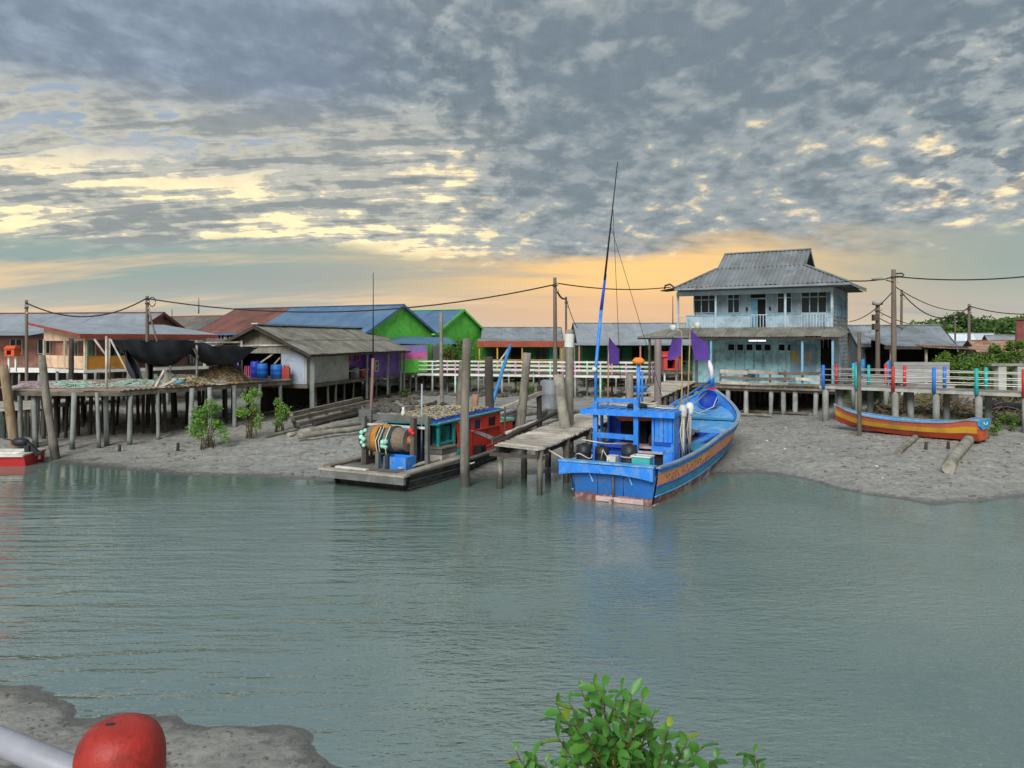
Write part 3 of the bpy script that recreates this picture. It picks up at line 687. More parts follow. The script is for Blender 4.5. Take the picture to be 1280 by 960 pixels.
    stilts(B, [(hx(px, -1.3), -1.3) for px in (870, 910, 932.6, 964, 979, 994, 1020)], 1.98, .13)
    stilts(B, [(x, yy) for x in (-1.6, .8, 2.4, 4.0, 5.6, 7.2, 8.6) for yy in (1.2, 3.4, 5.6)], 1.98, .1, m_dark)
    mb = MB(); boards(mb, (-1.5, 4.2), (9.2, 4.2), .2, 1.98, .32); mb.build('underfloor_shade', m_dark, B, False, kind='stuff')  # dark boards added to stand for the deep shade under the floor
    mb = MB(); mb.beam((-2.2, -1.3, 1.9), (9.3, -1.3, 1.9), .12, .16); mb.build('floor_beam', m_plank_d, B, False)
    # things on the porch
    Mx = RW[B.name]; wp = lambda x, y, z: Mx @ Vector((x, y, z))
    T_ = thing('porch_table', 'small teal topped table standing against the blue ground floor wall', 'table', wp(hx(938, .9), .9, 2.13), math.radians(-31))
    mb = MB(); mb.box((0, 0, .78), (1.0, .6, .06)); mb.build('table_top', paint('teal_top', 60, 160, 166), T_, False)
    for sx in (-.42, .42):
        for sy in (-.22, .22): mb = MB(); mb.box((sx, sy, .375), (.06, .06, .75)); mb.build('leg', p_blue2, T_, False)
    # two pale fence planks leaning, coiled hose and basin
    mb = MB(); mb.lathe((0, 0, 0), [(.16, 0), (.26, .1), (.3, .2), (.27, .2), (.22, .1), (.14, .03)], 16)
    mb.v = [tuple(wp(hx(1012, -1.2), -1.2, 2.13) + Vector(v)) for v in mb.v]
    mb.build('yellow_basin', paint('yellow_plastic', 214, 176, 54), smooth=True, label='yellow plastic basin on the deck edge below the notice board', cat='basin')
big_house()
# ---------------------------------------------------------------- grey-roofed shack
def shack():
    rot = math.atan2(.9749, .2228)
    B = thing('net_shack', 'low grey roofed shack with white and purple walls beside the net platform', 'shack', (-11.5, 43, 0), rot)
    ze, zr = 4.42, 5.72
    sl = (zr - ze) / 2.8
    q = [(-.8, -.65, ze - .65 * sl), (15, -.65, ze - .65 * sl), (15, 1.05, ze + 1.05 * sl), (-.8, 1.05, ze + 1.05 * sl)]
    roof(B, q, q[0], q[1], m_roof_grey, 1.05, .18, .03, seed=21)
    q = [(-.8, .95, ze + .95 * sl + .03), (15, .95, ze + .95 * sl + .03), (15, 2.8, zr + .03), (-.8, 2.8, zr + .03)]
    roof(B, q, q[0], q[1], m_roof_grey, 1.05, .18, .03, seed=22)
    q = [(-.8, 6.2, ze - .6 * sl), (15, 6.2, ze - .6 * sl), (15, 2.8, zr), (-.8, 2.8, zr)]
    roof(B, q, q[0], q[1], m_roof_grey, 1.05, .18, .03, seed=23)
    mb = MB(); mb.beam((-.85, 2.72, zr + .1), (15, 2.72, zr + .1), .4, .06); mb.build('ridge_cap', mat('pale_ridge', S(186, 186, 180), .6, .1), B, False)
    for ya, z in ((-.65, ze - .65 * sl), (6.2, ze - .6 * sl)):
        mb = MB(); mb.beam((-.78, ya, z - .1), (-.78, 2.8, zr - .1), .06, .16); mb.build('barge_board', m_dark, B, False)
    mb = MB(); mb.beam((-.7, -.6, ze - .65 * sl - .1), (15, -.6, ze - .65 * sl - .1), .06, .1); mb.build('eave_beam', m_dark, B, False)
    # gable boarding and the tie bar
    mb = MB(); boards(mb, (-.02, 5.4), (-.02, .25), 4.15, ze, .3, ztop=lambda u: ze - .1 + (zr - ze) * (1 - abs(2 * u - 1))); mb.build('gable_wall', mat('gable_board', S(124, 120, 110), .85, .2), B, False, kind='stuff')
    mb = MB(); mb.beam((-.12, 6.3, 4.55), (-.12, .7, 4.62), .07, .09); mb.build('tie_bar', m_plank, B, False)
    # white walls round the near corner
    mb = MB(); mb.box2((0, 0, 2.42), (5.5, .1, 4.3)); mb.build('wall', m_greyw, B, False)
    mb = MB(); mb.box2((-.04, .1, 2.42), (.06, 1.55, 4.3)); mb.build('wall', mat('blue_grey_render', S(156, 166, 180), .85, .12, .7, (1, 1, 1), .12, .05, dirt=S(120, 122, 124)), B, False)
    # porch with pink and purple wall behind, then the purple room
    pp = paint('purple_paint', 120, 88, 168, .7, S(84, 70, 110), .5); pk = paint('pink_paint', 196, 88, 128, .7)
    mb = MB(); boards(mb, (5.5, .75), (9.2, .75), 2.4, 4.5, .2); mb.build('porch_wall', pp, B, False, kind='stuff')
    mb = MB(); mb.box2((5.7, .66, 3.3), (7.3, .71, 4.35)); mb.build('pink_panel', pk, B, False)
    for x in (5.95, 6.6, 7.9): window(B, (x, .64), (x + .5, .64), 3.5, 4.3, 1, pk)
    mb = MB(); mb.box2((5.52, .1, 2.42), (5.58, .75, 4.4)); mb.build('wall', pk, B, False)
    mb = MB(); boards(mb, (9.2, .02), (14.2, .02), 2.4, 4.35, .24, .02); mb.build('purple_wall', pp, B, False, kind='stuff')
    mb = MB(); mb.box2((9.2, .1, 2.42), (9.26, .75, 4.4)); mb.build('wall', pp, B, False)
    mb = MB(); boards(mb, (14.2, .0), (14.2, 5.4), 2.4, 4.4, .3); mb.build('end_wall', pp, B, False, kind='stuff')
    window(B, (9.5, -.04), (10.1, -.04), 2.75, 3.5, 1, m_white, None, .35)
    mb = MB(); mb.box2((5.5, .15, 2.9), (9.1, .2, 2.96)); mb.build('porch_rail', m_plank, B, False)
    # inside, seen from the gable end
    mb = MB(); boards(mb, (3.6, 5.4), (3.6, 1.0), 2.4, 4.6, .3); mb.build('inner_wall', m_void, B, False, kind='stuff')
    for y in (5.2, 4.5):
        mb = MB(); mb.box2((.3, y - .05, 2.4), (.4, y + .05, 4.5)); mb.build('post', pp, B, False)
    for i in range(6):
        mb = MB(); mb.box2((.6, 4.25 - i * .12, 2.5), (.63, 4.2 - i * .12, 3.4)); mb.build('slat', pk, B, False)
    mb = MB(); mb.beam((.1, 3.4, 3.3), (.1, 2.0, 4.2), .06, .08); mb.beam((.12, 2.2, 3.4), (.12, 1.7, 3.9), .06, .08); mb.build('brace', m_plank, B, False)
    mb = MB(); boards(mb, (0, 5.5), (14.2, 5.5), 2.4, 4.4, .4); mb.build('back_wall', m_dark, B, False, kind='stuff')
    mb = MB(); mb.box2((-.1, -.1, 2.2), (14.6, 5.6, 2.4)); mb.build('floor_deck', m_plank_d, B, False)
    for x, r in ((.05, .14), (7.6, .075), (11.2, .09), (13.7, .08), (14.4, .07)):
        w = RW[B.name] @ Vector((x, -.3, 0)); mb = MB(); mb.tube([(x, -.3, H(w.x, w.y) - .4), (x, -.3, 2.3), (x + .02, -.32, ze - .3)], r, 4 if r > .1 else 8); mb.build('post', m_pile, B, False)
    mb = MB(); mb.beam((.0, -.1, 3.9), (-.1, .9, 4.4), .07, .07); mb.build('brace', m_plank_d, B, False)
    stilts(B, [(x, RND.uniform(-.05, .15)) for x in (1.2, 2.5, 3.6, 5.0, 6.3, 8.6, 9.9, 12.4)], 2.2, .07, m_post)
    stilts(B, [(x, y) for x in (0, 2.5, 5, 7.5, 10, 12.5) for y in (2.6, 5.2)], 2.2, .08, m_dark)
    mb = MB(); boards(mb, (14.2, 3.0), (0, 3.0), .5, 2.2, .4); mb.build('underfloor_shade', m_dark, B, False, kind='stuff')  # added dark backing, its colour deepens the shade beneath the shack
    wp = lambda x, y, z: RW[B.name] @ Vector((x, y, z))
    for i, (x, y, dx, h, c, lab, nm) in enumerate(((6.3, .38, .4, .55, (70, 76, 84), 'dark metal cabinet stored under the porch of the purple wall', 'metal_cabinet'), (7.2, .36, .28, .7, (150, 152, 158), 'grey water tank on the porch in front of the pink panel', 'water_tank'), (8.3, .38, .26, .6, (196, 84, 62), 'orange red drum on the porch near the purple room', 'porch_drum'))):
        c_ = paint(nm, *c); o = wp(x, y, 2.4)
        T_ = thing(nm, lab, nm.split('_')[1], o)
        if nm == 'metal_cabinet':
            mb = MB(); mb.box((0, 0, h / 2), (dx, .4, h)); mb.build('body', c_, T_, False); mb = MB(); mb.box((0, -.21, h / 2), (dx * .8, .02, h * .8)); mb.build('door', m_void, T_, False)
        else:
            mb = MB(); mb.lathe((0, 0, 0), [(dx * .9, 0), (dx, .05), (dx, h * .5), (dx * 1.04, h * .52), (dx, h * .55), (dx, h - .05), (dx * .9, h)], 16); mb.build('body', c_, T_, False, True); mb = MB(); mb.lathe((0, 0, h), [(dx * .6, 0), (dx * .6, .05)], 12); mb.build('lid', m_black, T_, False)
shack()

# ---------------------------------------------------------------- houses behind
p_green = paint('green_paint', 108, 210, 78, .65, S(70, 140, 56), .35)
p_dgreen = paint('dark_green_paint', 44, 104, 66, .7)
def back_houses():
    h = gable_house('green_gable_house', 'long house with bright green gable under a blue and brown sheet roof', (-26.0, 63.64, 0), math.radians(-26.57), 17.1, 8.9, 2.3, 5.6, 7.65, m_roof_blue, paint('pale_slat_wall', 176, 186, 190), p_green, .35, roofs=[(-.35, 6.1, m_roof_brown), (6.1, 17.45, m_roof_blue)], fascia=m_roof_blue)
    for i in range(6): window(h, (.4 + i * .95, -.05), (1.2 + i * .95, -.05), 4.5, 5.45, 2, m_white)
    # lean-to on the gable: blue roof, purple, pink and green bands
    t = h; z0 = 2.3
    q = [P(489, 430, 57), P(573, 430, 62), P(560, 421, 63.5), P(478, 421, 59)]
    Mi = RW[t.name].inverted(); ql = [Mi @ Vector(v) for v in q]
    roof(t, ql, ql[0], ql[1], m_roof_blue, .8, .2, .02, seed=33)
    a, b = P(497, 465, 57.3), P(534, 465, 59.5); al, bl = Mi @ a, Mi @ b
    for za, zb, m in ((2.42, 3.42, p_green), (3.42, 3.98, paint('pink_siding', 214, 110, 168)), (3.98, 4.5, paint('lilac_board', 150, 128, 190))):
        mb = MB(); boards(mb, (al.x, al.y), (bl.x, bl.y), za, zb, .16 if m is not p_green else .5, .03); mb.build('lean_to_wall', m, t, False, kind='stuff')
    c, d = Mi @ P(541, 465, 60), Mi @ P(553, 465, 60.7)
    mb = MB(); boards(mb, (c.x, c.y), (d.x, d.y), 2.3, 4.4, .2); mb.build('store_wall', mat('grey_store_board', S(104, 104, 104), .85, .2), t, False, kind='stuff')
    mb = MB(); mb.slab([Mi @ P(497, 466, 57.6), Mi @ P(575, 466, 61.5), Mi @ P(572, 464, 64), Mi @ P(490, 464, 60)], (0, 0, -.15)); mb.build('lean_to_floor', m_plank_d, t, False)
    stilts(t, [((Mi @ P(px, 470, D)).x, (Mi @ P(px, 470, D)).y) for px, D in ((500, 58), (520, 59), (540, 60), (556, 61), (572, 61.5))], 2.2, .08)
    gable_house('green_house', 'smaller house with bright green gable and blue roof behind the walkway', (-13.75, 69.6, 0), math.radians(-26.57), 8.0, 8.9, 2.3, 5.6, 7.67, m_roof_blue, paint('grey_blue_wall', 130, 140, 150), p_green, .3, fascia=p_green)
    # red fascia house
    h = gable_house('red_fascia_house', 'low house with grey roof, broad red brown fascia and dark green wall', (-2.5, 70, 0), 0, 6.8, 7, 2.3, 4.75, 6.1, m_zinc, p_dgreen, None, .4, walls=True)
    mb = MB(); mb.box2((-.6, -2.0, 4.28), (7.1, -1.92, 4.82)); mb.build('fascia_board', paint('red_brown_fascia', 150, 72, 50), h, False)
    q = [(-.6, -1.95, 4.82), (7.1, -1.95, 4.82), (7.1, -.3, 5.02), (-.6, -.3, 5.02)]; roof(h, q, q[0], q[1], m_zinc, .9)
    for x in (-.4, 1.2, 3.4, 6.9): mb = MB(); mb.box2((x - .06, -1.85, 2.2), (x + .06, -1.73, 4.3)); mb.build('post', paint('yellow_post', 190, 150, 60), h, False)
    mb = MB(); mb.box2((-.6, -1.9, 2.1), (7.1, 0, 2.25)); mb.build('veranda_floor', m_plank_d, h, False)
    for z in (2.7, 3.1): mb = MB(); mb.box2((-.4, -1.85, z), (6.9, -1.8, z + .07)); mb.build('veranda_rail', paint('ochre_rail', 186, 140, 50), h, False)
    for x0 in (.6, 4.6): window(h, (x0, -.06), (x0 + 1.1, -.06), 3.0, 4.2, 2, p_dgreen)
    mb = MB(); mb.box2((2.4, -.08, 2.25), (3.4, -.04, 4.3)); mb.build('door', m_void, h, False)
    mb = MB(); mb.box2((5.9, -.1, 2.3), (6.7, -.04, 4.2)); mb.build('teal_door', paint('teal_paint', 40, 160, 160), h, False)
    stilts(h, [(x, -1.7) for x in (0, 2.2, 4.4, 6.6)], 2.1, .08)
    # pale roofed house behind the flag
    h = gable_house('pale_roofed_house', 'green walled house under a wide pale zinc roof behind the walkway', (6.2, 66.5, 0), 0, 10.5, 8.5, 2.3, 4.7, 6.45, m_zinc_l, p_dgreen, None, .6)
    q = [(-.9, -2.6, 4.45), (10.9, -2.6, 4.45), (10.9, -.4, 4.62), (-.9, -.4, 4.62)]; roof(h, q, q[0], q[1], m_zinc_l, .9, seed=9)
    for x in (-.6, 1.9, 4.5, 7.5, 10.4): mb = MB(); mb.box2((x - .06, -2.5, 2.2), (x + .06, -2.38, 4.42)); mb.build('post', paint('pink_post', 190, 120, 110), h, False)
    mb = MB(); mb.box2((-.9, -2.6, 2.08), (10.9, 0, 2.24)); mb.build('veranda_floor', m_plank_d, h, False)
    window(h, (2.2, -.06), (3.4, -.06), 2.9, 4.2, 2, p_dgreen); mb = MB(); mb.box2((4.2, -.08, 2.25), (5.2, -.04, 4.3)); mb.build('door', m_void, h, False)
    mb = MB(); mb.box2((6.3, -.1, 2.6), (8.8, -.05, 4.1)); mb.build('open_front', m_void, h, False)
    for z in (2.75, 3.1): mb = MB(); mb.box2((-.6, -2.46, z), (10.4, -2.42, z + .05)); mb.build('veranda_rail', m_iron, h, False)
    stilts(h, [(x, -2.4) for x in (0, 2.5, 5, 7.5, 10)], 2.08, .08)
    # houses on the left
    brick = paint('salmon_brick_wall', 162, 116, 102, .8, S(130, 92, 78), .5, .2)
    h = gable_house('salmon_wall_house', 'salmon walled stilt house under a long pale blue grey roof', (-40.0, 55.5, 0), math.radians(-8), 13.0, 8.0, 3.0, 5.3, 6.95, m_zinc_l, brick, None, .5, fascia=paint('brown_trim', 130, 74, 60))
    q = [(-1, -2.4, 5.2), (7.6, -2.4, 5.2), (7.6, .2, 5.55), (-1, .2, 5.55)]; roof(h, q, q[0], q[1], m_zinc_l, .9, seed=19)
    for x0 in (1.5, 4.2, 6.4): window(h, (x0, -.06), (x0 + 1.0, -.06), 3.9, 5.0, 2, m_white)
    mb = MB(); mb.box2((-1, -2.4, 2.85), (8.5, 0, 3.0)); mb.build('veranda_floor', m_conc, h, False)
    mb = MB(); mb.box2((-1, -2.46, 2.7), (13.5, -2.4, 3.02)); mb.build('floor_beam', m_white, h, False)
    stilts(h, [(x, -2.2) for x in (0, 1.7, 3.4, 5.1, 6.8, 8.3)], 2.85, .1)
    mb = MB(); boards(mb, (-1, 1.5), (13, 1.5), .2, 2.8, .5); mb.build('underfloor_shade', m_dark, h, False, kind='stuff')  # dark boards put in so the space below reads as shade
    h = gable_house('beige_gable_house', 'beige gabled house with orange brown trim and weathered grey roof', (-34.5, 70.5, 0), math.radians(-26.57), 8.7, 7.6, 3.0, 5.75, 7.15, m_roof_dk, paint('beige_render', 206, 172, 120), None, .4, fascia=paint('orange_trim', 190, 110, 66))
    Mi = RW[h.name]
    ac = thing('air_conditioner', 'white air conditioner unit fixed to the beige gable', 'air conditioner', Mi @ Vector((8.95, 2.0, 5.85)), math.radians(-26.57))
    mb = MB(); mb.box((0, 0, 0), (.35, .9, .6)); mb.build('casing', m_white, ac, False); mb = MB(); mb.lathe((.18, .1, 0), [(.24, 0), (.24, .02), (.05, .03)], 14, Matrix.Rotation(math.pi / 2, 3, 'Y')); mb.build('fan_grille', m_black, ac, False)
    # porch house on stilts in front of them
    B = thing('porch_house', 'open porch house with red fascia and beige and ochre parapet panels', 'house', (-25, 45, 0), math.atan2(.8, .6))
    q = [(-.6, -.6, 5.25), (8.2, -.6, 5.25), (8.2, 6.3, 5.98), (-.6, 6.3, 5.98)]; roof(B, q, q[0], q[1], m_zinc_l, .9, .2, .02, seed=41)
    rf = paint('red_fascia', 150, 66, 52)
    mb = MB(); mb.beam((-.6, -.64, 5.13), (8.2, -.64, 5.13), .05, .24); mb.build('fascia', rf, B, False)
    mb = MB(); mb.beam((-.64, -.6, 5.19), (-.64, 6.3, 5.92), .05, .14); mb.build('barge_board', rf, B, False)
    be = paint('beige_panel', 214, 180, 150); oc = paint('ochre_panel', 190, 130, 48)
    mb = MB(); mb.slab([(0, 0, 4.85), (0, 5.6, 4.85), (0, 5.6, 5.8), (0, 0, 5.2)], (.06, 0, 0)); mb.build('header_panel', be, B, False)
    mb = MB(); mb.box2((.06, -.03, 4.9), (7.6, .03, 5.1)); mb.build('header_beam', m_white, B, False)
    for y0, y1 in ((.1, 1.7), (1.75, 3.5), (3.55, 5.5)): mb = MB(); mb.box2((-.03, y0, 3.2), (.04, y1, 3.95)); mb.build('parapet_panel', be, B, False)
    mb = MB(); mb.box2((.1, -.04, 3.2), (2.9, .03, 3.95)); mb.build('parapet_panel', oc, B, False)
    for x, y in ((0, 0), (0, 2.6), (0, 5.5), (3, 0), (7.6, 0)): mb = MB(); mb.box2((x - .07, y - .07, 3.1), (x + .07, y + .07, 4.95)); mb.build('post', mat('cream_post', S(196, 190, 160), .7), B, False)
    mb = MB(); mb.box2((-.15, -.15, 2.98), (7.8, 5.8, 3.15)); mb.build('floor_slab', m_white, B, False)
    mb = MB(); boards(mb, (1.6, 5.6), (1.6, 2.2), 3.15, 5.6, .5); boards(mb, (1.6, 2.2), (7.6, 2.2), 3.15, 5.4, .5); mb.build('back_wall', brick, B, False, kind='stuff')
    for a, b in (((1.55, 5.2), (1.55, 4.4)), ((1.55, 3.6), (1.55, 3.0))): window(B, a, b, 3.6, 4.8, 2, m_white)
    for x0 in (2.4, 4.2, 5.8): window(B, (x0, 2.14), (x0 + 1.0, 2.14), 3.6, 4.9, 3, p_blue2)
    mb = MB(); mb.box2((1.5, 2.35, 3.15), (1.56, 2.9, 4.8)); mb.build('door', paint('green_door', 60, 120, 90), B, False)
    stilts(B, [(x, y) for x in (0, 2.5, 5, 7.5) for y in (0, 1.9, 3.7, 5.6)], 2.98, .1)
    # long low deck with a barred balcony, beside the porch house
    L = thing('balcony_annex', 'low grey annex deck with white barred balcony behind the shade netting', 'annex', (-22.5, 54, 0), 0)
    mb = MB(); mb.box2((-3, 0, 2.5), (7.5, 3.5, 2.75)); mb.build('floor_slab', m_conc, L, False)
    mb = MB(); laps(mb, (-3, 0), (7.5, 0), 2.75, 3.25, .16); mb.build('low_wall', m_conc, L, False, kind='stuff')
    mb = MB(); mb.box2((-.2, -.02, 3.8), (3.2, .05, 3.88)); mb.build('hand_rail', m_white, L, False)
    bm = MB(); bm.box((0, 0, .28), (.06, .04, .56)); me = bm.mesh('baluster', m_white)
    for i in range(15): inst('baluster', me, L, Matrix.Translation((-22.6 + .22 * i, 54, 3.25)))
    mb = MB(); boards(mb, (-3, 2.5), (7.5, 2.5), 2.75, 5.0, .4); mb.build('back_wall', mat('dull_board', S(112, 110, 108), .85, .2), L, False, kind='stuff')
    mb = MB(); mb.box2((4.6, .3, 2.75), (5.6, 1.0, 3.9)); mb.build('pale_locker', paint('pale_blue_board', 160, 190, 204), L, False)
    stilts(L, [(x, .2) for x in (-3, -1.3, .4, 2.1, 3.8, 5.5, 7.3)], 2.5, .09)
    # houses on the right
    wg = mat('light_grey_board', S(150, 154, 158), .8, .15, 1, (1, 1, 1), .2, .1, dirt=S(104, 104, 104))
    h = gable_house('grey_workshop', 'grey boarded workshop with dark openings beside the blue house', (25.2, 55, 0), math.radians(-12), 5.5, 6.5, 2.2, 4.6, 6.0, m_zinc, wg, None, .5)
    for x0, x1 in ((.1, 1.3), (3.2, 5.2)): mb = MB(); mb.box2((x0, -.06, 2.25), (x1, -.04, 4.3)); mb.build('opening', m_void, h, False)
    h = thing('open_carport', 'open dark carport with rusty front roof behind the coloured walkway', 'carport', (24.9, 50.5, 0), math.radians(-6))
    q = [(-.6, -.5, 4.55), (4.6, -.5, 4.35), (4.6, 4, 5.1), (-.6, 4, 5.2)]; roof(h, q, q[0], q[1], m_zinc, .9, seed=51)
    q = [(1.6, -.9, 4.42), (6.2, -.9, 4.2), (6.2, .2, 4.4), (1.6, .2, 4.62)]; roof(h, q, q[0], q[1], m_rust, .8, .2, .03, seed=52)
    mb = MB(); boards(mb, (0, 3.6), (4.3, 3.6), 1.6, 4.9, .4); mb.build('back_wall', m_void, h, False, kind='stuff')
    mb = MB(); boards(mb, (4.3, 3.6), (4.3, .3), 1.6, 4.4, .4); mb.build('side_wall', mat('green_black_board', S(44, 60, 52), .85), h, False, kind='stuff')
    for x in (0, 2.2, 4.3): mb = MB(); mb.box2((x - .07, -.1, 1.3), (x + .07, .04, 4.5)); mb.build('post', m_plank, h, False)
    mb = MB(); mb.box2((-.6, -.55, 4.3), (4.6, -.48, 4.5)); mb.build('fascia', m_dark, h, False)
    h = thing('plank_screen', 'grey horizontal plank screen behind the red walkway posts', 'screen', (22.6, 45.5, 0), math.radians(-4))
    pl = MB(); pl.box((1.6, 0, 0), (3.2, .05, .19)); me = pl.mesh('plank', mat('screen_plank', S(150, 149, 147), .8, .14, 1.2, (1, 1, 1), .3, .16))
    for i in range(6): inst('plank', me, h, RW[h.name] @ Matrix.Translation((0, 0, 2.5 + .2 * i)))
    for x in (.1, 1.6, 3.1): mb = MB(); mb.box2((x - .05, .03, 1.0), (x + .05, .12, 3.6)); mb.build('post', m_dark, h, False)
    h = thing('low_wall', 'low pale rendered wall on the bank below the plank screen', 'wall', (22.6, 44.6, 0), math.radians(-4)); mb = MB(); mb.box2((0, 0, 1.2), (3.0, .2, 2.25)); mb.build('render', m_greyw, h, False); mb = MB(); mb.box2((-.05, -.04, 2.25), (3.05, .24, 2.33)); mb.build('coping', m_conc, h, False)
    gable_house('white_hipped_house', 'far house with bright pale grey roof below the tree line', (42.5, 78, 0), math.radians(-20), 5.5, 5, 2.0, 4.6, 5.55, mat('bright_zinc', S(190, 198, 206), .45, .08, .8), paint('dull_white_wall', 176, 176, 170), None, .6)
    for i, (px, D, L, zr, lab, mr) in enumerate(((1202, 64, 4.2, 4.75, 'low shed with pale patched zinc roof under the hill trees', m_zinc_l), (1226, 60, 3.8, 4.85, 'low shed with rust streaked zinc roof nearer the bank', m_rust), (1243, 66, 4.5, 5.3, 'tall pale roofed shed between the red roofed house and the hill', m_zinc_l))):
        gable_house('tin_shed', lab, ((px - 640) / F * D, D, 0), math.radians(-10 - 6 * i), L, 4.0, 1.8, zr - .75, zr, mr, mat('shed_board', S(112, 106, 98), .85, .25), None, .4, group='tin sheds on the bank', under=False)
    h = gable_house('red_roofed_house', 'grey walled house with dark red roof beyond the end of the walkway', (32.1, 48.0, 0), math.radians(-33), 6.0, 5.0, 2.2, 4.75, 6.2, mat('dark_red_roof', S(104, 56, 50), .7, .25), m_greyw, None, .5)
    window(h, (1.0, -.06), (2.0, -.06), 3.0, 4.2, 2, m_white)
back_houses()
# ---------------------------------------------------------------- jetty, walkways, platform
def ground_pt(px, D): x = (px - 640) / F * D; return x, D
def jetty():
    a = Vector((.875, 24.0, 0)); f = Vector((.418, .908, 0)).normalized(); l = Vector((-f.y, f.x, 0)); W = 1.75; L = 24.3
    zz = lambda u: 1.45 + .95 * u / L
    J = thing('plank_jetty', 'narrow jetty of worn grey planks on posts leading to the blue house', 'jetty', a)
    meshes = []
    for k in range(4):
        pb = MB(); w = .165 + .012 * k
        for i in range(6):
            pass
        pb.box((0, 0, 0), (W + RND.uniform(-.02, .08), w, .045)); meshes.append(pb.mesh('plank', m_plank))
    u = .05; i = 0
    while u < L:
        sk = .45 * max(0, 1 - u / 3.0)
        d = (l * W + f * sk).normalized(); n = Vector((0, 0, 1)).cross(d)
        c = a + f * (u + sk / 2) + l * (W / 2 + RND.uniform(-.04, .04)); c.z = zz(u) + RND.uniform(-.008, .012)
        ang = RND.uniform(-.012, .012)
        M = frame_m(c, d, n) @ Matrix.Rotation(ang, 4, 'Z') @ Matrix.Rotation(RND.uniform(-.01, .01), 4, 'X')
        inst('plank', meshes[i % 4], J, M); u += .195; i += 1
    for o in (.12, W - .12):
        p = a + l * o + f * (.3 if o > 1 else .02); q = a + l * o + f * L
        mb = MB(); mb.beam((p.x, p.y, zz(0) - .13), (q.x, q.y, zz(L) - .13), .1, .18); mb.build('stringer', m_dark, J)
    u = .25
    while u < L - 1:
        for o in (.1, W - .05):
            p = a + l * o + f * (u + (.45 if o > 1 and u < 1 else 0)); zb = H(p.x, p.y) - .5
            mb = MB(); lx = RND.uniform(-.06, .06)
            mb.tube([(p.x + lx, p.y, zb), (p.x + lx * .5, p.y, (zb + zz(u)) / 2), (p.x, p.y, zz(u) - .04)], [RND.uniform(.085, .115) for _ in range(3)], 8, True, .05, RND); mb.build('pile', m_post, J, smooth=True)
        p, q = a + l * -.12 + f * u, a + l * (W + .12) + f * u
        mb = MB(); mb.beam((p.x, p.y, zz(u) - .27), (q.x, q.y, zz(u) - .27), .1, .12); mb.build('cross_beam', m_dark, J)
        u += 2.35
    return J
jetty()

pastel = [paint('mint_paint', 168, 206, 186, .6, S(120, 130, 118), .3), paint('pink_rail_paint', 196, 130, 178, .6, S(140, 104, 128), .3), paint('pale_paint', 206, 208, 204, .6)]
def green_walk():
    A, Bp = Vector((-9.6, 59.5, 0)), Vector((9.9, 54.2, 0)); d = (Bp - A).normalized(); n = Vector((-d.y, d.x, 0)); L = (Bp - A).length; zd = 2.32
    W = thing('pastel_walkway', 'raised walkway with white rails and pink and mint posts before the green houses', 'walkway', A)
    mb = MB(); mb.slab([A + Vector((0, 0, zd)), Bp + Vector((0, 0, zd)), Bp + n * 1.7 + Vector((0, 0, zd)), A + n * 1.7 + Vector((0, 0, zd))], (0, 0, -.08)); mb.build('deck', m_plank, W)
    mb = MB(); mb.beam(A + Vector((0, 0, zd - .05)) - n * .04, Bp + Vector((0, 0, zd - .05)) - n * .04, .05, .16); mb.build('edge_board', m_white, W)
    m = int(L / 1.72)
    ne = MB(); ne.box((0, 0, .52), (.1, .1, 1.1)); fm = [ne.mesh('rail_post', k) for k in pastel]
    for i in range(m + 1):
        p = A + d * (L * i / m); g = H(p.x, p.y) - .3; k = pastel[(0, 1, 0, 1, 1, 0, 2)[i % 7]]
        mb = MB(); mb.tube([(p.x, p.y, g), (p.x, p.y, zd - .1)], .075, 8); mb.build('pile', m_pile if i % 3 else pastel[0], W, smooth=True)
        inst('rail_post', fm[(0, 1, 0, 1, 1, 0, 2)[i % 7]], W, frame_m(p + Vector((0, 0, zd - .12)), d, n))
        if i < m:
            q = p + n * 1.65 + d * .6; inst('rail_post', fm[(1, 0, 1, 2, 0, 1, 1)[i % 7]], W, frame_m(q + Vector((0, 0, zd - .05)), d, n))
            mb = MB(); mb.tube([(q.x, q.y, g), (q.x, q.y, zd - .1)], .07, 6); mb.build('pile', m_dark if i % 2 else m_pile, W)
    for z in (.34, .64, .95):
        for off in (-.03, 1.65):
            p, q = A + n * off + Vector((0, 0, zd + z)), Bp + n * off + Vector((0, 0, zd + z))
            mb = MB(); mb.beam(p, q, .05, .085); mb.build('rail', m_white, W)
green_walk()

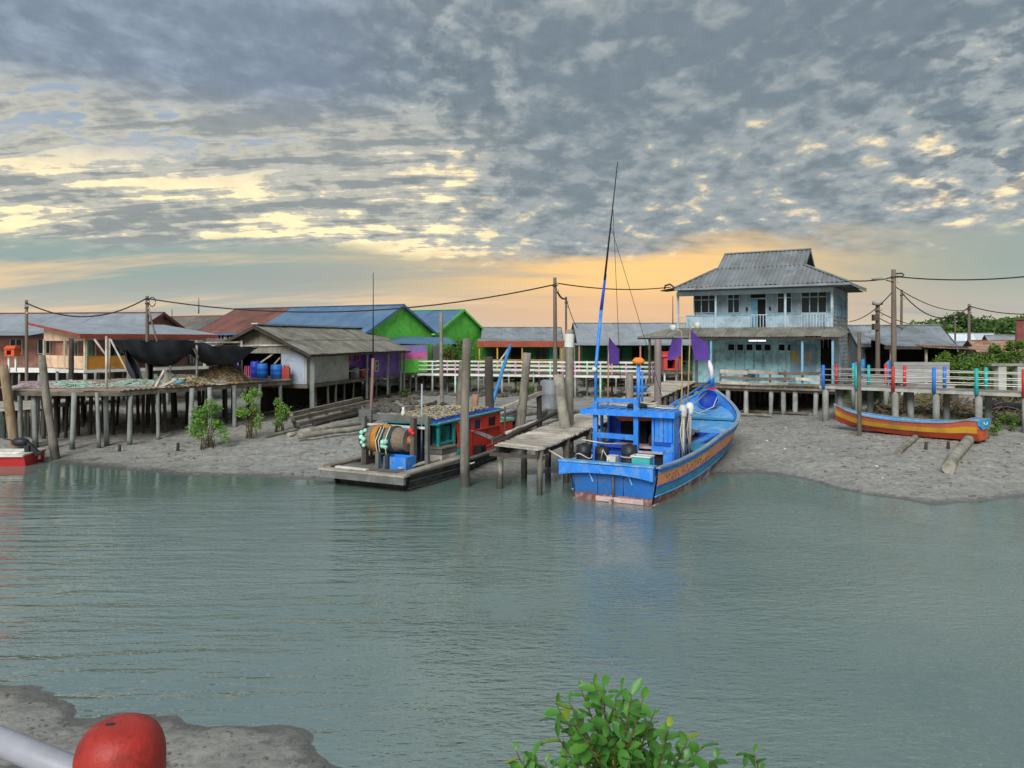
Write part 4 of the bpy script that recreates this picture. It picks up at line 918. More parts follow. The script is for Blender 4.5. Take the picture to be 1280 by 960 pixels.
bright = {'blue': paint('post_blue', 44, 110, 200, .5), 'teal': paint('post_teal', 30, 168, 166, .5), 'red': paint('post_red', 196, 52, 50, .5)}
def colour_walk():
    A, Bp = Vector((16.1, 40.1, 0)), Vector((25.3, 31.6, 0)); d = (Bp - A).normalized(); n = Vector((-d.y, d.x, 0)); L = (Bp - A).length; zd = 2.55
    W = thing('coloured_walkway', 'raised walkway with bright blue, teal and red rail posts on concrete piles', 'walkway', A)
    up = Vector((0, 0, zd))
    nb = 46; pl = MB(); pl.box((0, .82, 0), (L / nb - .012, 1.9, .06)); pm = pl.mesh('deck_plank', m_conc)
    for i in range(nb): inst('deck_plank', pm, W, frame_m(A + d * (L * (i + .5) / nb) + up + Vector((0, 0, -.03 + RND.uniform(0, .008))), d, n))
    mb = MB(); mb.beam(A + up - n * .1 + Vector((0, 0, -.1)), Bp + up - n * .1 + Vector((0, 0, -.1)), .08, .14); mb.build('edge_beam', m_greyw, W)
    cols = ['blue', 'teal', 'red']; far = ['red', 'teal', 'red', 'blue', 'teal', 'red']
    i = 0
    fx = lambda px: (lambda k: ((k * A.y - A.x) / (d.x - k * d.y)))((px - 640) / F)
    us = [fx(px) + .02 for px in (1030, 1071, 1117, 1168, 1221, 1280)] + [L]
    bases = []
    for i, u in enumerate(us):
        p = A + d * u
        mb = MB(); mb.tube([p + up + Vector((0, 0, -.16)) - n * .16, p + up + Vector((0, 0, 1.02)) - n * .16], .085, 10)
        mb.ball(p + up + Vector((0, 0, 1.02)) - n * .16, .085, 10, 6, (1, 1, .5)); mb.build('rail_post', bright[cols[i % 3]], W, smooth=True)
        q = p + n * 1.65 + d * .02
        mb = MB(); mb.tube([q + up + Vector((0, 0, -.05)), q + up + Vector((0, 0, 1.02))], .08, 10); mb.ball(q + up + Vector((0, 0, 1.02)), .08, 10, 6, (1, 1, .5)); mb.build('rail_post', bright[far[i % 6]], W, smooth=True)
        for s, r in ((.02, .155), (1.5, .15)):
            e = p + n * s + d * (.05 if s < 1 else .15); g = H(e.x, e.y) - .4
            mb = MB(); mb.tube([(e.x, e.y, g), (e.x, e.y, (g + zd) / 2), (e.x, e.y, zd - .1)], [r * 1.08, r, r], 12); mb.build('pile', m_pile, W, smooth=True)
        if i == 2 or i == 0:
            e = p + n * .9 + d * .5; g = H(e.x, e.y) - .4; mb = MB(); mb.tube([(e.x, e.y, g), (e.x, e.y, zd - .1)], .16, 12); mb.build('pile', m_pile, W, smooth=True)
        mb = MB(); mb.beam(p + up - n * .1 + Vector((0, 0, -.17)), p + up + n * 1.8 + Vector((0, 0, -.17)), .14, .16); mb.build('cross_beam', m_conc, W)
    for z in (.28, .55, .84):
        for off in (-.16, 1.65):
            mb = MB(); p, q = A + n * off + up + Vector((0, 0, z)), Bp + n * off + up + Vector((0, 0, z)); mb.tube([p, q], .02, 6); mb.build('rail', m_white, W, smooth=True)
    # the branch that runs back beside the house
    A, d = Vector((18.6, 42.0, 0)), Vector((.46, .888, 0)).normalized(); n = Vector((d.y, -d.x, 0)); L = 12.0
    W = thing('side_walkway', 'narrow walkway with close coloured posts running back between blue house and grey workshop', 'walkway', A)
    mb = MB(); mb.slab([A + up, A + up + n * 1.7, A + up + n * 1.7 + d * L, A + up + d * L], (0, 0, -.1)); mb.build('deck', m_conc, W)
    cs = ['teal', 'blue', 'red', 'blue', 'teal', 'blue']
    for k in range(8):
        for off in (.05, 1.65):
            p = A + d * (.2 + k * 1.55) + n * off
            mb = MB(); mb.tube([p + up + Vector((0, 0, -.1)), p + up + Vector((0, 0, 1.0))], .09, 8); mb.ball(p + up + Vector((0, 0, 1.0)), .09, 8, 5); mb.build('rail_post', bright[cs[(k + (2 if off > 1 else 0)) % 6]], W, smooth=True)
            if k % 2 == 0: mb = MB(); mb.tube([(p.x, p.y, H(p.x, p.y) - .3), (p.x, p.y, zd - .1)], .11, 8); mb.build('pile', m_pile, W, smooth=True)
    for z in (.3, .8):
        for off in (.05, 1.65): mb = MB(); mb.tube([A + up + n * off + Vector((0, 0, z)), A + up + n * off + d * L + Vector((0, 0, z))], .025, 6); mb.build('rail', m_white, W)
colour_walk()

def net_platform():
    z = 2.74
    pts = [P(20, 487, 33.3), P(150, 489, 33), P(300, 481, 38.6), P(362, 476, 41.5), P(352, 470, 46), P(232, 472, 45), P(120, 475, 41.5), P(30, 478, 40)]
    pts = [Vector((p.x, p.y, z)) for p in pts]
    N = thing('net_platform', 'large rough timber platform on many concrete posts, heaped with nets', 'platform', (-17, 36, 0))
    mb = MB(); mb.slab([p - Vector((0, 0, .03)) for p in reversed(pts)], (0, 0, -.07)); mb.build('deck_base', m_plank_d, N)
    pw = MB(); pw.box((0, 0, 0), (1, .2, .04)); pm = pw.mesh('deck_plank', mat('platform_plank', S(142, 124, 112), .85, .25, 1.6, (1, 1, 1), .4, .3))
    # boards run along the front edge, cut to the outline
    y = 33.1
    poly = [(p.x, p.y) for p in pts]
    while y < 46:
        xs = []
        for (x0, y0), (x1, y1) in zip(poly, poly[1:] + poly[:1]):
            if (y0 - y) * (y1 - y) < 0: xs.append(x0 + (x1 - x0) * (y - y0) / (y1 - y0))
        xs.sort()
        if len(xs) >= 2:
            x0, x1 = xs[0] - .1, xs[-1] + .1
            x = x0
            while x < x1 - .2:
                L = min(RND.uniform(2.6, 4.4), x1 - x)
                inst('deck_plank', pm, N, Matrix.Translation((x + L / 2, y, z + RND.uniform(-.012, .02))) @ Matrix.Rotation(RND.uniform(-.01, .01), 4, 'Z') @ Matrix.Diagonal((L - .02, 1, 1, 1))); x += L
        y += .22
    for a, b in zip(pts[:4], pts[1:4]):
        mb = MB(); mb.beam(a + Vector((0, .03, -.17)), b + Vector((0, .03, -.17)), .1, .16); mb.build('edge_beam', m_plank_d, N)
    front = [(25, 33.6), (42, 33.6), (47, 34.6), (61, 33.2), (93, 33.1), (121, 33.0), (132, 33.6), (163, 33.5), (197, 34.6), (240, 36.0), (262, 36.8), (293, 38.2), (325, 39.6), (350, 41)]
    Mi = RW[N.name].inverted()
    loc = lambda px, D: (lambda v: (v.x, v.y))(Mi @ Vector(((px - 640) / F * D, D, 0)))
    stilts(N, [loc(px, D) for px, D in front], z - .1, .1, m_pile, 'stilt', .06)
    back = [(px + RND.uniform(-5, 5), D) for D, r in ((36.4, range(40, 215, 15)), (39.2, range(40, 310, 16)), (42, range(70, 330, 30))) for px in r]
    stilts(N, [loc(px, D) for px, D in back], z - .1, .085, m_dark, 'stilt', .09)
    # lower landing stage behind on the left
    G = thing('low_landing', 'low dark landing stage under the edge of the net platform', 'landing stage', (-23, 37, 0))
    mb = MB(); mb.slab([P(-10, 512, 38), P(60, 507, 38), P(150, 500, 42), P(120, 497, 45), P(-10, 502, 44)][::-1], (0, 0, -.12)); mb.build('deck', m_plank, G)
    Mi2 = RW[G.name].inverted()
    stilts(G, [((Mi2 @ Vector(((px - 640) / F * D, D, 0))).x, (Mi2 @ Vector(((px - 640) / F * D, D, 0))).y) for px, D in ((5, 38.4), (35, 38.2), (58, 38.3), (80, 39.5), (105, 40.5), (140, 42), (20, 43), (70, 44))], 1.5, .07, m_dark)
    # canopy frame poles and the sagging black shade net
    poles = [(133, 420, 489, 33.4), (246, 425, 487, 36.6), (137, 423, 470, 41), (302, 426, 478, 39.5), (213, 428, 470, 43)]
    for i, (px, y0, y1, D) in enumerate(poles):
        a, b = P(px, y0, D), P(px, y1, D); b.z = z
        mb = MB(); mb.tube([b, a], .055, 6); mb.build('canopy_pole', m_plank, smooth=True, origin=b, label=['thin pole at the front edge of the net platform near its left corner', 'tall pole on the platform edge holding the shade net above the heaped nets', 'thin pole at the back of the platform behind the hanging net end', 'pole at the shack end of the shade net', 'short pole behind the middle of the shade net'][i], cat='pole', group='poles holding the shade net')
    for i, (a, b, lab) in enumerate(((P(118, 424, 33.5), P(134, 446, 33.5), 'grey diagonal brace in front of the ochre panel'), (P(240, 432, 36.6), P(248, 447, 36.6), 'short brace beside the tall pole of the shade net'), (P(138, 424, 38), P(170, 485, 38), 'long slanting prop under the hanging end of the shade net'), (P(157, 430, 41), P(300, 428, 41), 'long horizontal bamboo carrying the shade net'))):
        mb = MB(); mb.tube([a, b], .05, 6); mb.build('canopy_brace', m_plank, smooth=True, origin=a, label=lab, cat='brace')
    net = mat('shade_net', S(52, 57, 64), .9, .35, 1.4, (1, 1, 1), .5, 0, bscale=30)
    S_ = thing('shade_net', 'black shade netting slung in sagging folds over the platform', 'shade net', P(150, 430, 38))
    def sheet(name, top, nx, ny, f):
        vs = [f(i / nx, j / ny) for j in range(ny + 1) for i in range(nx + 1)]
        fs = [(j * (nx + 1) + i, j * (nx + 1) + i + 1, (j + 1) * (nx + 1) + i + 1, (j + 1) * (nx + 1) + i) for j in range(ny) for i in range(nx)]
        mb = MB(); mb.add(vs, fs); return mb.build(name, net, S_, smooth=True)
    def fold(u, v, k): return .11 * math.sin(u * 13 + v * 6 + k) + .06 * math.sin(u * 29 - v * 11 + k * 2)
    def belly(pa, pb, sag_top, sag, D0, D1):
        def f(u, v):
            px = pa[0] + (pb[0] - pa[0]) * u; top = pa[1] + (pb[1] - pa[1]) * u + sag_top * 4 * u * (1 - u)
            dep = sag(u); s = math.sin(math.pi * v)
            D = D0 + (D1 - D0) * v + fold(u, v, 1)
            y = top + dep * s ** .8 + (v * 1.5)
            return P(px, y + fold(u, v, 2) * 12, D)
        return f
    sheet('net_sheet', 0, 48, 14, belly((142, 425), (243, 424), 1.5, lambda u: 31 * math.sin(math.pi * min(1, u * .86 + .02)) ** .75, 35.2, 40.5))
    sheet('net_sheet', 0, 40, 12, belly((234, 426), (322, 433), 3, lambda u: 25 * math.sin(math.pi * min(1, .16 + u * .84)) ** .9, 36.4, 41))
    def drape(u, v):
        px = 150 + 8 * u + (165 - 150) * v + 9 * u * v; return P(px + 2 * math.sin(v * 7 + u * 4), 430 + 47 * v, 36.5 + .35 * math.sin(u * 9 + v * 3))
    sheet('net_fall', 0, 10, 16, drape)
    def drape2(u, v):
        w = 7 - 2 * math.sin(v * 3.0) + 6 * max(0, v - .8); return P(187 + (u - .5) * w * 1.4 + 2 * v, 448 + 30 * v, 39 + .3 * math.sin(u * 9 + v * 4))
    sheet('net_fall', 0, 8, 12, drape2)
net_platform()

# ---------------------------------------------------------------- poles, mooring posts, cables
def pole(name, label, cat, top, base, r0, r1, m=None, group=None, n=10, wob=.05, seg=7, bend=.06, parts=None):
    top, base = Vector(top), Vector(base)
    t = thing(name, label, cat, base, 0, group) if parts else None
    pts = []; rs = []
    bx, by = RND.uniform(-bend, bend), RND.uniform(-bend, bend)
    for i in range(seg + 1):
        u = i / seg; p = base.lerp(top, u) + Vector((bx, by, 0)) * math.sin(math.pi * u); pts.append(p); rs.append((r0 + (r1 - r0) * u) * RND.uniform(.95, 1.06))
    mb = MB(); mb.tube(pts, rs, n, True, wob, RND)
    if t: mb.build('shaft', m or m_post, t, smooth=True); return t
    return mb.build(name, m or m_post, None, smooth=True, label=label, cat=cat, group=group, origin=base)
G_ = 'mooring posts along the muddy bank'
def moor(px0, y0, px1, D, r, label, m=None, top=None, r1=None, tilt=0):
    x1 = (px1 - 640) / F * D; g = min(H(x1, D), .9) - .6
    p0 = P(px0, y0, D + tilt)
    pole('mooring_post', label, 'post', p0, (x1, D, g), r, r1 or r * .88, m, G_, 12, .09, 9, .05)
moor(583.5, 423, 582, 25.7, .165, 'tall thick mooring post standing in the water against the red boat')
moor(712, 412, 708, 29.2, .17, 'tall post with pale tape near its top beside the split leaning post')
moor(698, 468, 717, 28.4, .19, 'split and leaning bare post at the side of the plank jetty', m_log, None, .2)
moor(659, 441, 645, 33, .2, 'leaning grey post behind the red boat bow')
moor(611, 446, 613.5, 33, .19, 'post with a black tarred lower half behind the red cabin', m_dark)
moor(579, 452, 570, 37, .2, 'short slanting post on the mud behind the nets on the red boat', m_plank_d)
moor(594.5, 493, 592, 35, .17, 'low red brown stump on the mud behind the red boat', mat('reddish_post', S(146, 112, 92), .85, .25, 1.5, VG, .4, .1))
moor(822.5, 424, 821, 34, .17, 'tall square topped post at the jetty edge before the purple flags', mat('mauve_grey_post', S(132, 118, 114), .85, .2, 1.5, VG, .4, .1))
moor(787, 467, 788, 37.5, .2, 'stout grey stump on the far edge of the plank jetty')
moor(52, 444, 73, 31.2, .16, 'long leaning post at the waterline before the net platform')
moor(4, 457, 22, 32.8, .2, 'leaning brown stained post at the end of the net platform', mat('stained_post', S(140, 122, 98), .85, .3, 1.5, VG, .5, .1, dirt=S(110, 88, 54), dirt_amt=.7))
moor(89, 423, 91, 40.5, .13, 'thick dark post behind the net platform in front of the beige panel', m_dark)
moor(551.5, 391, 553, 50, .13, 'slender tall pole standing between the lilac lean-to and the bush')
moor(1074, 415, 1074.5, 33.5, .09, 'thin stake in the mud touching the yellow and red longboat', m_plank_d)
for px, y, D, lab in ((149, 551, 32.0, 'small dark stub in the mud below the net platform'), (222, 553, 31.9, 'small forked stub in the mud beside the round shrub'), (1157, 556, 30, 'tiny stub of a stake below the longboat'), (1185, 557, 30, 'tiny stub of a stake next to the larger log')):
    x = (px - 640) / F * D; g = H(x, D); mb = MB(); mb.tube([(x, D, g - .2), (x + .02, D, g + .28), (x + .03, D, g + .32)], [.07, .06, .03], 7, True, .1, RND); mb.build('stake_stub', m_dark, smooth=True, origin=(x, D, g), label=lab, cat='stub')
# pale band on the taped post
mb = MB(); p = P(711.8, 426, 29.2); mb.tube([p - Vector((.01, 0, .24)), p + Vector((.01, 0, .26))], .185, 12, False); mb.build('tape_band', m_white, smooth=True, origin=p, label='pale tape wound round the top of the tall post', cat='tape')

def upole(px, y0, D, r, label, zb=None, m=None):
    x = (px - 640) / F * D; zb = zb if zb is not None else H(x, D) - .4
    t = pole('utility_pole', label, 'utility pole', P(px, y0, D), (x, D, zb), r, r * .75, m or mat('utility_pole_wood', S(104, 92, 82), .85, .2, 1.2, VG, .3, .15), 'utility poles of the village', 10, .02, 6, .03, parts=True)
    tp = P(px, y0, D)
    for k in (.35, .75):
        mb = MB(); mb.lathe(tp + Vector((r * 1.2, -r, -k)), [(.03, -.06), (.07, -.04), (.05, 0), (.07, .04), (.03, .07)], 8); mb.build('insulator', m_greyw, t, smooth=True)
    mb = MB(); mb.lathe(tp + Vector((0, 0, -.45)), [(r * .98, -.04), (r * 1.1, -.04), (r * 1.1, .04), (r * .98, .04)], 10, None, False); mb.build('iron_band', m_iron, t)
    return t, tp
U = {}
U['a'] = upole(33, 375, 44, .1, 'dark pole left of the porch house carrying one sagging cable')
U['b'] = upole(184, 370, 46, .12, 'pole rising behind the shade net with a coil of wire near its top')
U['c'] = upole(693.5, 347, 43, .13, 'tall pole set in a concrete drum on the mud behind the jetty')
U['d'] = upole(707.5, 371, 57, .1, 'shorter pole just behind the pole with the concrete drum')
U['e'] = upole(1117, 337, 46, .17, 'tall pole with a street lamp arm beside the plank screen')
U['f'] = upole(1127, 362, 62, .12, 'thinner pole close behind the street lamp pole')
U['g'] = upole(1097, 380, 50.5, .17, 'squat pole with a drum shaped cap in front of the grey workshop')
U['h'] = upole(1211.5, 380, 70, .15, 'pole standing before the pale far roofs below the hill')
U['i'] = upole(1193.5, 392, 74, .1, 'slim grey pole left of the pole among the far roofs')
U['j'] = upole(1184, 416, 76, .09, 'very short pole beside the far bright roof')
# street lamp, drum base, cap
t, tp = U['e']
mb = MB(); a = tp + Vector((-.05, -.1, -.75)); mb.tube([a, a + Vector((-.5, -.1, .1))], .035, 6); mb.build('lamp_arm', m_iron, t, smooth=True)
mb = MB(); mb.ball(a + Vector((-.95, -.15, .17)), .5, 12, 6, (.95, .28, .16)); mb.build('lamp_head', mat('lamp_grey', S(120, 120, 118), .5, .1), t, smooth=True)
mb = MB(); mb.tube([tp + Vector((.05, 0, -.25)), tp + Vector((.5, 0, -.22)), tp + Vector((.62, 0, -.32)), tp + Vector((.5, 0, -.42)), tp + Vector((.1, 0, -.45))], .045, 6); mb.build('wire_loop', m_cable, t, smooth=True)
t, tp = U['b']
mb = MB(); c = tp + Vector((.3, 0, -.35)); mb.tube([c + Vector((.2 * math.cos(i * .6), 0, .28 * math.sin(i * .6))) for i in range(11)], .03, 6); mb.build('wire_coil', m_cable, t, smooth=True)
mb = MB(); a = tp + Vector((.1, 0, -.9)); mb.tube([a, a + Vector((.75, -.4, -2.1))], .06, 6); mb.build('stay_timber', m_plank_d, t, smooth=True)
t, tp = U['g']
mb = MB(); mb.lathe(tp, [(.1, -.1), (.32, -.05), (.34, .12), (.3, .2), (.12, .27)], 14); mb.build('drum_cap', m_greyw, t, smooth=True)
for k in (.9, 1.5): mb = MB(); mb.box(tp + Vector((-.2, -.1, -k)), (.35, .3, .4)); mb.build('meter_box', m_iron, t)
t, tp = U['c']
b = Vector((tp.x, 43, H(tp.x, 43) - .3)); mb = MB(); mb.lathe(b + Vector((-.15, 0, 0)), [(.7, 0), (.68, .8), (.71, .82), (.68, .86), (.67, 1.6), (.7, 1.64), (.67, 1.7), (.66, 2.35), (.5, 2.4)], 20); mb.build('concrete_drum', mat('stained_drum', S(112, 116, 120), .85, .3, 1.4, (1.5, 1.5, .5), .4, .1, dirt=S(70, 70, 72), dirt_amt=.6), t, smooth=True)
for lab, px, y0, y1, D in (('thin aerial mast over the grey tile roof', 215, 386, 420, 60), ('thin aerial on the beige gable', 248.5, 372, 392, 68), ('thin aerial mast behind the veranda corner of the blue house', 841, 370, 430, 62)):
    a, b = P(px, y0, D), P(px, y1, D); mb = MB(); mb.tube([b, a], [.06, .025], 6); mb.build('aerial_mast', m_iron, smooth=True, origin=b, label=lab, cat='aerial')
def cable(a, b, sag, r, label, n=18):
    a, b = Vector(a), Vector(b); mb = MB()
    mb.tube([a.lerp(b, i / n) - Vector((0, 0, sag * 4 * (i / n) * (1 - i / n))) for i in range(n + 1)], r, 5)
    mb.build('overhead_cable', m_cable, smooth=True, origin=a, label=label, cat='cable', group='overhead cables between the poles')
T_ = lambda k, dz=.15: U[k][1] + Vector((0, -.1, -dz))
cable(T_('a'), T_('b'), .95, .04, 'cable sagging between the pole by the porch house and the coil pole')
cable(T_('b'), T_('c', .4), 1.15, .04, 'longest cable, dipping over the brown and blue roofs to the drum pole')
cable(T_('c', .3), P(838, 359, 50), .25, .035, 'cable from the drum pole to the corner of the blue house roof')
cable(P(1062, 351, 46), T_('e', .45), .1, .04, 'short cable from the blue house eave to the street lamp pole')
cable(T_('e', .42), P(1330, 340, 40), .3, .04, 'cable running from the street lamp pole out past the hill')
cable(T_('f', .3), T_('h', .2), 1.5, .045, 'cable sagging from the thin pole towards the far roofs pole')
cable(T_('h', .2), P(1330, 388, 62), .5, .045, 'cable from the far roofs pole over the tree tops')
cable(T_('e', 1.0), T_('h', .5), .6, .03, 'upper slack cable from the lamp pole to the far roofs pole')
cable(T_('g', .5), T_('i', .6), .8, .03, 'low cable from the squat pole over the workshop roof')
cable(T_('g', .9), P(1182, 408, 74), .7, .03, 'lowest cable from the squat pole to the hill side')
cable(T_('e', 1.2), P(1062, 402, 58), .4, .03, 'slanting cable dropping from the lamp pole behind the blue house')
cable(T_('c', .5), T_('d', .1), .3, .06, 'bundle of slack wires between the drum pole and its neighbour', 8)
cable(T_('d', .1), P(722, 410, 64), .3, .03, 'service wire from the shorter pole down to the pale roof', 8)

# blue leaning spar, fallen beam and logs between the boats and the walkway
def bar(name, label, cat, a, b, r, m, sq=False, n=8, r1=None):
    a, b = Vector(a), Vector(b); mb = MB()
    if sq: mb.beam(a, b, r * 2, r * 1.6)
    else: mb.tube([a.lerp(b, i / 6) + Vector((RND.uniform(-.2, .2), RND.uniform(-.2, .2), RND.uniform(-.2, .2))) * (r if 0 < i < 6 else 0) for i in range(7)], [(r + ((r1 or r) - r) * i / 6) * RND.uniform(.93, 1.07) for i in range(7)], n, True, .05, RND)
    mb.build(name, m, smooth=not sq, origin=a, label=label, cat=cat)
bar('leaning_spar', 'blue and teal spar leaning across the pastel walkway rail', 'spar', P(616, 503, 49), P(638, 432, 52), .12, paint('spar_blue', 58, 130, 190))
bar('leaning_spar', 'thin bare stick leaning beside the blue spar', 'spar', P(622, 455, 55), P(637, 434, 55), .06, m_plank)
bar('fallen_beam', 'long pale squared beam propped up behind the red boat', 'beam', P(614, 517, 33), P(678, 490, 35), .1, m_plank, True)
bar('beam_prop', 'dark prop holding up the end of the long squared beam', 'prop', P(674, 535, 35), P(674, 482, 35), .12, m_dark)
bar('mud_log', 'grey log lying on the mud below the fallen beam', 'log', P(618, 523, 38), P(690, 512, 43), .16, m_log)
bar('mud_log', 'lower pale log nearest the red boat roof', 'log', P(620, 530, 36.5), P(684, 535, 36), .2, m_log)
bar('mud_log', 'bleached log farther back between the pastel walkway piles', 'log', P(634, 505, 47), P(700, 509, 46), .13, m_log)
bar('mud_log', 'dark log resting on the mud near the slanting post', 'log', P(553, 505, 43), P(568, 511, 41.5), .13, m_dark)
bar('jetty_rail', 'dark slanting handrail beside the plank jetty', 'rail', P(632, 548, 29.5), P(700, 514, 36), .09, m_dark)
bar('jetty_rail', 'grey lower handrail pole beside the plank jetty', 'rail', P(633, 541, 30.5), P(672, 526, 33.5), .07, m_plank)
bar('thin_stake', 'thin rusty stake behind the green box of the red boat', 'stake', P(631, 545, 31), P(631.5, 508, 31), .035, m_iron)
# ---------------------------------------------------------------- boats
def cr(st, n=44):
    st = np.array(st, float); t = st[:, 0]; out = []
    for u in np.linspace(t[0], t[-1], n):
        i = min(max(int(np.searchsorted(t, u)) - 1, 0), len(t) - 2); h = (u - t[i]) / (t[i + 1] - t[i])
        p0, p1, p2, p3 = st[max(i - 1, 0)], st[i], st[i + 1], st[min(i + 2, len(t) - 1)]
        m1 = (p2 - p0) / max(p2[0] - p0[0], 1e-6) * (t[i + 1] - t[i]); m2 = (p3 - p1) / max(p3[0] - p1[0], 1e-6) * (t[i + 1] - t[i])
        v = (2 * h ** 3 - 3 * h * h + 1) * p1 + (h ** 3 - 2 * h * h + h) * m1 + (-2 * h ** 3 + 3 * h * h) * p2 + (h ** 3 - h * h) * m2; v[0] = u; out.append(v)
    return np.array(out)
class Hull:
    """stations: t, gunwale half beam, gunwale height, bottom half beam, bottom height"""
    def __init__(s, B, st, pw=1.3, n=44): s.B, s.S, s.pw = B, cr(st, n), pw
    def pt(s, k, f, side, inset=0.0):
        t, bh, zg, bb, zb = s.S[k]; half = max(0.02, bh + (bb - bh) * f ** s.pw - inset)
        return (side * half, t, zg + (zb - zg) * f)
    def band(s, f0, f1, name, m, nf=3, out=0.0, k0=0, k1=None, sides=(1, -1), label=None):
        k1 = k1 or len(s.S); mb = MB()
        for sd in sides:
            vs = [s.pt(k, f0 + (f1 - f0) * j / nf, sd, -out) for k in range(k0, k1) for j in range(nf + 1)]
            fs = [(i * (nf + 1) + j, (i + 1) * (nf + 1) + j, (i + 1) * (nf + 1) + j + 1, i * (nf + 1) + j + 1) for i in range(k1 - k0 - 1) for j in range(nf)]
            mb.add(vs, fs if sd > 0 else [f[::-1] for f in fs])
        return mb.build(name, m, s.B, False, True, label=label)
    def inner(s, m, depth, inset=.09, name='inner_planking', k0=0):
        mb = MB(); K = range(k0, len(s.S))
        for sd in (1, -1):
            vs = []
            for k in K:
                t, bh, zg, bb, zb = s.S[k]
                vs += [(sd * max(.01, bh - inset), t, zg - .01), (sd * max(.01, bh - inset - .05 + (bb - bh) * .25), t, zg - depth)]
            fs = [(2 * i, 2 * i + 1, 2 * i + 3, 2 * i + 2) for i in range(len(K) - 1)]
            mb.add(vs, fs)
        return mb.build(name, m, s.B, False, True)
    def deck(s, z, m, t0, t1, name='deck', inset=.1, cols=6):
        mb = MB(); K = [k for k in range(len(s.S)) if t0 <= s.S[k][0] <= t1]
        vs = []
        for k in K:
            t, bh, zg, bb, zb = s.S[k]; h = max(.02, bh - inset)
            for j in range(cols + 1): vs.append((h * (2 * j / cols - 1), t, z(t) if callable(z) else z))
        mb.add(vs, [(i * (cols + 1) + j, i * (cols + 1) + j + 1, (i + 1) * (cols + 1) + j + 1, (i + 1) * (cols + 1) + j) for i in range(len(K) - 1) for j in range(cols)])
        return mb.build(name, m, s.B, False)
    def rail(s, m, w=.1, h=.07, dz=0, off=0, name='gunwale', k0=0, k1=None, sides=(1, -1)):
        for sd in sides:
            mb = MB(); vs = []; K = range(k0, k1 or len(s.S))
            for k in K:
                t, bh, zg, bb, zb = s.S[k]; x = bh + off
                for dx, d in ((-w, 0), (w * .5, 0), (w * .5, h), (-w, h)): vs.append((sd * max(.015, x + dx), t, zg + dz + d))
            fs = []
            for i in range(len(K) - 1):
                for j in range(4): fs.append((i * 4 + j, i * 4 + (j + 1) % 4, (i + 1) * 4 + (j + 1) % 4, (i + 1) * 4 + j))
            fs += [(3, 2, 1, 0), tuple((len(K) - 1) * 4 + j for j in range(4))]
            mb.add(vs, fs if sd < 0 else [f[::-1] for f in fs]); mb.build(name, m, s.B, False)
b_br = mat('boat_bright_blue', S(40, 124, 216), .5, .1, 1.5, (1, 1, 1), .12, .06, dirt=S(110, 150, 184), dirt_amt=.5, dirt_scale=2.6, scuff=(S(46, 66, 92), .6))
b_md = mat('boat_mid_blue', S(22, 92, 164), .55, .12, 1.5, (1, 1, 1), .12, .06, dirt=S(60, 84, 104), dirt_amt=.65, dirt_scale=1.8, scuff=(S(96, 116, 130), .5))
b_dk = mat('boat_royal_blue', S(22, 70, 176), .55, .12, 1.5, (1, 1, 1), .12, .06, dirt=S(30, 50, 100), dirt_amt=.4)
b_tl = mat('boat_teal_blue', S(46, 134, 168), .6, .12, 1.5, (1, 1, 1), .12, .05, dirt=S(60, 96, 106), dirt_amt=.5, dirt_scale=2)
b_pl = mat('boat_worn_blue', S(74, 144, 200), .65, .15, 2, (1, 1, 1), .2, .1, dirt=S(150, 176, 190), dirt_amt=.6, dirt_scale=2.5)
b_or = mat('boat_orange_band', S(216, 142, 98), .6, .14, 2, (1, 1, 1), .12, .05, dirt=S(150, 110, 84), dirt_amt=.55, dirt_scale=2.6, scuff=(S(110, 84, 70), .6))
b_bt = mat('boat_bottom', S(112, 68, 60), .7, .2, 1.6, (1, 1, .6), .25, .1, dirt=S(168, 156, 146), dirt_amt=.85, dirt_scale=1.7)
b_gw = mat('worn_gunwale', S(128, 142, 152), .75, .2, 3, (1, 1, 1), .3, .1, dirt=S(90, 130, 170), dirt_amt=.5)
m_rope = mat('pale_rope', S(196, 188, 164), .85, .15, 6, (1, 1, 1), .3, .1)
m_pur = mat('purple_cloth', S(74, 48, 122), .85, .15, 2, (1, 1, 1), .2, .15)
def rope(B, pts, r=.015, name='rope', m=None, world=False):
    mb = MB(); mb.tube(pts, r, 5); return mb.build(name, m or m_rope, B, world, True)
def lbox(B, name, a, b, m, parent=None): mb = MB(); mb.box2(a, b); return mb.build(name, m, parent or B, False)
def lbeam(B, name, a, b, w, h, m): mb = MB(); mb.beam(a, b, w, h); return mb.build(name, m, B, False)
def ltube(B, name, pts, r, m, n=8): mb = MB(); mb.tube(pts, r, n); return mb.build(name, m, B, False, True)

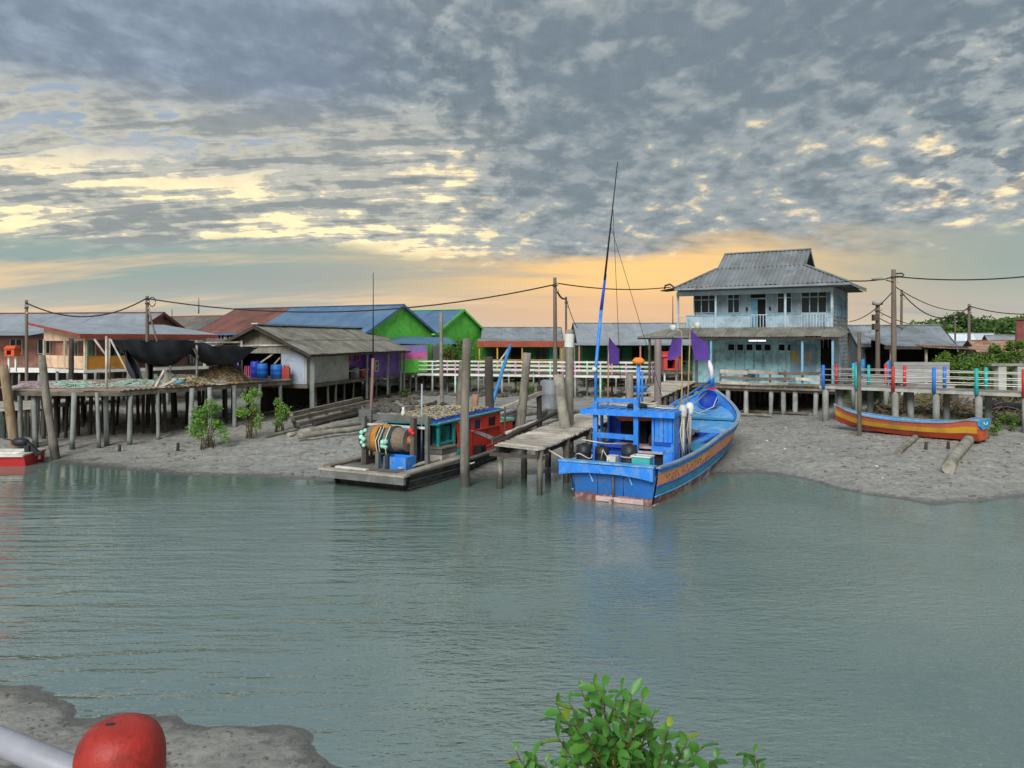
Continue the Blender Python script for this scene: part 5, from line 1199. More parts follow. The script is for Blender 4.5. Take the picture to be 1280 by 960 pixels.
def blue_boat():
    loc, rot = Vector((3.05, 23.3, 0)), math.radians(-27.3)
    B = thing('blue_fishing_boat', 'blue wooden fishing boat with orange side band, moored stern out by the jetty', 'fishing boat', loc, rot)
    Hh = Hull(B, [(0, 1.42, 1.1, 1.2, -.25), (2, 1.58, 1.08, 1.34, -.3), (4.5, 1.72, 1.18, 1.4, -.3), (7, 1.82, 1.38, 1.3, -.25), (9, 1.88, 1.52, 1.05, -.2), (10.6, 1.7, 1.76, .7, -.1), (11.8, 1.28, 2.02, .34, 0), (12.7, .7, 2.34, .08, .2), (13.25, .08, 2.66, .02, .5)], 1.5, 60)
    Hh.band(0, .1, 'sheer_plank', b_br, 1, .0)
    Hh.band(.1, .4, 'orange_strake', b_or, 2, .004)
    Hh.band(.4, .62, 'teal_strake', b_tl, 2, .0)
    Hh.band(.62, .8, 'lower_strake', b_bt, 2, .004)
    Hh.band(.8, 1, 'bottom_strake', b_bt, 2, 0)
    for f, m in ((.1, b_tl), (.4, b_dk), (.62, b_pl), (.82, mat('pale_scuffed', S(168, 160, 150), .75, .2, 3, (1, 1, 1), .3, .1))):
        mb = MB()
        for sd in (1, -1):
            mb.tube([Vector(Hh.pt(k, f, sd, -.012)) for k in range(0, 58)], .022, 5)
        mb.build('rubbing_strip', m, B, False, True)
    Hh.rail(b_gw, .1, .05, .0, .02)
    Hh.inner(b_br, .5, .1)
    # faded marks along the orange band
    mk = MB(); rd = random.Random(4)
    for k in range(3, 26):
        if rd.random() < .8:
            for _ in range(2):
                p = Vector(Hh.pt(k, rd.uniform(.18, .33), 1, -.012)); mk.box(p + Vector((0, rd.uniform(-.1, .1), 0)), (.006, rd.uniform(.03, .1), rd.uniform(.03, .09)))
    mk.build('faded_marks', mat('worn_mark', S(122, 96, 76), .8, .2), B, False, kind='stuff')
    # transom: overhanging top board over a set-back panel
    tb = MB(); n = 14; up = []; lo = []
    for i in range(n + 1):
        u = 2 * i / n - 1; up.append((1.5 * u - .18, -.22, 1.14 - .03 * (1 - u * u) + .0)); lo.append((1.5 * u - .18, -.22, .86 - .13 * abs(u) ** 2.5))
    tb.slab(up + lo[::-1], (0, .24, 0)); tb.build('stern_board', b_br, B, False)
    lbox(B, 'stern_cap', (-1.7, -.25, 1.14), (1.36, .08, 1.19), b_pl)
    tm = MB(); tm.slab([(-1.36, .0, .86), (1.36, .0, .86), (1.24, .03, .18), (-1.24, .03, .18)], (0, .08, 0)); tm.build('transom', b_md, B, False)
    tm = MB(); tm.slab([(-1.24, .01, .18), (1.24, .01, .18), (1.17, .03, -.3), (-1.17, .03, -.3)], (0, .09, 0)); tm.build('transom_foot', b_bt, B, False)
    for x in (-.75, .5): lbeam(B, 'stern_bracket', (x, -.03, .85), (x + .12, -.005, .55), .04, .04, b_pl)
    for x in (-1.28, -.5, .35): ltube(B, 'stern_seam', [(x, -.004, .84), (x * .97, .02, .2)], .012, b_dk, 5)
    ltube(B, 'rudder_stock', [(.05, -.1, 1.0), (.05, -.08, -.4)], .035, m_iron)
    lbeam(B, 'rudder_step', (-.5, -.07, .08), (1.0, -.07, .08), .1, .14, mat('pale_step', S(176, 150, 146), .8, .2, 3, (1, 1, 1), .3, .1))
    lbox(B, 'rudder_blade', (.01, -.35, -.5), (.09, -.02, .1), b_bt)
    # decks
    Hh.deck(.82, b_pl, 0, 5.6, 'aft_deck')
    Hh.deck(lambda t: 1.0 + .02 * (t - 5), mat('hold_floor', S(84, 88, 92), .85, .2, 2), 5.4, 9.4, 'waist_deck')
    Hh.deck(lambda t: 1.22 + .17 * (t - 8.3), b_pl, 8.3, 12.6, 'fore_deck')
    lbox(B, 'fore_bulkhead', (-1.7, 8.32, .9), (1.7, 8.4, 1.24), b_dk)
    lbeam(B, 'thwart', (-1.75, 10.2, 1.62), (1.6, 10.2, 1.62), .22, .06, b_tl)
    lbeam(B, 'deck_step', (1.0, 5.6, 1.06), (1.28, 9.1, 1.24), .3, .08, b_br)
    lbeam(B, 'side_bench', (1.15, 4.4, 1.08), (1.2, 6.0, 1.1), .7, .06, b_tl)
    tp = MB(); nx, ny = 10, 12; tp.add([(-1.0 + 1.7 * i / nx, 5.2 + 3.0 * j / ny, 1.3 + .16 * math.sin(math.pi * i / nx) + .05 * math.sin(j * 1.9 + i) + .03 * math.sin(i * 2.6)) for j in range(ny + 1) for i in range(nx + 1)], [(j * (nx + 1) + i, j * (nx + 1) + i + 1, (j + 1) * (nx + 1) + i + 1, (j + 1) * (nx + 1) + i) for j in range(ny) for i in range(nx)])
    tp.build('hatch_cover', mat('grey_tarpaulin', S(104, 106, 108), .8, .2, 2, (1, 1, 1), .4, .1), B, False, True)
    # stem head with red cloth and pale spike
    lbeam(B, 'stem_post', (0, 12.95, .2), (0, 13.36, 2.8), .16, .3, b_gw)
    lbeam(B, 'stem_head', (0, 13.3, 2.5), (0, 13.15, 3.14), .2, .34, b_br)
    mb = MB(); mb.lathe((0, 13.2, 2.52), [(.17, -.28), (.21, -.1), (.18, .0), (.21, .12), (.17, .22)], 12, None, False); mb.build('red_wrap', paint('red_cloth', 214, 54, 70, .8), B, False, True)
    ltube(B, 'bow_ornament', [(0, 13.2, 3.1), (-.02, 13.22, 3.5), (-.06, 13.22, 3.7), (-.14, 13.2, 4.05)], [.06, .1, .12, .01], mat('ornament_white', S(214, 200, 206), .7, .1), 8)
    # twin spars from the wheelhouse roof to the stem
    ltube(B, 'bow_spar', [(.55, 3.4, 2.5), (-.05, 13.05, 3.02)], .05, b_br); ltube(B, 'bow_spar', [(.8, 3.4, 2.45), (.08, 13.05, 2.95)], .045, b_pl)
    rope(B, [(.75, 5.2, 2.3), (.35, 9.0, 2.4), (.1, 11.7, 2.6)], .035)
    ltube(B, 'exhaust_pipe', [(.2, 7.5, 1.2), (.15, 7.5, 2.15), (.05, 7.2, 2.28), (.0, 6.75, 2.3)], .13, m_iron, 12)
    lbox(B, 'stern_locker', (.4, .1, .82), (1.25, .75, 1.05), b_dk)
    rope(B, [(-1.2, .5, 1.75), (-.6, .9, 1.62), (-.1, 1.85, 1.5)], .018); rope(B, [(-.5, .35, 1.2), (-.42, .3, 1.5), (-.3, .4, 1.25), (-.2, .2, 1.22)], .02)
    # wheelhouse
    zr = 2.47
    rf = MB(); pts = [(-1.72, 1.75), (1.42, 1.75), (1.4, 3.75), (-1.6, 3.75)]
    rf.slab([(x, y, zr) for x, y in pts], (0, 0, .13)); rf.build('cabin_roof', b_br, B, False)
    lbox(B, 'roof_lip', (-1.75, 1.7, zr - .04), (1.44, 1.745, zr + .15), b_br)
    for i in range(9): lbeam(B, 'roof_batten', (-1.6 + i * .35, 1.8, zr + .145), (-1.52 + i * .345, 3.7, zr + .145), .05, .025, b_pl)
    for x, w in ((-1.28, .13), (.12, .15)):
        lbox(B, 'stern_upright', (x - w / 2, 1.86, .82), (x + w / 2, 1.99, zr + .5), b_br)
    lbeam(B, 'cabin_rail', (-1.35, 1.93, 1.75), (.1, 1.93, 1.72), .1, .17, b_br)
    lbeam(B, 'cabin_rail', (-1.25, 1.93, 1.42), (.1, 1.93, 1.40), .08, .09, b_dk)
    lbeam(B, 'top_bar', (-1.3, 1.92, zr + .43), (.15, 1.92, zr + .46), .1, .12, b_br)
    for s in (-1.17, .02): lbeam(B, 'knee_brace', (s, 1.92, zr + .42), (s + (-.22 if s < -1 else .2), 1.92, zr + .15), .07, .07, b_br)
    lbox(B, 'front_wall', (-1.35, 3.5, .85), (1.25, 3.57, zr), b_dk)
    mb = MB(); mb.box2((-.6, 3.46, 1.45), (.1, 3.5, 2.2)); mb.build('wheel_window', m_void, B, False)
    lbox(B, 'port_wall_low', (-1.42, 1.95, .82), (-1.36, 3.5, 1.35), b_dk)
    for y in (2.0, 2.7, 3.4): lbox(B, 'port_stud', (-1.42, y, 1.35), (-1.34, y + .1, zr), b_br)
    # inner engine casing, dark hollow, and the boarded starboard stern wall with its doorway
    lbox(B, 'engine_casing', (-.95, 2.6, .82), (.5, 3.4, 1.32), b_dk); lbox(B, 'casing_top', (-1.0, 2.4, 1.32), (.9, 3.4, 1.38), mat('pale_pink_ledge', S(190, 170, 172), .7, .15))
    mb = MB(); mb.lathe((.55, 2.9, 1.55), [(.1, -.3), (.28, -.22), (.3, .2), (.12, .3)], 12, Matrix.Rotation(math.pi / 2, 3, 'Y')); mb.build('engine', mat('engine_iron', S(58, 58, 60), .6, .3, 4), B, False, True)
    mb = MB(); mb.box2((-.75, 3.1, 1.4), (.1, 3.2, 2.3)); mb.build('inner_panel', m_void, B, False)
    lbox(B, 'inner_frame', (-1.0, 3.05, .85), (-.8, 3.2, 2.4), b_dk)
    mb = MB(); mb.slab([(-.7, 2.0, 2.46), (.9, 2.0, 2.46), (.9, 2.7, 2.46), (.5, 2.3, 2.3), (-.5, 2.3, 2.25)], (0, 0, -.05)); mb.build('roof_lining', paint('orange_lining', 190, 96, 50, .8), B, False)
    w = MB(); boards(w, (.72, 2.0), (1.3, 2.0), 1.62, zr, .15, .03); w.build('cabin_boarding', b_br, B, False, kind='stuff')
    lbox(B, 'cabin_panel', (.66, 1.95, 1.3), (1.34, 2.0, 1.6), b_br); lbox(B, 'panel_batten', (.7, 1.91, 1.52), (1.25, 1.95, 1.6), b_dk)
    lbox(B, 'door_post', (.62, 1.97, .82), (.7, 2.05, zr), b_br); lbox(B, 'door_post', (1.0, 1.96, .82), (1.3, 2.04, 1.3), b_br)
    mb = MB(); mb.box2((.7, 2.03, .84), (1.0, 2.05, 1.3)); mb.build('doorway', m_void, B, False)
    lbox(B, 'ledge', (-.2, 1.88, 1.24), (1.0, 1.96, 1.31), mat('pale_pink_ledge', S(190, 170, 172), .7, .15)); lbox(B, 'apron', (-.9, 1.95, .82), (.62, 2.0, 1.24), b_dk)
    w = MB(); boards(w, (1.3, 2.0), (1.27, 3.55), .84, zr, .18, .03); w.build('cabin_boarding', b_br, B, False, kind='stuff')
    # rope-hung fenders and uprights on the starboard quarter
    for x, y in ((1.42, 2.8), (1.4, 3.75)):
        ltube(B, 'net_mast', [(x, y, .9), (x + .02, y, 2.75)], .045, m_plank)
        mb = MB(); mb.lathe((x, y, 2.58), [(.06, -.24), (.13, -.14), (.14, .1), (.08, .2)], 10); mb.build('white_float', m_white, B, False, True)
        for k in range(4): rope(B, [(x + .03 * k - .05, y - .06, 2.45), (x + .05 * math.sin(k * 2) - .1, y - .1, 1.8), (x + .08 * math.cos(k) - .02, y - .05, 1.05)], .016, 'hanging_rope', m_rope if k % 2 else mat('dark_rope', S(60, 62, 70), .9))
    # mast and whip aerial
    ltube(B, 'mast', [(-1.28, 1.9, 2.9), (-1.27, 1.9, 4.0), (-1.14, 2.05, 5.9)], [.06, .058, .06], b_br, 8)
    ltube(B, 'mast_top', [(-1.14, 2.05, 5.9), (-1.04, 2.2, 7.1)], [.062, .04], b_dk, 8)
    ltube(B, 'whip_aerial', [(-1.06, 2.16, 6.9), (-.72, 2.5, 10.9)], [.04, .014], m_black, 6)
    mb = MB(); mb.ball((-1.28, 1.8, 3.92), .09, 10, 6); mb.build('mast_float', m_white, B, False, True)
    ltube(B, 'lamp_post', [(-.35, 3.6, 2.6), (-.35, 3.6, 4.05)], .07, b_br); mb = MB(); mb.lathe((-.35, 3.6, 4.05), [(.05, 0), (.2, .04), (.22, .14), (.12, .24)], 12); mb.build('orange_lamp', paint('orange_plastic', 226, 130, 30), B, False, True)
    ltube(B, 'thin_mast', [(.3, 1.98, 2.9), (.3, 1.98, 3.9)], .035, b_br)
    for a, b in (((-.85, 2.4, 9.3), (-1.0, 3.7, 2.6)), ((-.9, 2.35, 8.7), (.6, 3.6, 2.6))): rope(B, [a, b], .009, 'stay_wire', m_cable)
    mb = MB(); mb.lathe((-.1, 2.7, zr + .14), [(.3, 0), (.34, .05), (.34, .12), (.25, .16)], 14); mb.build('roof_tyre', m_black, B, False, True)
    rope(B, [(.3 + .22 * math.cos(q * .7), 2.9 + .2 * math.sin(q * .7), zr + .16 + .01 * q) for q in range(20)], .02, 'rope_coil'); rope(B, [(-1.2, 3.3, zr + .17), (-.6, 2.9, zr + .2), (0, 3.2, zr + .17), (.9, 2.5, zr + .2), (1.3, 3.0, zr + .17)], .022, 'roof_line'); lbeam(B, 'roof_plank', (-1.1, 3.45, zr + .2), (1.0, 3.3, zr + .2), .16, .05, m_plank)
    rope(B, [(-1.6, -.05, 1.2), (-2.3, .4, 1.35), (-2.8, 1.6, 1.5)], .02, 'mooring_rope')
    # gear on the stern deck
    Mx = RW[B.name]; wp = lambda x, y, z: Mx @ Vector((x, y, z))
    for i, (x, y, r, h, lab) in enumerate(((-1.18, .62, .24, .75, 'black drum lashed with rope in the port stern corner of the blue boat'), (-.72, 1.0, .23, .66, 'black drum half hidden behind the roped drum on the blue boat'), (.28, .75, .25, .8, 'black ribbed drum standing amidships on the stern of the blue boat'))):
        t = thing('black_drum', lab, 'drum', wp(x, y, .83), 0, 'black drums on the blue boat')
        mb = MB(); mb.lathe((0, 0, 0), [(r * .92, 0), (r, .04), (r, h * .33), (r * 1.05, h * .36), (r, h * .4), (r, h * .68), (r * 1.04, h * .71), (r, h * .75), (r * .97, h), (r * .5, h + .01)], 18); mb.build('barrel', m_black, t, False, True)
        mb = MB(); mb.lathe((0, 0, h), [(r * .3, 0), (r * .3, .05), (r * .1, .06)], 10); mb.build('cap', m_black, t, False)
        if i != 1: mb = MB(); mb.tube([(r * 1.06 * math.cos(a), r * 1.06 * math.sin(a), h * .55 + (.02 if i else .08 * math.sin(a * 2))) for a in np.linspace(0, 6.28, 20)], .018, 5, False); mb.build('lashing', m_rope, t, False)
    mb = MB(); mb.slab([wp(-.28, .25, .83), wp(.0, .25, .83), wp(.0, .6, .83), wp(-.32, .62, .83)], (0, 0, .5)); mb.build('white_box', m_white, origin=wp(-.15, .4, .83), label='small white tub between the drums on the blue boat stern', cat='tub')
    t = thing('teal_crate', 'open teal plastic crate beside the ribbed drum on the blue boat', 'crate', wp(.8, .45, 1.06), rot); tc = paint('teal_plastic', 60, 164, 160, .5)
    for a, b in (((-.28, -.2, .02), (.28, -.17, .3)), ((-.28, .17, .02), (.28, .2, .3)), ((-.28, -.17, .02), (-.25, .17, .3)), ((.25, -.17, .02), (.28, .17, .3))): mb = MB(); mb.box2(a, b); mb.build('side', tc, t, False)
    mb = MB(); mb.box2((-.28, -.2, 0), (.28, .2, .02)); mb.build('bottom', tc, t, False); mb = MB(); [mb.box2(a, b) for a, b in (((-.31, -.23, .3), (.31, -.18, .34)), ((-.31, .18, .3), (.31, .23, .34)), ((-.31, -.18, .3), (-.26, .18, .34)), ((.26, -.18, .3), (.31, .18, .34)))]; mb.build('rim', m_white, t, False)
    t = thing('blue_basin', 'round blue plastic basin hung inside the bow of the blue boat', 'basin', wp(.1, 12.2, 2.22), rot); Mr = Matrix.Rotation(math.radians(62), 3, 'X')
    mb = MB(); mb.lathe((0, 0, 0), [(.22, -.16), (.34, -.08), (.42, .02), (.46, .1), (.48, .1), (.47, .13), (.43, .1), (.35, -.03), (.22, -.1), (.02, -.12)], 22, Mr); mb.build('bowl', b_dk, t, False, True)
    mb = MB(); mb.tube([Mr @ Vector((.46 * math.cos(a), .46 * math.sin(a), .12)) for a in np.linspace(0, 6.283, 25)], .02, 6, False); mb.build('rim', b_br, t, False, True)
    rope(B, [(-.7, 11.2, 1.9), (-.1, 11.2, 1.72), (.45, 11.5, 2.0), (.5, 12.1, 2.4)], .022)
    nt = MB(); rd = random.Random(3)
    for i in range(26): a = Vector((rd.uniform(-1.1, 1.1), rd.uniform(10.4, 11.6), 1.75)); nt.tube([a, a + Vector((rd.uniform(-.3, .3), rd.uniform(-.2, .2), rd.uniform(.02, .25))), a + Vector((rd.uniform(-.5, .5), rd.uniform(-.3, .3), .02))], .02, 4)
    nt.build('bow_net', b_pl, origin=wp(0, 11, 1.7), label='tangle of blue net lying on the fore deck of the blue boat', cat='net') if False else None
    # marker flags
    for i, (pa, pb, cl, fl, lab) in enumerate(((( .9, 4.2, 1.0), (.98, 4.3, 5.2), [(.0, -.2), (-.34, -.3), (-.52, -.92), (-.4, -1.02), (-.2, -.9), (.0, -.8)], (-.3, .12), 'purple marker flag nearest the red shrine, leaning from the blue boat'), ((.95, 4.6, 1.0), (1.2, 4.6, 5.3), [(.0, -.02), (.26, -.3), (.62, -.5), (.66, -1.12), (.16, -1.1), (.04, -.6)], (.26, .1), 'purple marker flag spread widest on the blue boat, against the blue house'))):
        a, b = wp(*pa), wp(*pb); t = thing('marker_flag', lab, 'flag', a, 0, 'purple marker flags')
        mb = MB(); mb.tube([a, a.lerp(b, .5) + Vector((.06, 0, 0)), b], [.035, .03, .02], 6); mb.build('bamboo_pole', mat('bamboo', S(150, 128, 88), .7, .2, 3), t, smooth=True)
        n = len(cl); mb = MB(); up = [b + Vector((x, -.03, z)) for x, z in cl]; c = sum(up, Vector((0, 0, 0))) / n + Vector((0, .14, 0)); vs = up + [c]
        mb.add(vs + [v + Vector((0, .02, 0)) for v in vs], [(k, (k + 1) % n, n) for k in range(n)] + [(n + 1 + (k + 1) % n, n + 1 + k, 2 * n + 1) for k in range(n)]); mb.build('cloth', m_pur, t, smooth=True)
        mb = MB(); mb.lathe(b + Vector((fl[0], 0, fl[1])), [(.03, -.12), (.1, -.06), (.12, .06), (.05, .12)], 10); mb.tube([b, b + Vector((fl[0], 0, fl[1]))], .015, 5); mb.build('pole_float', m_white, t, smooth=True)
    a = Vector((3.9, 31.2, 1.66)); b = P(760.5, 415, 31.2); t = thing('marker_flag', 'single purple marker flag on a bamboo pole by the plank jetty', 'flag', a, 0, 'purple marker flags')
    mb = MB(); mb.tube([a, a.lerp(b, .5), b], [.04, .032, .02], 6); mb.build('bamboo_pole', MATS['bamboo'], t, smooth=True)
    cl = [(.02, -.2), (.25, -.5), (.46, -.72), (.42, -1.28), (.2, -1.3), (-.06, -1.26)]; n = len(cl); up = [b + Vector((x, -.03, z)) for x, z in cl]; c = sum(up, Vector((0, 0, 0))) / n + Vector((0, .1, 0)); vs = up + [c]
    mb = MB(); mb.add(vs + [v + Vector((0, .02, 0)) for v in vs], [(k, (k + 1) % n, n) for k in range(n)] + [(n + 1 + (k + 1) % n, n + 1 + k, 2 * n + 1) for k in range(n)]); mb.build('cloth', m_pur, t, smooth=True)
blue_boat()

def red_boat():
    loc, rot = Vector((-4.7, 25.65, .03)), math.radians(-27)
    B = thing('red_cabin_boat', 'black hulled working boat with red cabin and net drum on its stern', 'fishing boat', loc, rot)
    bk = mat('black_hull', S(46, 50, 50), .7, .3, 1.6, (1, 1, 1), .3, .08, dirt=S(84, 82, 78), dirt_amt=.5, dirt_scale=1.2)
    bot = mat('scuffed_red_bottom', S(98, 62, 58), .75, .3, 1.6, (1, 1, 1), .3, .08, dirt=S(120, 116, 108), dirt_amt=.7, dirt_scale=1.4)
    gr = mat('hull_grey_plank', S(100, 101, 98), .85, .25, 1.6, (1, 1, 1), .4, .25, dirt=S(72, 70, 66), dirt_amt=.5)
    Hh = Hull(B, [(-.05, 1.6, .5, 1.35, -.3), (1.5, 1.66, .52, 1.4, -.35), (4, 1.72, .52, 1.42, -.35), (6.5, 1.6, .62, 1.2, -.35), (8.8, 1.12, .92, .6, -.3), (10.2, .5, 1.38, .2, -.1), (10.9, .04, 1.6, .02, .2)], 1.6, 48)
    Hh.band(0, .58, 'topside_plank', bk, 3); Hh.band(.58, .8, 'scuffed_strake', bot, 2, .004); Hh.band(.8, 1, 'bottom_strake', bk, 2)
    for f in (.26, .58):
        mb = MB()
        for sd in (1, -1): mb.tube([Vector(Hh.pt(k, f, sd, -.015)) for k in range(0, 46)], .02, 5)
        mb.build('rubbing_strip', gr, B, False, True)
    Hh.rail(gr, .16, .06, 0, .04); Hh.inner(gr, .35, .14)
    Hh.deck(.36, m_plank_d, -.05, 9.5)
    # overhanging stern platform
    tm = MB(); tm.slab([(-1.5, .06, .4), (1.5, .06, .4), (1.25, .12, -.4), (-1.25, .12, -.4)], (0, .1, 0)); tm.build('transom', bk, B, False)
    lbox(B, 'stern_beam', (-1.7, -.6, .26), (1.72, -.48, .5), gr); lbox(B, 'stern_cap', (-1.75, -.62, .5), (1.76, -.3, .56), m_plank)
    for i in range(7):
        lbox(B, 'stern_plank', (-1.66 + .03 * (i % 2), -.28 + .2 * i, .49), (1.68, -.1 + .2 * i, .53 + .004 * (i % 3)), m_plank_d if i % 2 else gr)
    lbeam(B, 'quarter_plank', (1.6, -.5, .58), (1.62, 3.4, .66), .34, .06, m_plank); lbeam(B, 'quarter_plank', (-1.65, -.3, .58), (-1.7, 2.6, .62), .3, .06, m_plank_d)
    lbeam(B, 'loose_plank', (-1.3, -.2, .58), (.1, -.35, .6), .16, .05, m_white); lbeam(B, 'loose_plank', (.9, .4, .6), (1.3, 3.0, .68), .2, .05, m_plank)
    # net drum: spool, windings of rope and net, its posts and floats
    zc, yc = 1.42, 1.15
    Y90 = Matrix.Rotation(math.pi / 2, 3, 'Y'); D_ = MB()
    def ring(name, x0, x1, r0, r1, m, seed):
        rd = random.Random(seed); mb = MB(); n = 26; k = 7; vs = []
        for i in range(k + 1):
            u = i / k; r = r0 + (r1 - r0) * u
            for j in range(n):
                a = 2 * math.pi * j / n; rr = r * .8 * (1 + rd.uniform(-.025, .03)) + .02 * math.sin(i * 3.1)
                vs.append(((x0 + (x1 - x0) * u) * .76 - .2, yc + rr * math.cos(a), zc + rr * math.sin(a)))
        fs = [(i * n + j, i * n + (j + 1) % n, (i + 1) * n + (j + 1) % n, (i + 1) * n + j) for i in range(k) for j in range(n)]
        mb.add(vs, fs + [tuple(reversed(range(n))), tuple(k * n + j for j in range(n))]); mb.build(name, m, B, False, True)
    nt_or = mat('orange_net', S(172, 116, 48), .9, .25, 9, (1, 1, 1), .7, .05); nt_dk = mat('dark_green_net', S(38, 58, 62), .9, .3, 9, (1, 1, 1), .7, .05); nt_br = mat('brown_net', S(116, 104, 90), .9, .3, 9, (1, 1, 1), .7, .05)
    ring('drum_flange', -1.22, -1.12, .5, .5, m_dark, 1); ring('dark_winding', -1.12, -.86, .44, .52, nt_dk, 2); ring('brown_winding', -.86, -.5, .56, .6, nt_br, 3)
    ring('orange_winding', -.5, -.2, .6, .61, nt_or, 4); ring('green_winding', -.2, .18, .58, .58, nt_dk, 5); ring('brown_winding', .18, .42, .57, .55, nt_br, 6); ring('green_winding', .42, .6, .6, .58, nt_dk, 7); ring('brown_winding', .6, 1.15, .55, .44, nt_br, 8)
    ring('drum_flange', 1.15, 1.22, .48, .48, mat('brown_flange', S(120, 108, 98), .85, .2, 3, (1, 1, 1), .4, .1), 9); ring('drum_hub', 1.22, 1.42, .2, .16, mat('rust_hub', S(150, 96, 70), .85, .3, 4), 10)
    mb = MB(); mb.ball((-.1, yc - .1, zc + .44), .16, 10, 6, (1.2, 1, .6)); mb.build('orange_net_bunch', nt_or, B, False, True)
    lbox(B, 'drum_post', (-.96, yc - .4, .5), (-.8, yc - .24, 1.2), m_dark); lbox(B, 'drum_post', (.84, yc - .12, .45), (1.0, yc + .08, 2.2), m_plank_d); lbox(B, 'drum_post', (1.2, yc + .25, .45), (1.32, yc + .4, 2.25), gr); lbox(B, 'drum_post', (-1.4, yc + .1, .5), (-1.25, yc + .25, 2.15), gr)
    lbeam(B, 'cross_beam', (-1.4, yc + .55, 2.1), (1.3, yc + .55, 2.08), .1, .22, gr); lbox(B, 'beam_block', (-1.75, yc + .4, 1.92), (-1.2, yc + .75, 2.35), gr); lbeam(B, 'cross_beam', (-1.4, yc + .3, 1.86), (1.2, yc + .3, 1.84), .06, .08, m_white)
    lbeam(B, 'blue_board', (-1.3, yc + .7, 1.7), (.3, yc + .7, 1.74), .05, .18, b_br)
    tf = mat('mint_float', S(150, 206, 186), .5, .1)
    for x, z, r in ((-.98, .28, .1), (-.82, .36, .09), (-.95, .1, .1), (-.8, .02, .1), (-.92, -.12, .09), (-.84, -.24, .09), (.28, -.05, .12), (.42, -.02, .12), (.24, -.2, .11), (.38, -.24, .1)):
        x = x * .76 - .2; r *= .85; z *= .85; y = yc - math.sqrt(max(0.02, .48 ** 2 - z * z)) - .04; mb = MB(); mb.ball((x, y, zc + z), r, 10, 6); mb.build('net_float', tf, B, False, True)
    for x in (-.26, -.14, .12): rope(B, [(x, yc - .25, zc + .46), (x - .03, yc - .54, zc), (x + .05, yc - .5, .75)], .02, 'hanging_rope')
    mb = MB(); mb.ball((.92, yc - .18, 1.78), .1, 8, 5); mb.ball((1.0, yc - .18, 1.7), .07, 8, 5); mb.build('red_marker', paint('red_float', 210, 50, 50), B, False, True)
    lbox(B, 'drum_strut', (.28, .35, .5), (.42, .5, 1.0), m_dark); lbox(B, 'drum_strut', (-.05, .28, .5), (.08, .4, 1.1), gr)
    ltube(B, 'tall_mast', [(-1.45, yc + .75, .5), (-1.45, yc + .75, 2.6), (-1.48, yc + .9, 4.2)], .055, mat('pinkish_pole', S(136, 104, 98), .8, .2)); ltube(B, 'whip_aerial', [(-1.48, yc + .9, 4.2), (-1.55, yc + 1.0, 7.35)], [.03, .012], m_black, 5)
    ltube(B, 'thin_mast', [(.5, yc + 1.1, .5), (.52, yc + 1.1, 3.3)], .03, mat('pale_pole', S(150, 160, 166), .7))
    mb = MB(); mb.lathe((.1, yc + .55, 2.2), [(.07, 0), (.08, .12), (.04, .2), (.05, .3)], 8); mb.build('white_bottle', m_white, B, False, True)
    # cabin: long low roof, teal open aft part, red forward part
    zr = 1.92; rd_ = mat('cabin_red', S(206, 64, 46), .55, .12, 1.5, (1, 1, 1), .15, .06, dirt=S(150, 60, 48), dirt_amt=.4, dirt_scale=2, scuff=(S(96, 44, 38), .5)); tl = paint('cabin_teal', 46, 140, 138, .6); nb = paint('cabin_navy', 34, 52, 92, .7)
    rf = MB(); rf.slab([(-1.2, 2.3, zr - .08), (1.2, 2.3, zr - .08), (1.2, 7.3, zr + .04), (-1.2, 7.3, zr + .04)], (0, 0, .07)); rf.build('cabin_roof', tl, B, False)
    rf = MB(); rf.slab([(-1.1, 2.4, zr), (1.14, 2.4, zr), (1.14, 7.2, zr + .12), (-1.1, 7.2, zr + .12)], (0, 0, .035)); rf.build('roof_sheet', b_dk, B, False)
    lbeam(B, 'roof_rail', (1.2, 2.3, zr + .0), (1.2, 7.5, zr + .12), .06, .05, paint('mint_rail', 120, 190, 180)); lbeam(B, 'roof_rail', (1.1, 7.3, zr + .1), (1.3, 8.4, zr + .1), .05, .05, m_plank)
    for y in (2.45, 3.5): lbox(B, 'cabin_post', (1.0, y, .4), (1.1, y + .1, zr), tl)
    lbox(B, 'cabin_shelf', (.98, 2.5, 1.12), (1.08, 3.6, 1.2), tl); lbox(B, 'inner_wall', (-1.0, 3.55, .4), (.95, 3.62, zr), nb); lbox(B, 'port_wall', (-1.1, 2.4, .4), (-1.02, 7.0, zr), tl); lbox(B, 'inner_locker', (.2, 3.4, .4), (.9, 3.54, 1.7), tl)
    rw = MB(); rw.slab([(1.06, 3.55, zr - .02), (1.06, 3.72, 1.55), (1.06, 3.8, 1.15), (1.06, 3.7, .45), (1.06, 4.8, .45), (1.06, 4.8, zr)], (.06, 0, 0)); rw.build('red_side', rd_, B, False)
    # forward red side round the window openings
    for a, b in (((1.06, 4.82, .45), (1.12, 7.1, 1.42)), ((1.06, 4.82, 1.78), (1.12, 7.1, 1.95)), ((1.06, 4.82, 1.42), (1.12, 5.0, 1.78)), ((1.06, 5.5, 1.42), (1.12, 6.1, 1.78)), ((1.06, 6.75, 1.42), (1.12, 7.1, 1.78))): lbox(B, 'red_side', a, b, rd_)
    for y0, y1 in ((5.0, 5.5), (6.1, 6.75)): mb = MB(); mb.quad((1.075, y0, 1.42), (1.075, y1, 1.42), (1.075, y1, 1.78), (1.075, y0, 1.78)); mb.build('window_pane', nb if y0 < 5.6 else m_glass, B, False)
    for y0 in (4.15,): mb = MB(); mb.box2((1.122, y0, 1.45), (1.13, y0 + .5, 1.85)); mb.build('side_window', nb, B, False)
    st = mat('grey_stripe', S(190, 192, 190), .6, .1)
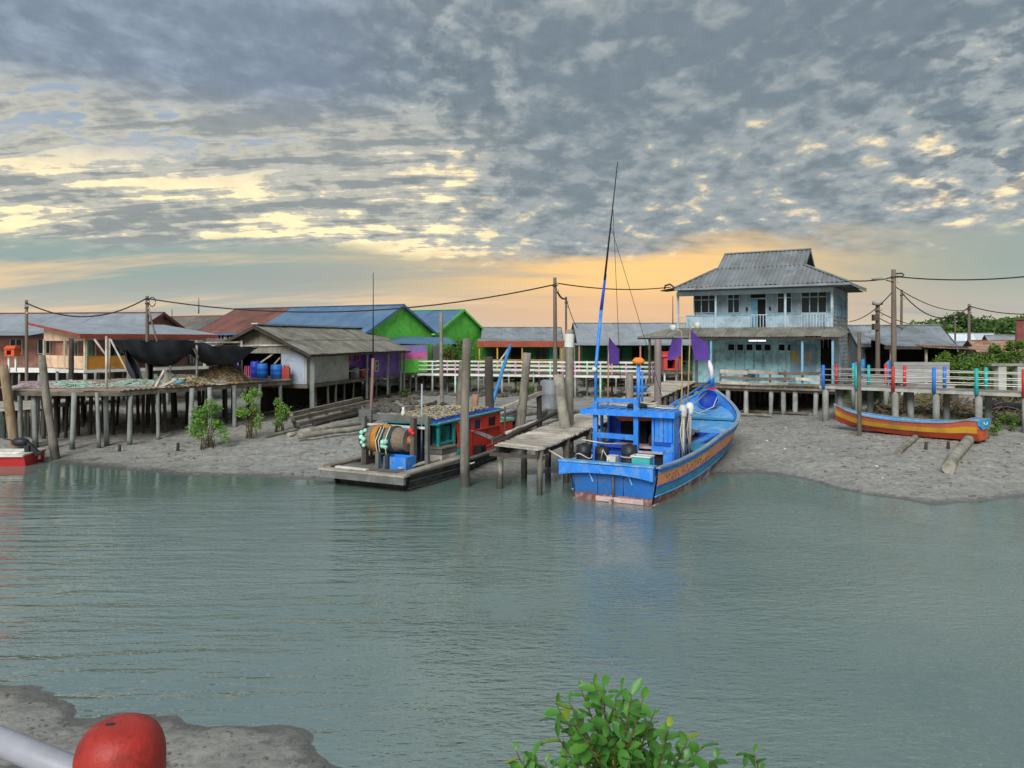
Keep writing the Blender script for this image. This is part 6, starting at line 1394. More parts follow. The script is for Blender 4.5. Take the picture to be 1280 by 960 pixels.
    mb = MB(); mb.slab([(1.13, 4.6, 1.42), (1.13, 5.0, 1.42), (1.13, 6.5, .98), (1.13, 6.2, .9)], (.008, 0, 0)); mb.build('white_stripe', st, B, False); mb = MB(); mb.slab([(1.13, 3.65, 1.88), (1.13, 4.15, 1.78), (1.13, 4.15, 1.55)], (.008, 0, 0)); mb.build('white_stripe', st, B, False); mb = MB(); mb.slab([(1.13, 4.05, .5), (1.13, 4.16, .5), (1.13, 4.3, 1.38), (1.13, 4.05, 1.38)], (.008, 0, 0)); mb.build('white_stripe', st, B, False)
    lbox(B, 'cabin_front', (-1.1, 7.05, .45), (1.1, 7.1, 1.95), rd_); lbox(B, 'fore_locker', (-.6, 7.12, .5), (1.12, 8.2, 1.5), rd_); lbox(B, 'locker_lid', (-.65, 7.1, 1.5), (1.18, 8.25, 1.6), paint('mint_lid', 130, 190, 170))
    for y in (4.8, 5.9, 6.9): lbox(B, 'side_batten', (1.12, y, .45), (1.14, y + .03, 1.4), mat('dark_red', S(130, 40, 34), .7))
    lbox(B, 'side_shelf', (1.12, 4.8, 1.38), (1.2, 6.9, 1.42), rd_); lbox(B, 'deck_box', (1.15, 4.9, .4), (1.45, 5.3, .8), m_black)
    for z in (.62, .78): lbeam(B, 'deck_rail', (1.5, 5.3, z), (1.4, 7.2, z + .1), .03, .03, paint('pink_rail_red', 200, 90, 90))
    lbeam(B, 'side_board', (1.45, 5.8, .85), (1.35, 7.6, 1.0), .04, .28, gr)
    Mx = RW[B.name]; wp = lambda x, y, z: Mx @ Vector((x, y, z))
    # gear aboard
    t = thing('blue_crate', 'open bright blue crate under the net drum of the red cabin boat', 'crate', wp(.62, .75, .54), rot)
    for a, b in (((-.45, -.3, 0), (.45, -.26, .4)), ((-.45, .26, 0), (.45, .3, .4)), ((-.45, -.26, 0), (-.41, .26, .4)), ((.41, -.26, 0), (.45, .26, .4))): mb = MB(); mb.box2(a, b); mb.build('side', b_br, t, False)
    mb = MB(); mb.box2((-.41, -.26, 0), (.41, .26, .03)); mb.build('bottom', b_br, t, False)
    t = thing('grey_fish_box', 'weathered grey fish box in front of the teal cabin opening', 'box', wp(1.0, 2.75, .4), rot)
    for i in range(3): mb = MB(); mb.box2((-.35, -.5, .02 + i * .2), (.35, .5, .2 + i * .2)); mb.build('plank', m_plank if i % 2 else gr, t, False)
    mb = MB(); mb.box2((-.38, -.53, .62), (.38, .53, .67)); mb.build('lid', m_plank_d, t, False)
    mb = MB(); rd = random.Random(8); vs = []
    ltb = MB(); ltb.ball((0, 0, .3), .2, 10, 6, (.6, 1, 1.5)); ltb.v = [tuple(wp(1.25, 3.45, .4) + Vector(v)) for v in ltb.v]; ltb.build('teal_sack', paint('teal_sack_cloth', 30, 130, 120, .85), smooth=True, origin=wp(1.25, 3.45, .4), label='small teal sack hanging by the red cabin wall', cat='sack')
    t = thing('roof_net', 'pale heap of fishing net and cork line on the red cabin roof', 'net', wp(0, 4.6, zr + .1), rot)
    cols = [mat('pale_net', S(176, 170, 152), .9, .3, 8, (1, 1, 1), .5, .1), mat('yellow_net', S(176, 150, 84), .9, .3, 8, (1, 1, 1), .5, .1), mat('grey_net', S(120, 118, 112), .9, .3, 8, (1, 1, 1), .5, .1)]
    for c, m in enumerate(cols):
        mb = MB()
        for i in range(80):
            p = Vector((rd.uniform(-.95, .95), rd.uniform(-1.9, 1.6), 0)); p.z = (p.y + 0) * .025 + .05; q = [p]
            for k in range(5): p = p + Vector((rd.uniform(-.28, .28), rd.uniform(-.3, .3), 0)); p.x = max(-1, min(1, p.x)); q.append(Vector((p.x, p.y, p.y * .025 + .06 + rd.uniform(0, .22) * (1 - abs(p.y) / 2.6))))
            mb.tube(q, .015, 4)
        mb.build('net_strand', m, t, False, kind='stuff')
    rope(B, [(1.72, 3.35, .55), (1.95, 3.05, .42), (2.2, 3.1, .5)], .025, 'mooring_rope')
red_boat()

def longboat():
    # stern toward the viewer's right, bow to the left and back
    st_, bw = Vector((19.1, 31.1, .85)), Vector((15.0, 35.6, .95)); f = (bw - st_).normalized(); rot = math.atan2(-f.x, f.y); L = (bw - st_).length
    B = thing('striped_longboat', 'beached wooden longboat with red and yellow stripes and blue inside', 'longboat', st_, rot)
    re = mat('longboat_red', S(188, 84, 48), .55, .15, 1.5, (1, 1, 1), .15, .05, dirt=S(120, 56, 38), dirt_amt=.5); ye = mat('longboat_yellow', S(190, 144, 40), .55, .15, 1.5, (1, 1, 1), .15, .05, dirt=S(140, 108, 50), dirt_amt=.5); dr = mat('longboat_dark_red', S(160, 64, 42), .6, .15, 1.5)
    orr = mat('longboat_orange', S(176, 88, 64), .6, .15, 1.5, (1, 1, 1), .15, .05, dirt=S(140, 90, 70))
    Hh = Hull(B, [(0, .62, .78, .48, .0), (.5, .66, .8, .5, .0), (1.0, .68, .66, .52, .0), (2.4, .72, .58, .5, -.02), (4.0, .62, .62, .4, .02), (5.2, .36, .76, .18, .1), (L, .03, 1.02, .02, .34)], 1.3, 40)
    Hh.band(0, .3, 'upper_strake', orr, 1, .004); Hh.band(.3, .64, 'yellow_strake', ye, 2, 0); Hh.band(.64, 1, 'lower_strake', dr, 2, .004)
    Hh.rail(b_gw, .07, .04, 0, .01); Hh.inner(b_pl, .42, .06); Hh.deck(.2, b_tl, 0, 5.6, 'floor_boards', .1)
    for y in (1.5, 2.9, 4.2): lbox(B, 'thwart', (-.6 + .03 * y, y, .42), (.6 - .03 * y, y + .22, .46), b_br)
    lbeam(B, 'inner_stringer', (.5, .8, .48), (.48, 4.4, .5), .05, .06, b_tl); lbeam(B, 'inner_stringer', (-.5, .8, .48), (-.48, 4.4, .5), .05, .06, b_tl)
    tm = MB(); tm.slab([(-.62, 0, .5), (.62, 0, .5), (.48, 0, 0), (-.48, 0, 0)], (0, .06, 0)); tm.build('transom', re, B, False)
    tm = MB(); tm.slab([(-.68, -.06, .84), (.68, -.06, .84), (.66, -.06, .6), (.3, -.06, .44), (-.3, -.06, .44), (-.66, -.06, .6)], (0, .08, 0)); tm.build('stern_board', paint('stern_blue', 60, 150, 196, .6), B, False)
    ltube(B, 'stern_motif', [(-.22, -.075, .72), (-.12, -.075, .62), (.1, -.075, .62), (.22, -.075, .72)], .022, m_white, 6)
    lbeam(B, 'stem_post', (0, L - .25, .15), (0, L + .03, 1.1), .07, .1, b_gw)
longboat()

def dinghy():
    s, b = Vector((-18.95, 30.5, -.14)), Vector((-23.6, 30.2, -.14)); f = (b - s).normalized(); rot = math.atan2(-f.x, f.y)
    B = thing('red_dinghy', 'small bright red dinghy with white top and black outboard motor', 'dinghy', s, rot)
    re = paint('dinghy_red', 176, 40, 38, .5); Hh = Hull(B, [(0, .75, .52, .55, -.1), (2, .8, .55, .55, -.12), (3.6, .6, .62, .3, -.1), (4.7, .05, .8, .02, .1)], 1.3, 24)
    Hh.band(0, .72, 'hull', re, 2); Hh.band(.72, 1, 'waterline_band', paint('dinghy_dark', 110, 30, 40), 1); Hh.rail(m_white, .14, .08, 0, .02); Hh.inner(m_white, .35, .1); Hh.deck(.2, m_white, 0, 4.4)
    tm = MB(); tm.slab([(-.75, 0, .56), (.75, 0, .56), (.55, 0, -.1), (-.55, 0, -.1)], (0, .06, 0)); tm.build('transom', re, B, False)
    lbox(B, 'stern_deck', (-.78, -.02, .56), (.78, .4, .62), m_white)
    t = thing('outboard_motor', 'black outboard motor tilted up on the red dinghy stern', 'outboard motor', s + Vector((-.15, -.1, .65)), rot)
    mb = MB(); mb.ball((0, .35, .35), .26, 12, 8, (.75, 1.35, .7)); mb.build('cowling', m_black, t, False, True)
    mb = MB(); mb.beam((0, .1, .3), (0, -.35, -.15), .14, .2); mb.build('shaft_leg', m_black, t, False); mb = MB(); mb.box2((-.15, -.05, -.12), (.15, .12, .22)); mb.build('clamp', m_black, t, False); mb = MB(); mb.beam((0, .6, .4), (.05, 1.0, .5), .04, .04); mb.build('tiller', m_black, t, False)
    mb = MB(); [mb.beam((0, -.38, -.18), (.16 * math.cos(a), -.42, -.18 + .16 * math.sin(a)), .08, .02) for a in (0, 2.1, 4.2)]; mb.build('propeller', m_iron, t, False)
dinghy()
# ---------------------------------------------------------------- clutter on banks and platforms
def G(px, py):
    D = 30.0
    for _ in range(40): D = .5 * D + .5 * (CH - H((px - 640) / F * D, D)) * F / (py - 425)
    return Vector(((px - 640) / F * D, D, H((px - 640) / F * D, D)))
def wlog(label, pts, r, m=m_log, name='beached_log', lift=.8):
    q = []
    for px, py in pts: p = G(px, py); p.z += r * lift; q.append(p)
    n = len(q); fine = []
    for i in range(n - 1):
        for k in range(4): fine.append(q[i].lerp(q[i + 1], k / 4))
    fine.append(q[-1]); mb = MB(); mb.tube(fine, [r * RND.uniform(.97, 1.03) for _ in fine], 10, True, .05, RND)
    mb.build(name, m, smooth=True, origin=q[0], label=label, cat='log', group='logs lying on the mud')
wlog('thick crooked log running from the longboat stern down the mud', [(1186, 592), (1192, 577), (1203, 565), (1214, 551)], .2)
wlog('short straight log on the mud below the middle of the longboat', [(1123, 568), (1132, 560), (1145, 549)], .12)
for (a, b, r, lab) in (((372, 553), (462, 541), .13, 'lowest log of the pile by the net drum'), ((374, 548), (464, 533), .14, 'middle log of the pile by the net drum'), ((398, 544), (462, 530), .13, 'uppermost log of the pile by the net drum')):
    p, q = G(*a), G(b[0], b[1]); p.z += .25; q.z += .3; bar('stacked_log', lab, 'log', p, q, r, m_log)
for i, (px0, py0, px1, py1, lab) in enumerate(((364, 518, 452, 498, 'farthest rail of the timber slipway under the shack'), (366, 524, 462, 502, 'middle rail of the timber slipway'), (372, 531, 445, 512, 'nearest rail of the timber slipway'))):
    bar('slipway_rail', lab, 'beam', P(px0, py0, 38.5 - i * .8), P(px1, py1, 45 - i * 1.2), .11, m_plank_d, True)
for i in range(5):
    u = i / 4; p = P(366 + 84 * u, 521 - 20 * u, 38.6 + 6 * u); q = P(374 + 74 * u, 535 - 20 * u, 37 + 5.5 * u); p.z -= .15; q.z -= .15
    bar('slipway_tie', ['tie under the lower end of the slipway', 'second tie up the slipway', 'middle tie of the slipway', 'fourth tie up the slipway', 'tie under the upper end of the slipway'][i], 'beam', p, q, .08, m_dark, True)
for i, (a, b, r, lab, m) in enumerate((((392, 533), (450, 520), .12, 'dark rotten timber below the slipway', m_dark), ((360, 546), (412, 536), .1, 'thin log in front of the small mangrove', m_log), ((330, 548), (372, 540), .08, 'slender pole on the mud between the mangroves', m_log), ((450, 505), (508, 494), .14, 'dark plank heap end under the purple wall', m_dark), ((318, 520), (372, 509), .07, 'pale pole lying across the mud under the barrels', m_log), ((470, 496), (520, 488), .08, 'black plank by the lilac lean-to piles', m_dark), ((884, 516), (965, 522), .07, 'pale pole lying below the blue house stilts', m_log), ((925, 515), (1010, 520), .08, 'long thin log along the foot of the house stilts', m_plank_d), ((905, 520), (940, 513), .06, 'short bleached stick beside the blue boat bow', m_log), ((520, 512), (545, 505), .1, 'grey driftwood behind the red boat nets', m_plank_d), ((640, 545), (700, 528), .09, 'old plank on the mud left of the jetty', m_plank_d), ((700, 515), (745, 519), .1, 'grey beam under the far part of the jetty', m_plank_d))):
    p, q = G(*a), G(*b); p.z += r * .8; q.z += r * 1.4; bar('driftwood', lab, 'driftwood', p, q, r, m)
def strands(t, c, rx, ry, hz, m, n, r, seed, name='net_strand'):
    rd = random.Random(seed); mb = MB()
    for i in range(n):
        a = rd.uniform(0, 6.28); k = rd.random() ** .6; p = Vector((c[0] + rx * k * math.cos(a), c[1] + ry * k * math.sin(a), 0)); q = []
        for j in range(6):
            d = 1 - min(1, math.hypot((p.x - c[0]) / rx, (p.y - c[1]) / ry)); q.append(Vector((p.x, p.y, c[2] + hz * math.sqrt(max(d, 0)) * rd.uniform(.6, 1.1) + .02))); p = p + Vector((rd.uniform(-.3, .3), rd.uniform(-.3, .3), 0)) * min(rx, 1.2)
        mb.tube(q, r, 4)
    mb.build(name, m, t, kind='stuff')
def mound(t, c, rx, ry, hz, m, seed, name='net_mound'):
    rd = random.Random(seed); mb = MB(); n, k = 22, 8; vs = []
    for i in range(k + 1):
        for j in range(n):
            a = 6.2832 * j / n; u = i / k; rr = u * (1 + .14 * math.sin(a * 3 + seed) + rd.uniform(-.05, .05)); vs.append((c[0] + rx * rr * math.cos(a), c[1] + ry * rr * math.sin(a), c[2] + hz * (1 - u * u) * (1 + .25 * math.sin(a * 5 + u * 7 + seed)) * rd.uniform(.85, 1.1)))
    mb.add(vs, [(i * n + j, (i + 1) * n + j, (i + 1) * n + (j + 1) % n, i * n + (j + 1) % n) for i in range(k) for j in range(n)]); mb.build(name, m, t, smooth=True)
mint_n = mat('mint_net', S(140, 180, 168), .9, .3, 9, (1, 1, 1), .5, .1); oran_n = mat('orange_net', S(190, 124, 40))
for i, (px, D, rx, ry, hz, lab, ms) in enumerate(((276, 39.2, 1.35, 1.3, .62, 'largest heap of pale and yellow net beside the canopy pole', (MATS['pale_net'], MATS['yellow_net'], MATS['brown_net'], oran_n)), (236, 37.0, 1.1, .9, .3, 'lower heap of brown and yellow net at the platform edge', (MATS['brown_net'], MATS['pale_net'], MATS['yellow_net'])), (212, 37.6, .9, .9, .36, 'heap of mint green net in the middle of the platform', (mint_n, MATS['pale_net'])), (172, 36.2, 1.3, .8, .2, 'low spread of pale net behind the wooden trestle', (MATS['pale_net'], mint_n)), (90, 35.2, 1.6, .6, .2, 'long roll of mint and white net on the platform', (mint_n, MATS['pale_net'])), (45, 34.4, 1.0, .5, .16, 'mauve net spread at the outer end of the platform', (mat('mauve_net', S(170, 140, 168), .9, .3, 9), MATS['pale_net'])))):
    p = Vector(((px - 640) / F * D, D, 2.77)); t = thing('net_heap', lab, 'net', p, 0, 'heaps of fishing net on the platform')
    mound(t, p, rx * .9, ry * .9, hz * 1.15, ms[0], i)
    for k, m in enumerate(ms): strands(t, p, rx, ry, hz * 1.4, m, 70, .016, i * 10 + k)
def barrel(name, px, D, z, r, h, c, lab, grp=None):
    p = Vector(((px - 640) / F * D, D, z)); t = thing(name, lab, 'barrel', p, 0, grp)
    mb = MB(); mb.lathe((0, 0, 0), [(r * .86, 0), (r, .06), (r, h * .3), (r * 1.04, h * .33), (r, h * .36), (r, h * .64), (r * 1.04, h * .67), (r, h * .7), (r, h - .08), (r * .88, h)], 20); mb.build('shell', c, t, False, True)
    for s in (-.5, .45): mb = MB(); mb.lathe((r * s, 0, h), [(.05, 0), (.05, .04)], 8); mb.build('bung', m_black, t, False)
bb = paint('barrel_blue', 40, 116, 206, .4); bd = paint('barrel_deep_blue', 40, 60, 170, .4)
barrel('plastic_barrel', 328, 43, 2.74, .3, .84, bb, 'bright blue barrel standing left under the shack gable', 'barrels under the shack gable')
barrel('plastic_barrel', 345.5, 42.6, 2.74, .31, .8, bb, 'bright blue barrel standing next to the red jerrycan', 'barrels under the shack gable')
barrel('plastic_barrel', 319, 43.6, 2.74, .26, .95, bd, 'dark blue barrel half hidden behind the bright blue one', 'barrels under the shack gable')
p = Vector((-11.98, 42.6, 2.74)) + Vector((-.55, 0, 0)); t = thing('jerrycan', 'faded red jerrycan standing against the white shack wall', 'jerrycan', p)
mb = MB(); mb.slab([(-.2, -.14, 0), (.2, -.14, 0), (.2, -.14, .62), (.05, -.14, .72), (-.2, -.14, .66)], (0, .28, 0)); mb.build('can', paint('jerry_red', 176, 72, 66), t, False); mb = MB(); mb.lathe((-.1, 0, .68), [(.05, 0), (.05, .08)], 8); mb.build('cap', m_black, t, False); mb = MB(); mb.tube([(-.02, 0, .68), (.02, 0, .8), (.14, 0, .78), (.16, 0, .66)], .022, 6); mb.build('handle', paint('jerry_red', 176, 72, 66), t, False)
p = Vector(((300 - 640) / F * 40.5, 40.5, 2.77)); t = thing('rusty_drum', 'small rusty brown drum beside a blue can at the platform edge', 'drum', p); mb = MB(); mb.lathe((0, 0, 0), [(.2, 0), (.22, .04), (.22, .5), (.2, .55)], 14); mb.build('shell', mat('rust_drum', S(112, 84, 72), .8, .3, 3), t, False, True); mb = MB(); mb.lathe((0, 0, .55), [(.2, 0), (.2, .03), (.1, .03)], 14); mb.build('rim', m_iron, t, False)
p = Vector(((303.5 - 640) / F * 40.0, 40.0, 2.77)); t = thing('blue_can', 'small bright blue can beside the rusty drum', 'can', p + Vector((-.45, .2, 0))); mb = MB(); mb.box((0, 0, .28), (.3, .24, .56)); mb.build('body', bb, t, False); mb = MB(); mb.lathe((0, 0, .56), [(.05, 0), (.05, .07)], 8); mb.build('cap', m_black, t, False)
p = Vector(((292 - 640) / F * 39.6, 39.6, 2.78)); mb = MB(); mb.lathe(p, [(.3, 0), (.42, .06), (.44, .16), (.38, .16), (.34, .08)], 14); mb.build('orange_tray', paint('orange_tray_paint', 206, 140, 50), smooth=True, origin=p, label='shallow orange tray at the corner of the platform', cat='tray')
p = Vector(((309 - 640) / F * 40.3, 40.3, 2.6)); mb = MB(); mb.tube([p + Vector((.2 * math.cos(a), -.15, -.28 + .33 * math.sin(a))) for a in np.linspace(0, 6.28, 16)], .04, 6, False); mb.build('white_hoop', m_white, smooth=True, origin=p, label='white hoop hanging from the platform corner over the mangrove', cat='hoop')
t = thing('dark_net_bundle', 'dark tangled bundle of gear standing behind the heaped nets', 'net', P(287, 470, 42)); mound(t, Vector(((287 - 640) / F * 42, 42, 2.76)), .8, .6, 1.05, nt_d if False else mat('dark_green_net', S(38, 58, 62)), 5); strands(t, Vector(((287 - 640) / F * 42, 42, 2.76)), .8, .7, 1.0, MATS['grey_net'], 30, .02, 77)
p = Vector(((223 - 640) / F * 36.2, 36.2, 2.77)); t = thing('pale_blue_tub', 'pale blue tub at the platform edge below the net', 'tub', p); mb = MB(); mb.lathe((0, 0, 0), [(.24, 0), (.3, .3), (.28, .3), (.22, .04)], 14); mb.build('body', paint('tub_blue', 120, 180, 196), t, False, True); mb = MB(); mb.tube([(.29 * math.cos(a), .29 * math.sin(a), .3) for a in np.linspace(0, 6.28, 17)], .02, 5, False); mb.build('rim', m_white, t, False)
t = thing('trestle', 'grey A shaped wooden trestle at the edge of the platform', 'trestle', P(203, 486, 35.2))
for a, b in (((194, 486), (206, 463)), ((212, 485), (205, 462)), ((200, 484), (222, 474))): mb = MB(); mb.beam(P(*a, 35.2), P(*b, 35.0), .14, .1); mb.build('leg', m_plank, t)
mb = MB(); mb.beam(P(200, 476, 35.1), P(209, 475, 35.1), .1, .1); mb.build('cross_bar', m_plank, t)
def shrine(name, px, py0, py1, D, w, c, lab, zleg):
    x = (px - 640) / F * D; z1 = CH - (py0 - 425) * D / F; z0 = CH - (py1 - 425) * D / F; t = thing(name, lab, 'shrine', (x, D, zleg))
    h = z1 - z0
    for a, b in (((x - w, D - w, z0), (x + w, D + w, z0 + .08)), ((x - w, D - w, z0 + .08), (x - w * .55, D + w, z0 + h * .7)), ((x + w * .35, D - w, z0 + .08), (x + w, D + w, z0 + h * .7)), ((x - w * .55, D + w * .7, z0 + .08), (x + w * .35, D + w, z0 + h * .7)), ((x - w * .55, D - w, z0 + h * .55), (x + w * .35, D + w * .7, z0 + h * .7))): mb = MB(); mb.box2(a, b); mb.build('wall', c, t)
    mb = MB(); mb.slab([(x - w * 1.2, D - w * 1.2, z0 + h * .7), (x + w * 1.2, D - w * 1.2, z0 + h * .7), (x + w * .9, D - w * .4, z1), (x - w * .9, D - w * .4, z1)], (0, w * 1.8, 0)); mb.build('roof', c, t)
    mb = MB(); mb.quad((x - w * .5, D + w * .6, z0 + .1), (x + w * .3, D + w * .6, z0 + .1), (x + w * .3, D + w * .6, z0 + h * .55), (x - w * .5, D + w * .6, z0 + h * .55)); mb.build('niche', m_void, t)
    for dx in (-.7, .7): mb = MB(); mb.box2((x + dx * w - .05, D - .05, zleg), (x + dx * w + .05, D + .05, z0)); mb.build('leg', m_white, t)
shrine('red_shrine', 838, 439, 462, 50, .55, paint('shrine_red', 196, 70, 66), 'red box shrine on white legs at the house end of the jetty', 2.12)
shrine('orange_shrine', 15.5, 432, 445, 47, .3, paint('shrine_orange', 208, 84, 40), 'small orange red box shrine on a post before the salmon wall', 2.95)
p = Vector(((797 - 640) / F * 38.5, 38.5, 1.85)); t = thing('basin_stand', 'low stand with a blue basin on the far side of the jetty', 'stand', p + Vector((0, 0, -.05)))
mb = MB(); mb.box(p + Vector((0, 0, .42)), (1.3, .8, .06)); mb.build('top', m_plank, t)
for sx in (-.55, .55):
    for sy in (-.3, .3): mb = MB(); mb.box(p + Vector((sx, sy, .1)), (.08, .08, .6)); mb.build('leg', m_plank_d, t)
mb = MB(); mb.lathe(p + Vector((.1, 0, .45)), [(.3, 0), (.42, .2), (.44, .28), (.38, .28), (.3, .06)], 16); mb.build('blue_bowl', paint('bowl_blue', 60, 130, 200), smooth=True, origin=p + Vector((.1, 0, .45)), label='blue bowl on the low stand beside the jetty', cat='bowl')
# black pipe, concrete block and bank wall under the coloured walkway
bar('black_pipe', 'fat black pipe running along the grassy bank', 'pipe', P(1186, 497, 41.5), P(1330, 517, 36.5), .2, m_black, n=12)
p = P(1208, 512, 40.5); t = thing('concrete_block', 'broken grey concrete block beside the black pipe', 'block', p); mb = MB(); mb.box((0, 0, .42), (1.15, .7, .85)); mb.build('block', m_conc, t, False); mb = MB(); mb.box((0, -.02, .88), (1.25, .8, .08)); mb.build('cap', m_greyw, t, False)
t = thing('bank_wall', 'low concrete pillar wall at the end of the coloured walkway', 'wall', P(1262, 480, 40.5))
for dx in (0, 1.0, 1.9): mb = MB(); mb.box((dx - .5, 0, .2), (.42, .4, 1.5)); mb.build('pillar', m_greyw, t, False)
mb = MB(); mb.box((.5, 0, 1.02), (3.2, .5, .12)); mb.build('beam', m_conc, t, False)
def rubble():
    rd = random.Random(21); mb = MB(); mg = MB()
    for i in range(900):
        px = rd.uniform(1085, 1330); D = rd.uniform(35.5, 43); x = (px - 640) / F * D; 
        if D < 39.2 - (px - 1029) * .013: continue
        z = H(x, D); r = rd.uniform(.06, .24)
        (mb if rd.random() < .6 else mg).ball((x, D, z + r * .3), r, 6, 4, (rd.uniform(.7, 1.6), rd.uniform(.7, 1.4), rd.uniform(.4, .9)))
    for i in range(420):
        px = rd.uniform(1085, 1330); D = rd.uniform(35.8, 42); 
        if D < 39.4 - (px - 1029) * .013: continue
        x = (px - 640) / F * D; z = H(x, D); a = Vector((x, D, z + rd.uniform(0, .3))); q = [a]
        for k in range(3): a = a + Vector((rd.uniform(-.4, .4), rd.uniform(-.3, .3), rd.uniform(-.14, .3))); q.append(a)
        mb.tube(q, rd.uniform(.015, .04), 4)
    mb.build('bank_rubble', mat('brown_rubble', S(104, 92, 74), .9, .3, 3, (1, 1, 1), .4, 0), label='brown tangle of rubble and dead twigs under the coloured walkway', kind='stuff')
    mg.build('mossy_rubble', mat('mossy_rubble', S(76, 84, 50), .9, .3, 3, (1, 1, 1), .4, 0), label='mossy stones along the bank under the coloured walkway', kind='stuff')
    mb = MB()
    for i in range(420):
        px, D = (rd.uniform(470, 830), rd.uniform(56, 63)) if rd.random() < .6 else (rd.uniform(370, 520), rd.uniform(44, 56)); x = (px - 640) / F * D; r = rd.uniform(.08, .3)
        mb.ball((x, D, H(x, D) + r * .3), r, 6, 4, (rd.uniform(.8, 2), rd.uniform(.8, 1.5), rd.uniform(.4, 1)))
    mb.build('shore_rubble', mat('dark_rubble', S(84, 80, 72), .9, .35, 2, (1, 1, 1), .4, 0), label='grey rubble and rubbish under the pastel walkway and shack', kind='stuff')
    ms = [m_white, paint('litter_orange', 200, 130, 104), paint('litter_blue', 130, 150, 170)]
    mb = MB()
    for i in range(30):
        px, py = rd.uniform(480, 1275), rd.uniform(505, 575); 
        if px < 900 and py > 520: px, py = rd.uniform(920, 1270), rd.uniform(525, 600)
        p = G(px, py)
        if p.z < .12: continue
        mb.cur = rd.choice((0, 0, 0, 0, 0, 0, 1, 2)); s = rd.uniform(.03, .09); mb.box(p + Vector((0, 0, .03)), (s, s * rd.uniform(.4, 1.5), s * .5), Matrix.Rotation(rd.uniform(0, 3), 3, 'Z') @ Matrix.Rotation(rd.uniform(-.4, .4), 3, 'X'))
    mb.build('shore_litter', ms, label='scattered bits of white and coloured litter on the mud', kind='stuff')
rubble()
# ---------------------------------------------------------------- vegetation
def leafmat(name, r, g, b, sp=.3):
    m = bpy.data.materials.new(name); m.use_nodes = True; T = NT(m.node_tree); T.n.clear()
    pos = T.node('ShaderNodeNewGeometry').outputs['Position']; oi = T.node('ShaderNodeObjectInfo').outputs['Random']
    n = T.noise(pos, 2.3, 3, .6); n2 = T.noise(pos, 11, 2, .6)
    c = T.ramp(T.math('ADD', T.math('MULTIPLY', n, .5), T.math('MULTIPLY', n2, .5)), [(.3, S(r * .72, g * .76, b * .7)), (.5, S(r, g, b)), (.7, S(min(255, r * 1.3), min(255, g * 1.18), b * 1.1))])
    c = T.mix(T.math('MULTIPLY', oi, .5), c, S(min(255, r * 1.45), min(255, g * 1.15), b * .9))
    c = T.mix(T.sstep(oi, .93, .97), c, S(min(255, r * 2.2), min(255, g * 1.25), b * .8))
    b1 = T.node('ShaderNodeBsdfPrincipled'); T.put(b1.inputs['Base Color'], c); b1.inputs['Roughness'].default_value = .45; b1.inputs['Specular IOR Level'].default_value = sp
    tr = T.node('ShaderNodeBsdfTranslucent'); T.put(tr.inputs[0], T.mix(1.0, c, (.9, 1.0, .5), 'MULTIPLY'))
    mx = T.node('ShaderNodeMixShader'); mx.inputs[0].default_value = .3; T.l.new(b1.outputs[0], mx.inputs[1]); T.l.new(tr.outputs[0], mx.inputs[2])
    out = T.node('ShaderNodeOutputMaterial'); T.l.new(mx.outputs[0], out.inputs[0]); return m
lf_tree = leafmat('tree_leaf', 92, 124, 66); lf_dark = leafmat('dark_tree_leaf', 64, 96, 54); lf_man = leafmat('mangrove_leaf', 108, 154, 76); lf_bush = leafmat('bush_leaf', 78, 116, 52); lf_fore = leafmat('near_leaf', 70, 130, 52, .6)
m_bark = mat('bark', S(92, 80, 66), .9, .3, 3, (1, 1, .4), .5, .2); m_stem = mat('young_stem', S(96, 84, 56), .8, .2, 4)
def leaves(mb, c, rad, n, size, rd, up=.3):
    c = Vector(c)
    for _ in range(n):
        v = Vector((rd.gauss(0, 1), rd.gauss(0, 1), rd.gauss(0, 1))).normalized() * (rd.random() ** .45)
        p = c + Vector((v.x * rad[0], v.y * rad[1], v.z * rad[2]))
        d = Vector((rd.gauss(0, 1), rd.gauss(0, 1), rd.gauss(0, .6) + up)).normalized(); w = d.cross(Vector((rd.gauss(0, 1), rd.gauss(0, 1), rd.gauss(0, 1)))).normalized(); s = size * rd.uniform(.65, 1.3)
        k = d.cross(w) * (s * .12)
        mb.add([p, p + d * s * .5 + w * s * .32 + k, p + d * s, p + d * s * .5 - w * s * .32 + k], [(0, 1, 2), (0, 2, 3)])
def tree(name, label, base, h, w, m, seed, group=None, leaf=.4, nb=14, nl=150, cat='tree'):
    rd = random.Random(seed); base = Vector(base); t = thing(name, label, cat, base, 0, group); tr = MB()
    th = h * .45; tr.tube([(0, 0, -.4), (rd.uniform(-.1, .1), 0, th * .5), (rd.uniform(-.3, .3), rd.uniform(-.2, .2), th), (0, 0, h * .8)], [h * .03, h * .024, h * .018, h * .006], 8)
    mb = MB()
    for i in range(nb):
        a = rd.uniform(0, 6.28); k = rd.random() ** .5; z = h * rd.uniform(.38, .92); sp = w * (1 - abs(z / h - .6) * 1.1)
        c = Vector((math.cos(a) * k * sp, math.sin(a) * k * sp, z)); tr.tube([(0, 0, min(th, z * .7)), c * .55 + Vector((0, 0, z * .35)), c], [h * .014, h * .009, h * .003], 5)
        r = w * rd.uniform(.28, .5); leaves(mb, c, (r, r, r * .62), int(nl * rd.uniform(.6, 1.3)), leaf, rd)
    tr.build('trunk', m_bark, t, False, True); mb.build('crown', m, t, False, kind='stuff'); return t
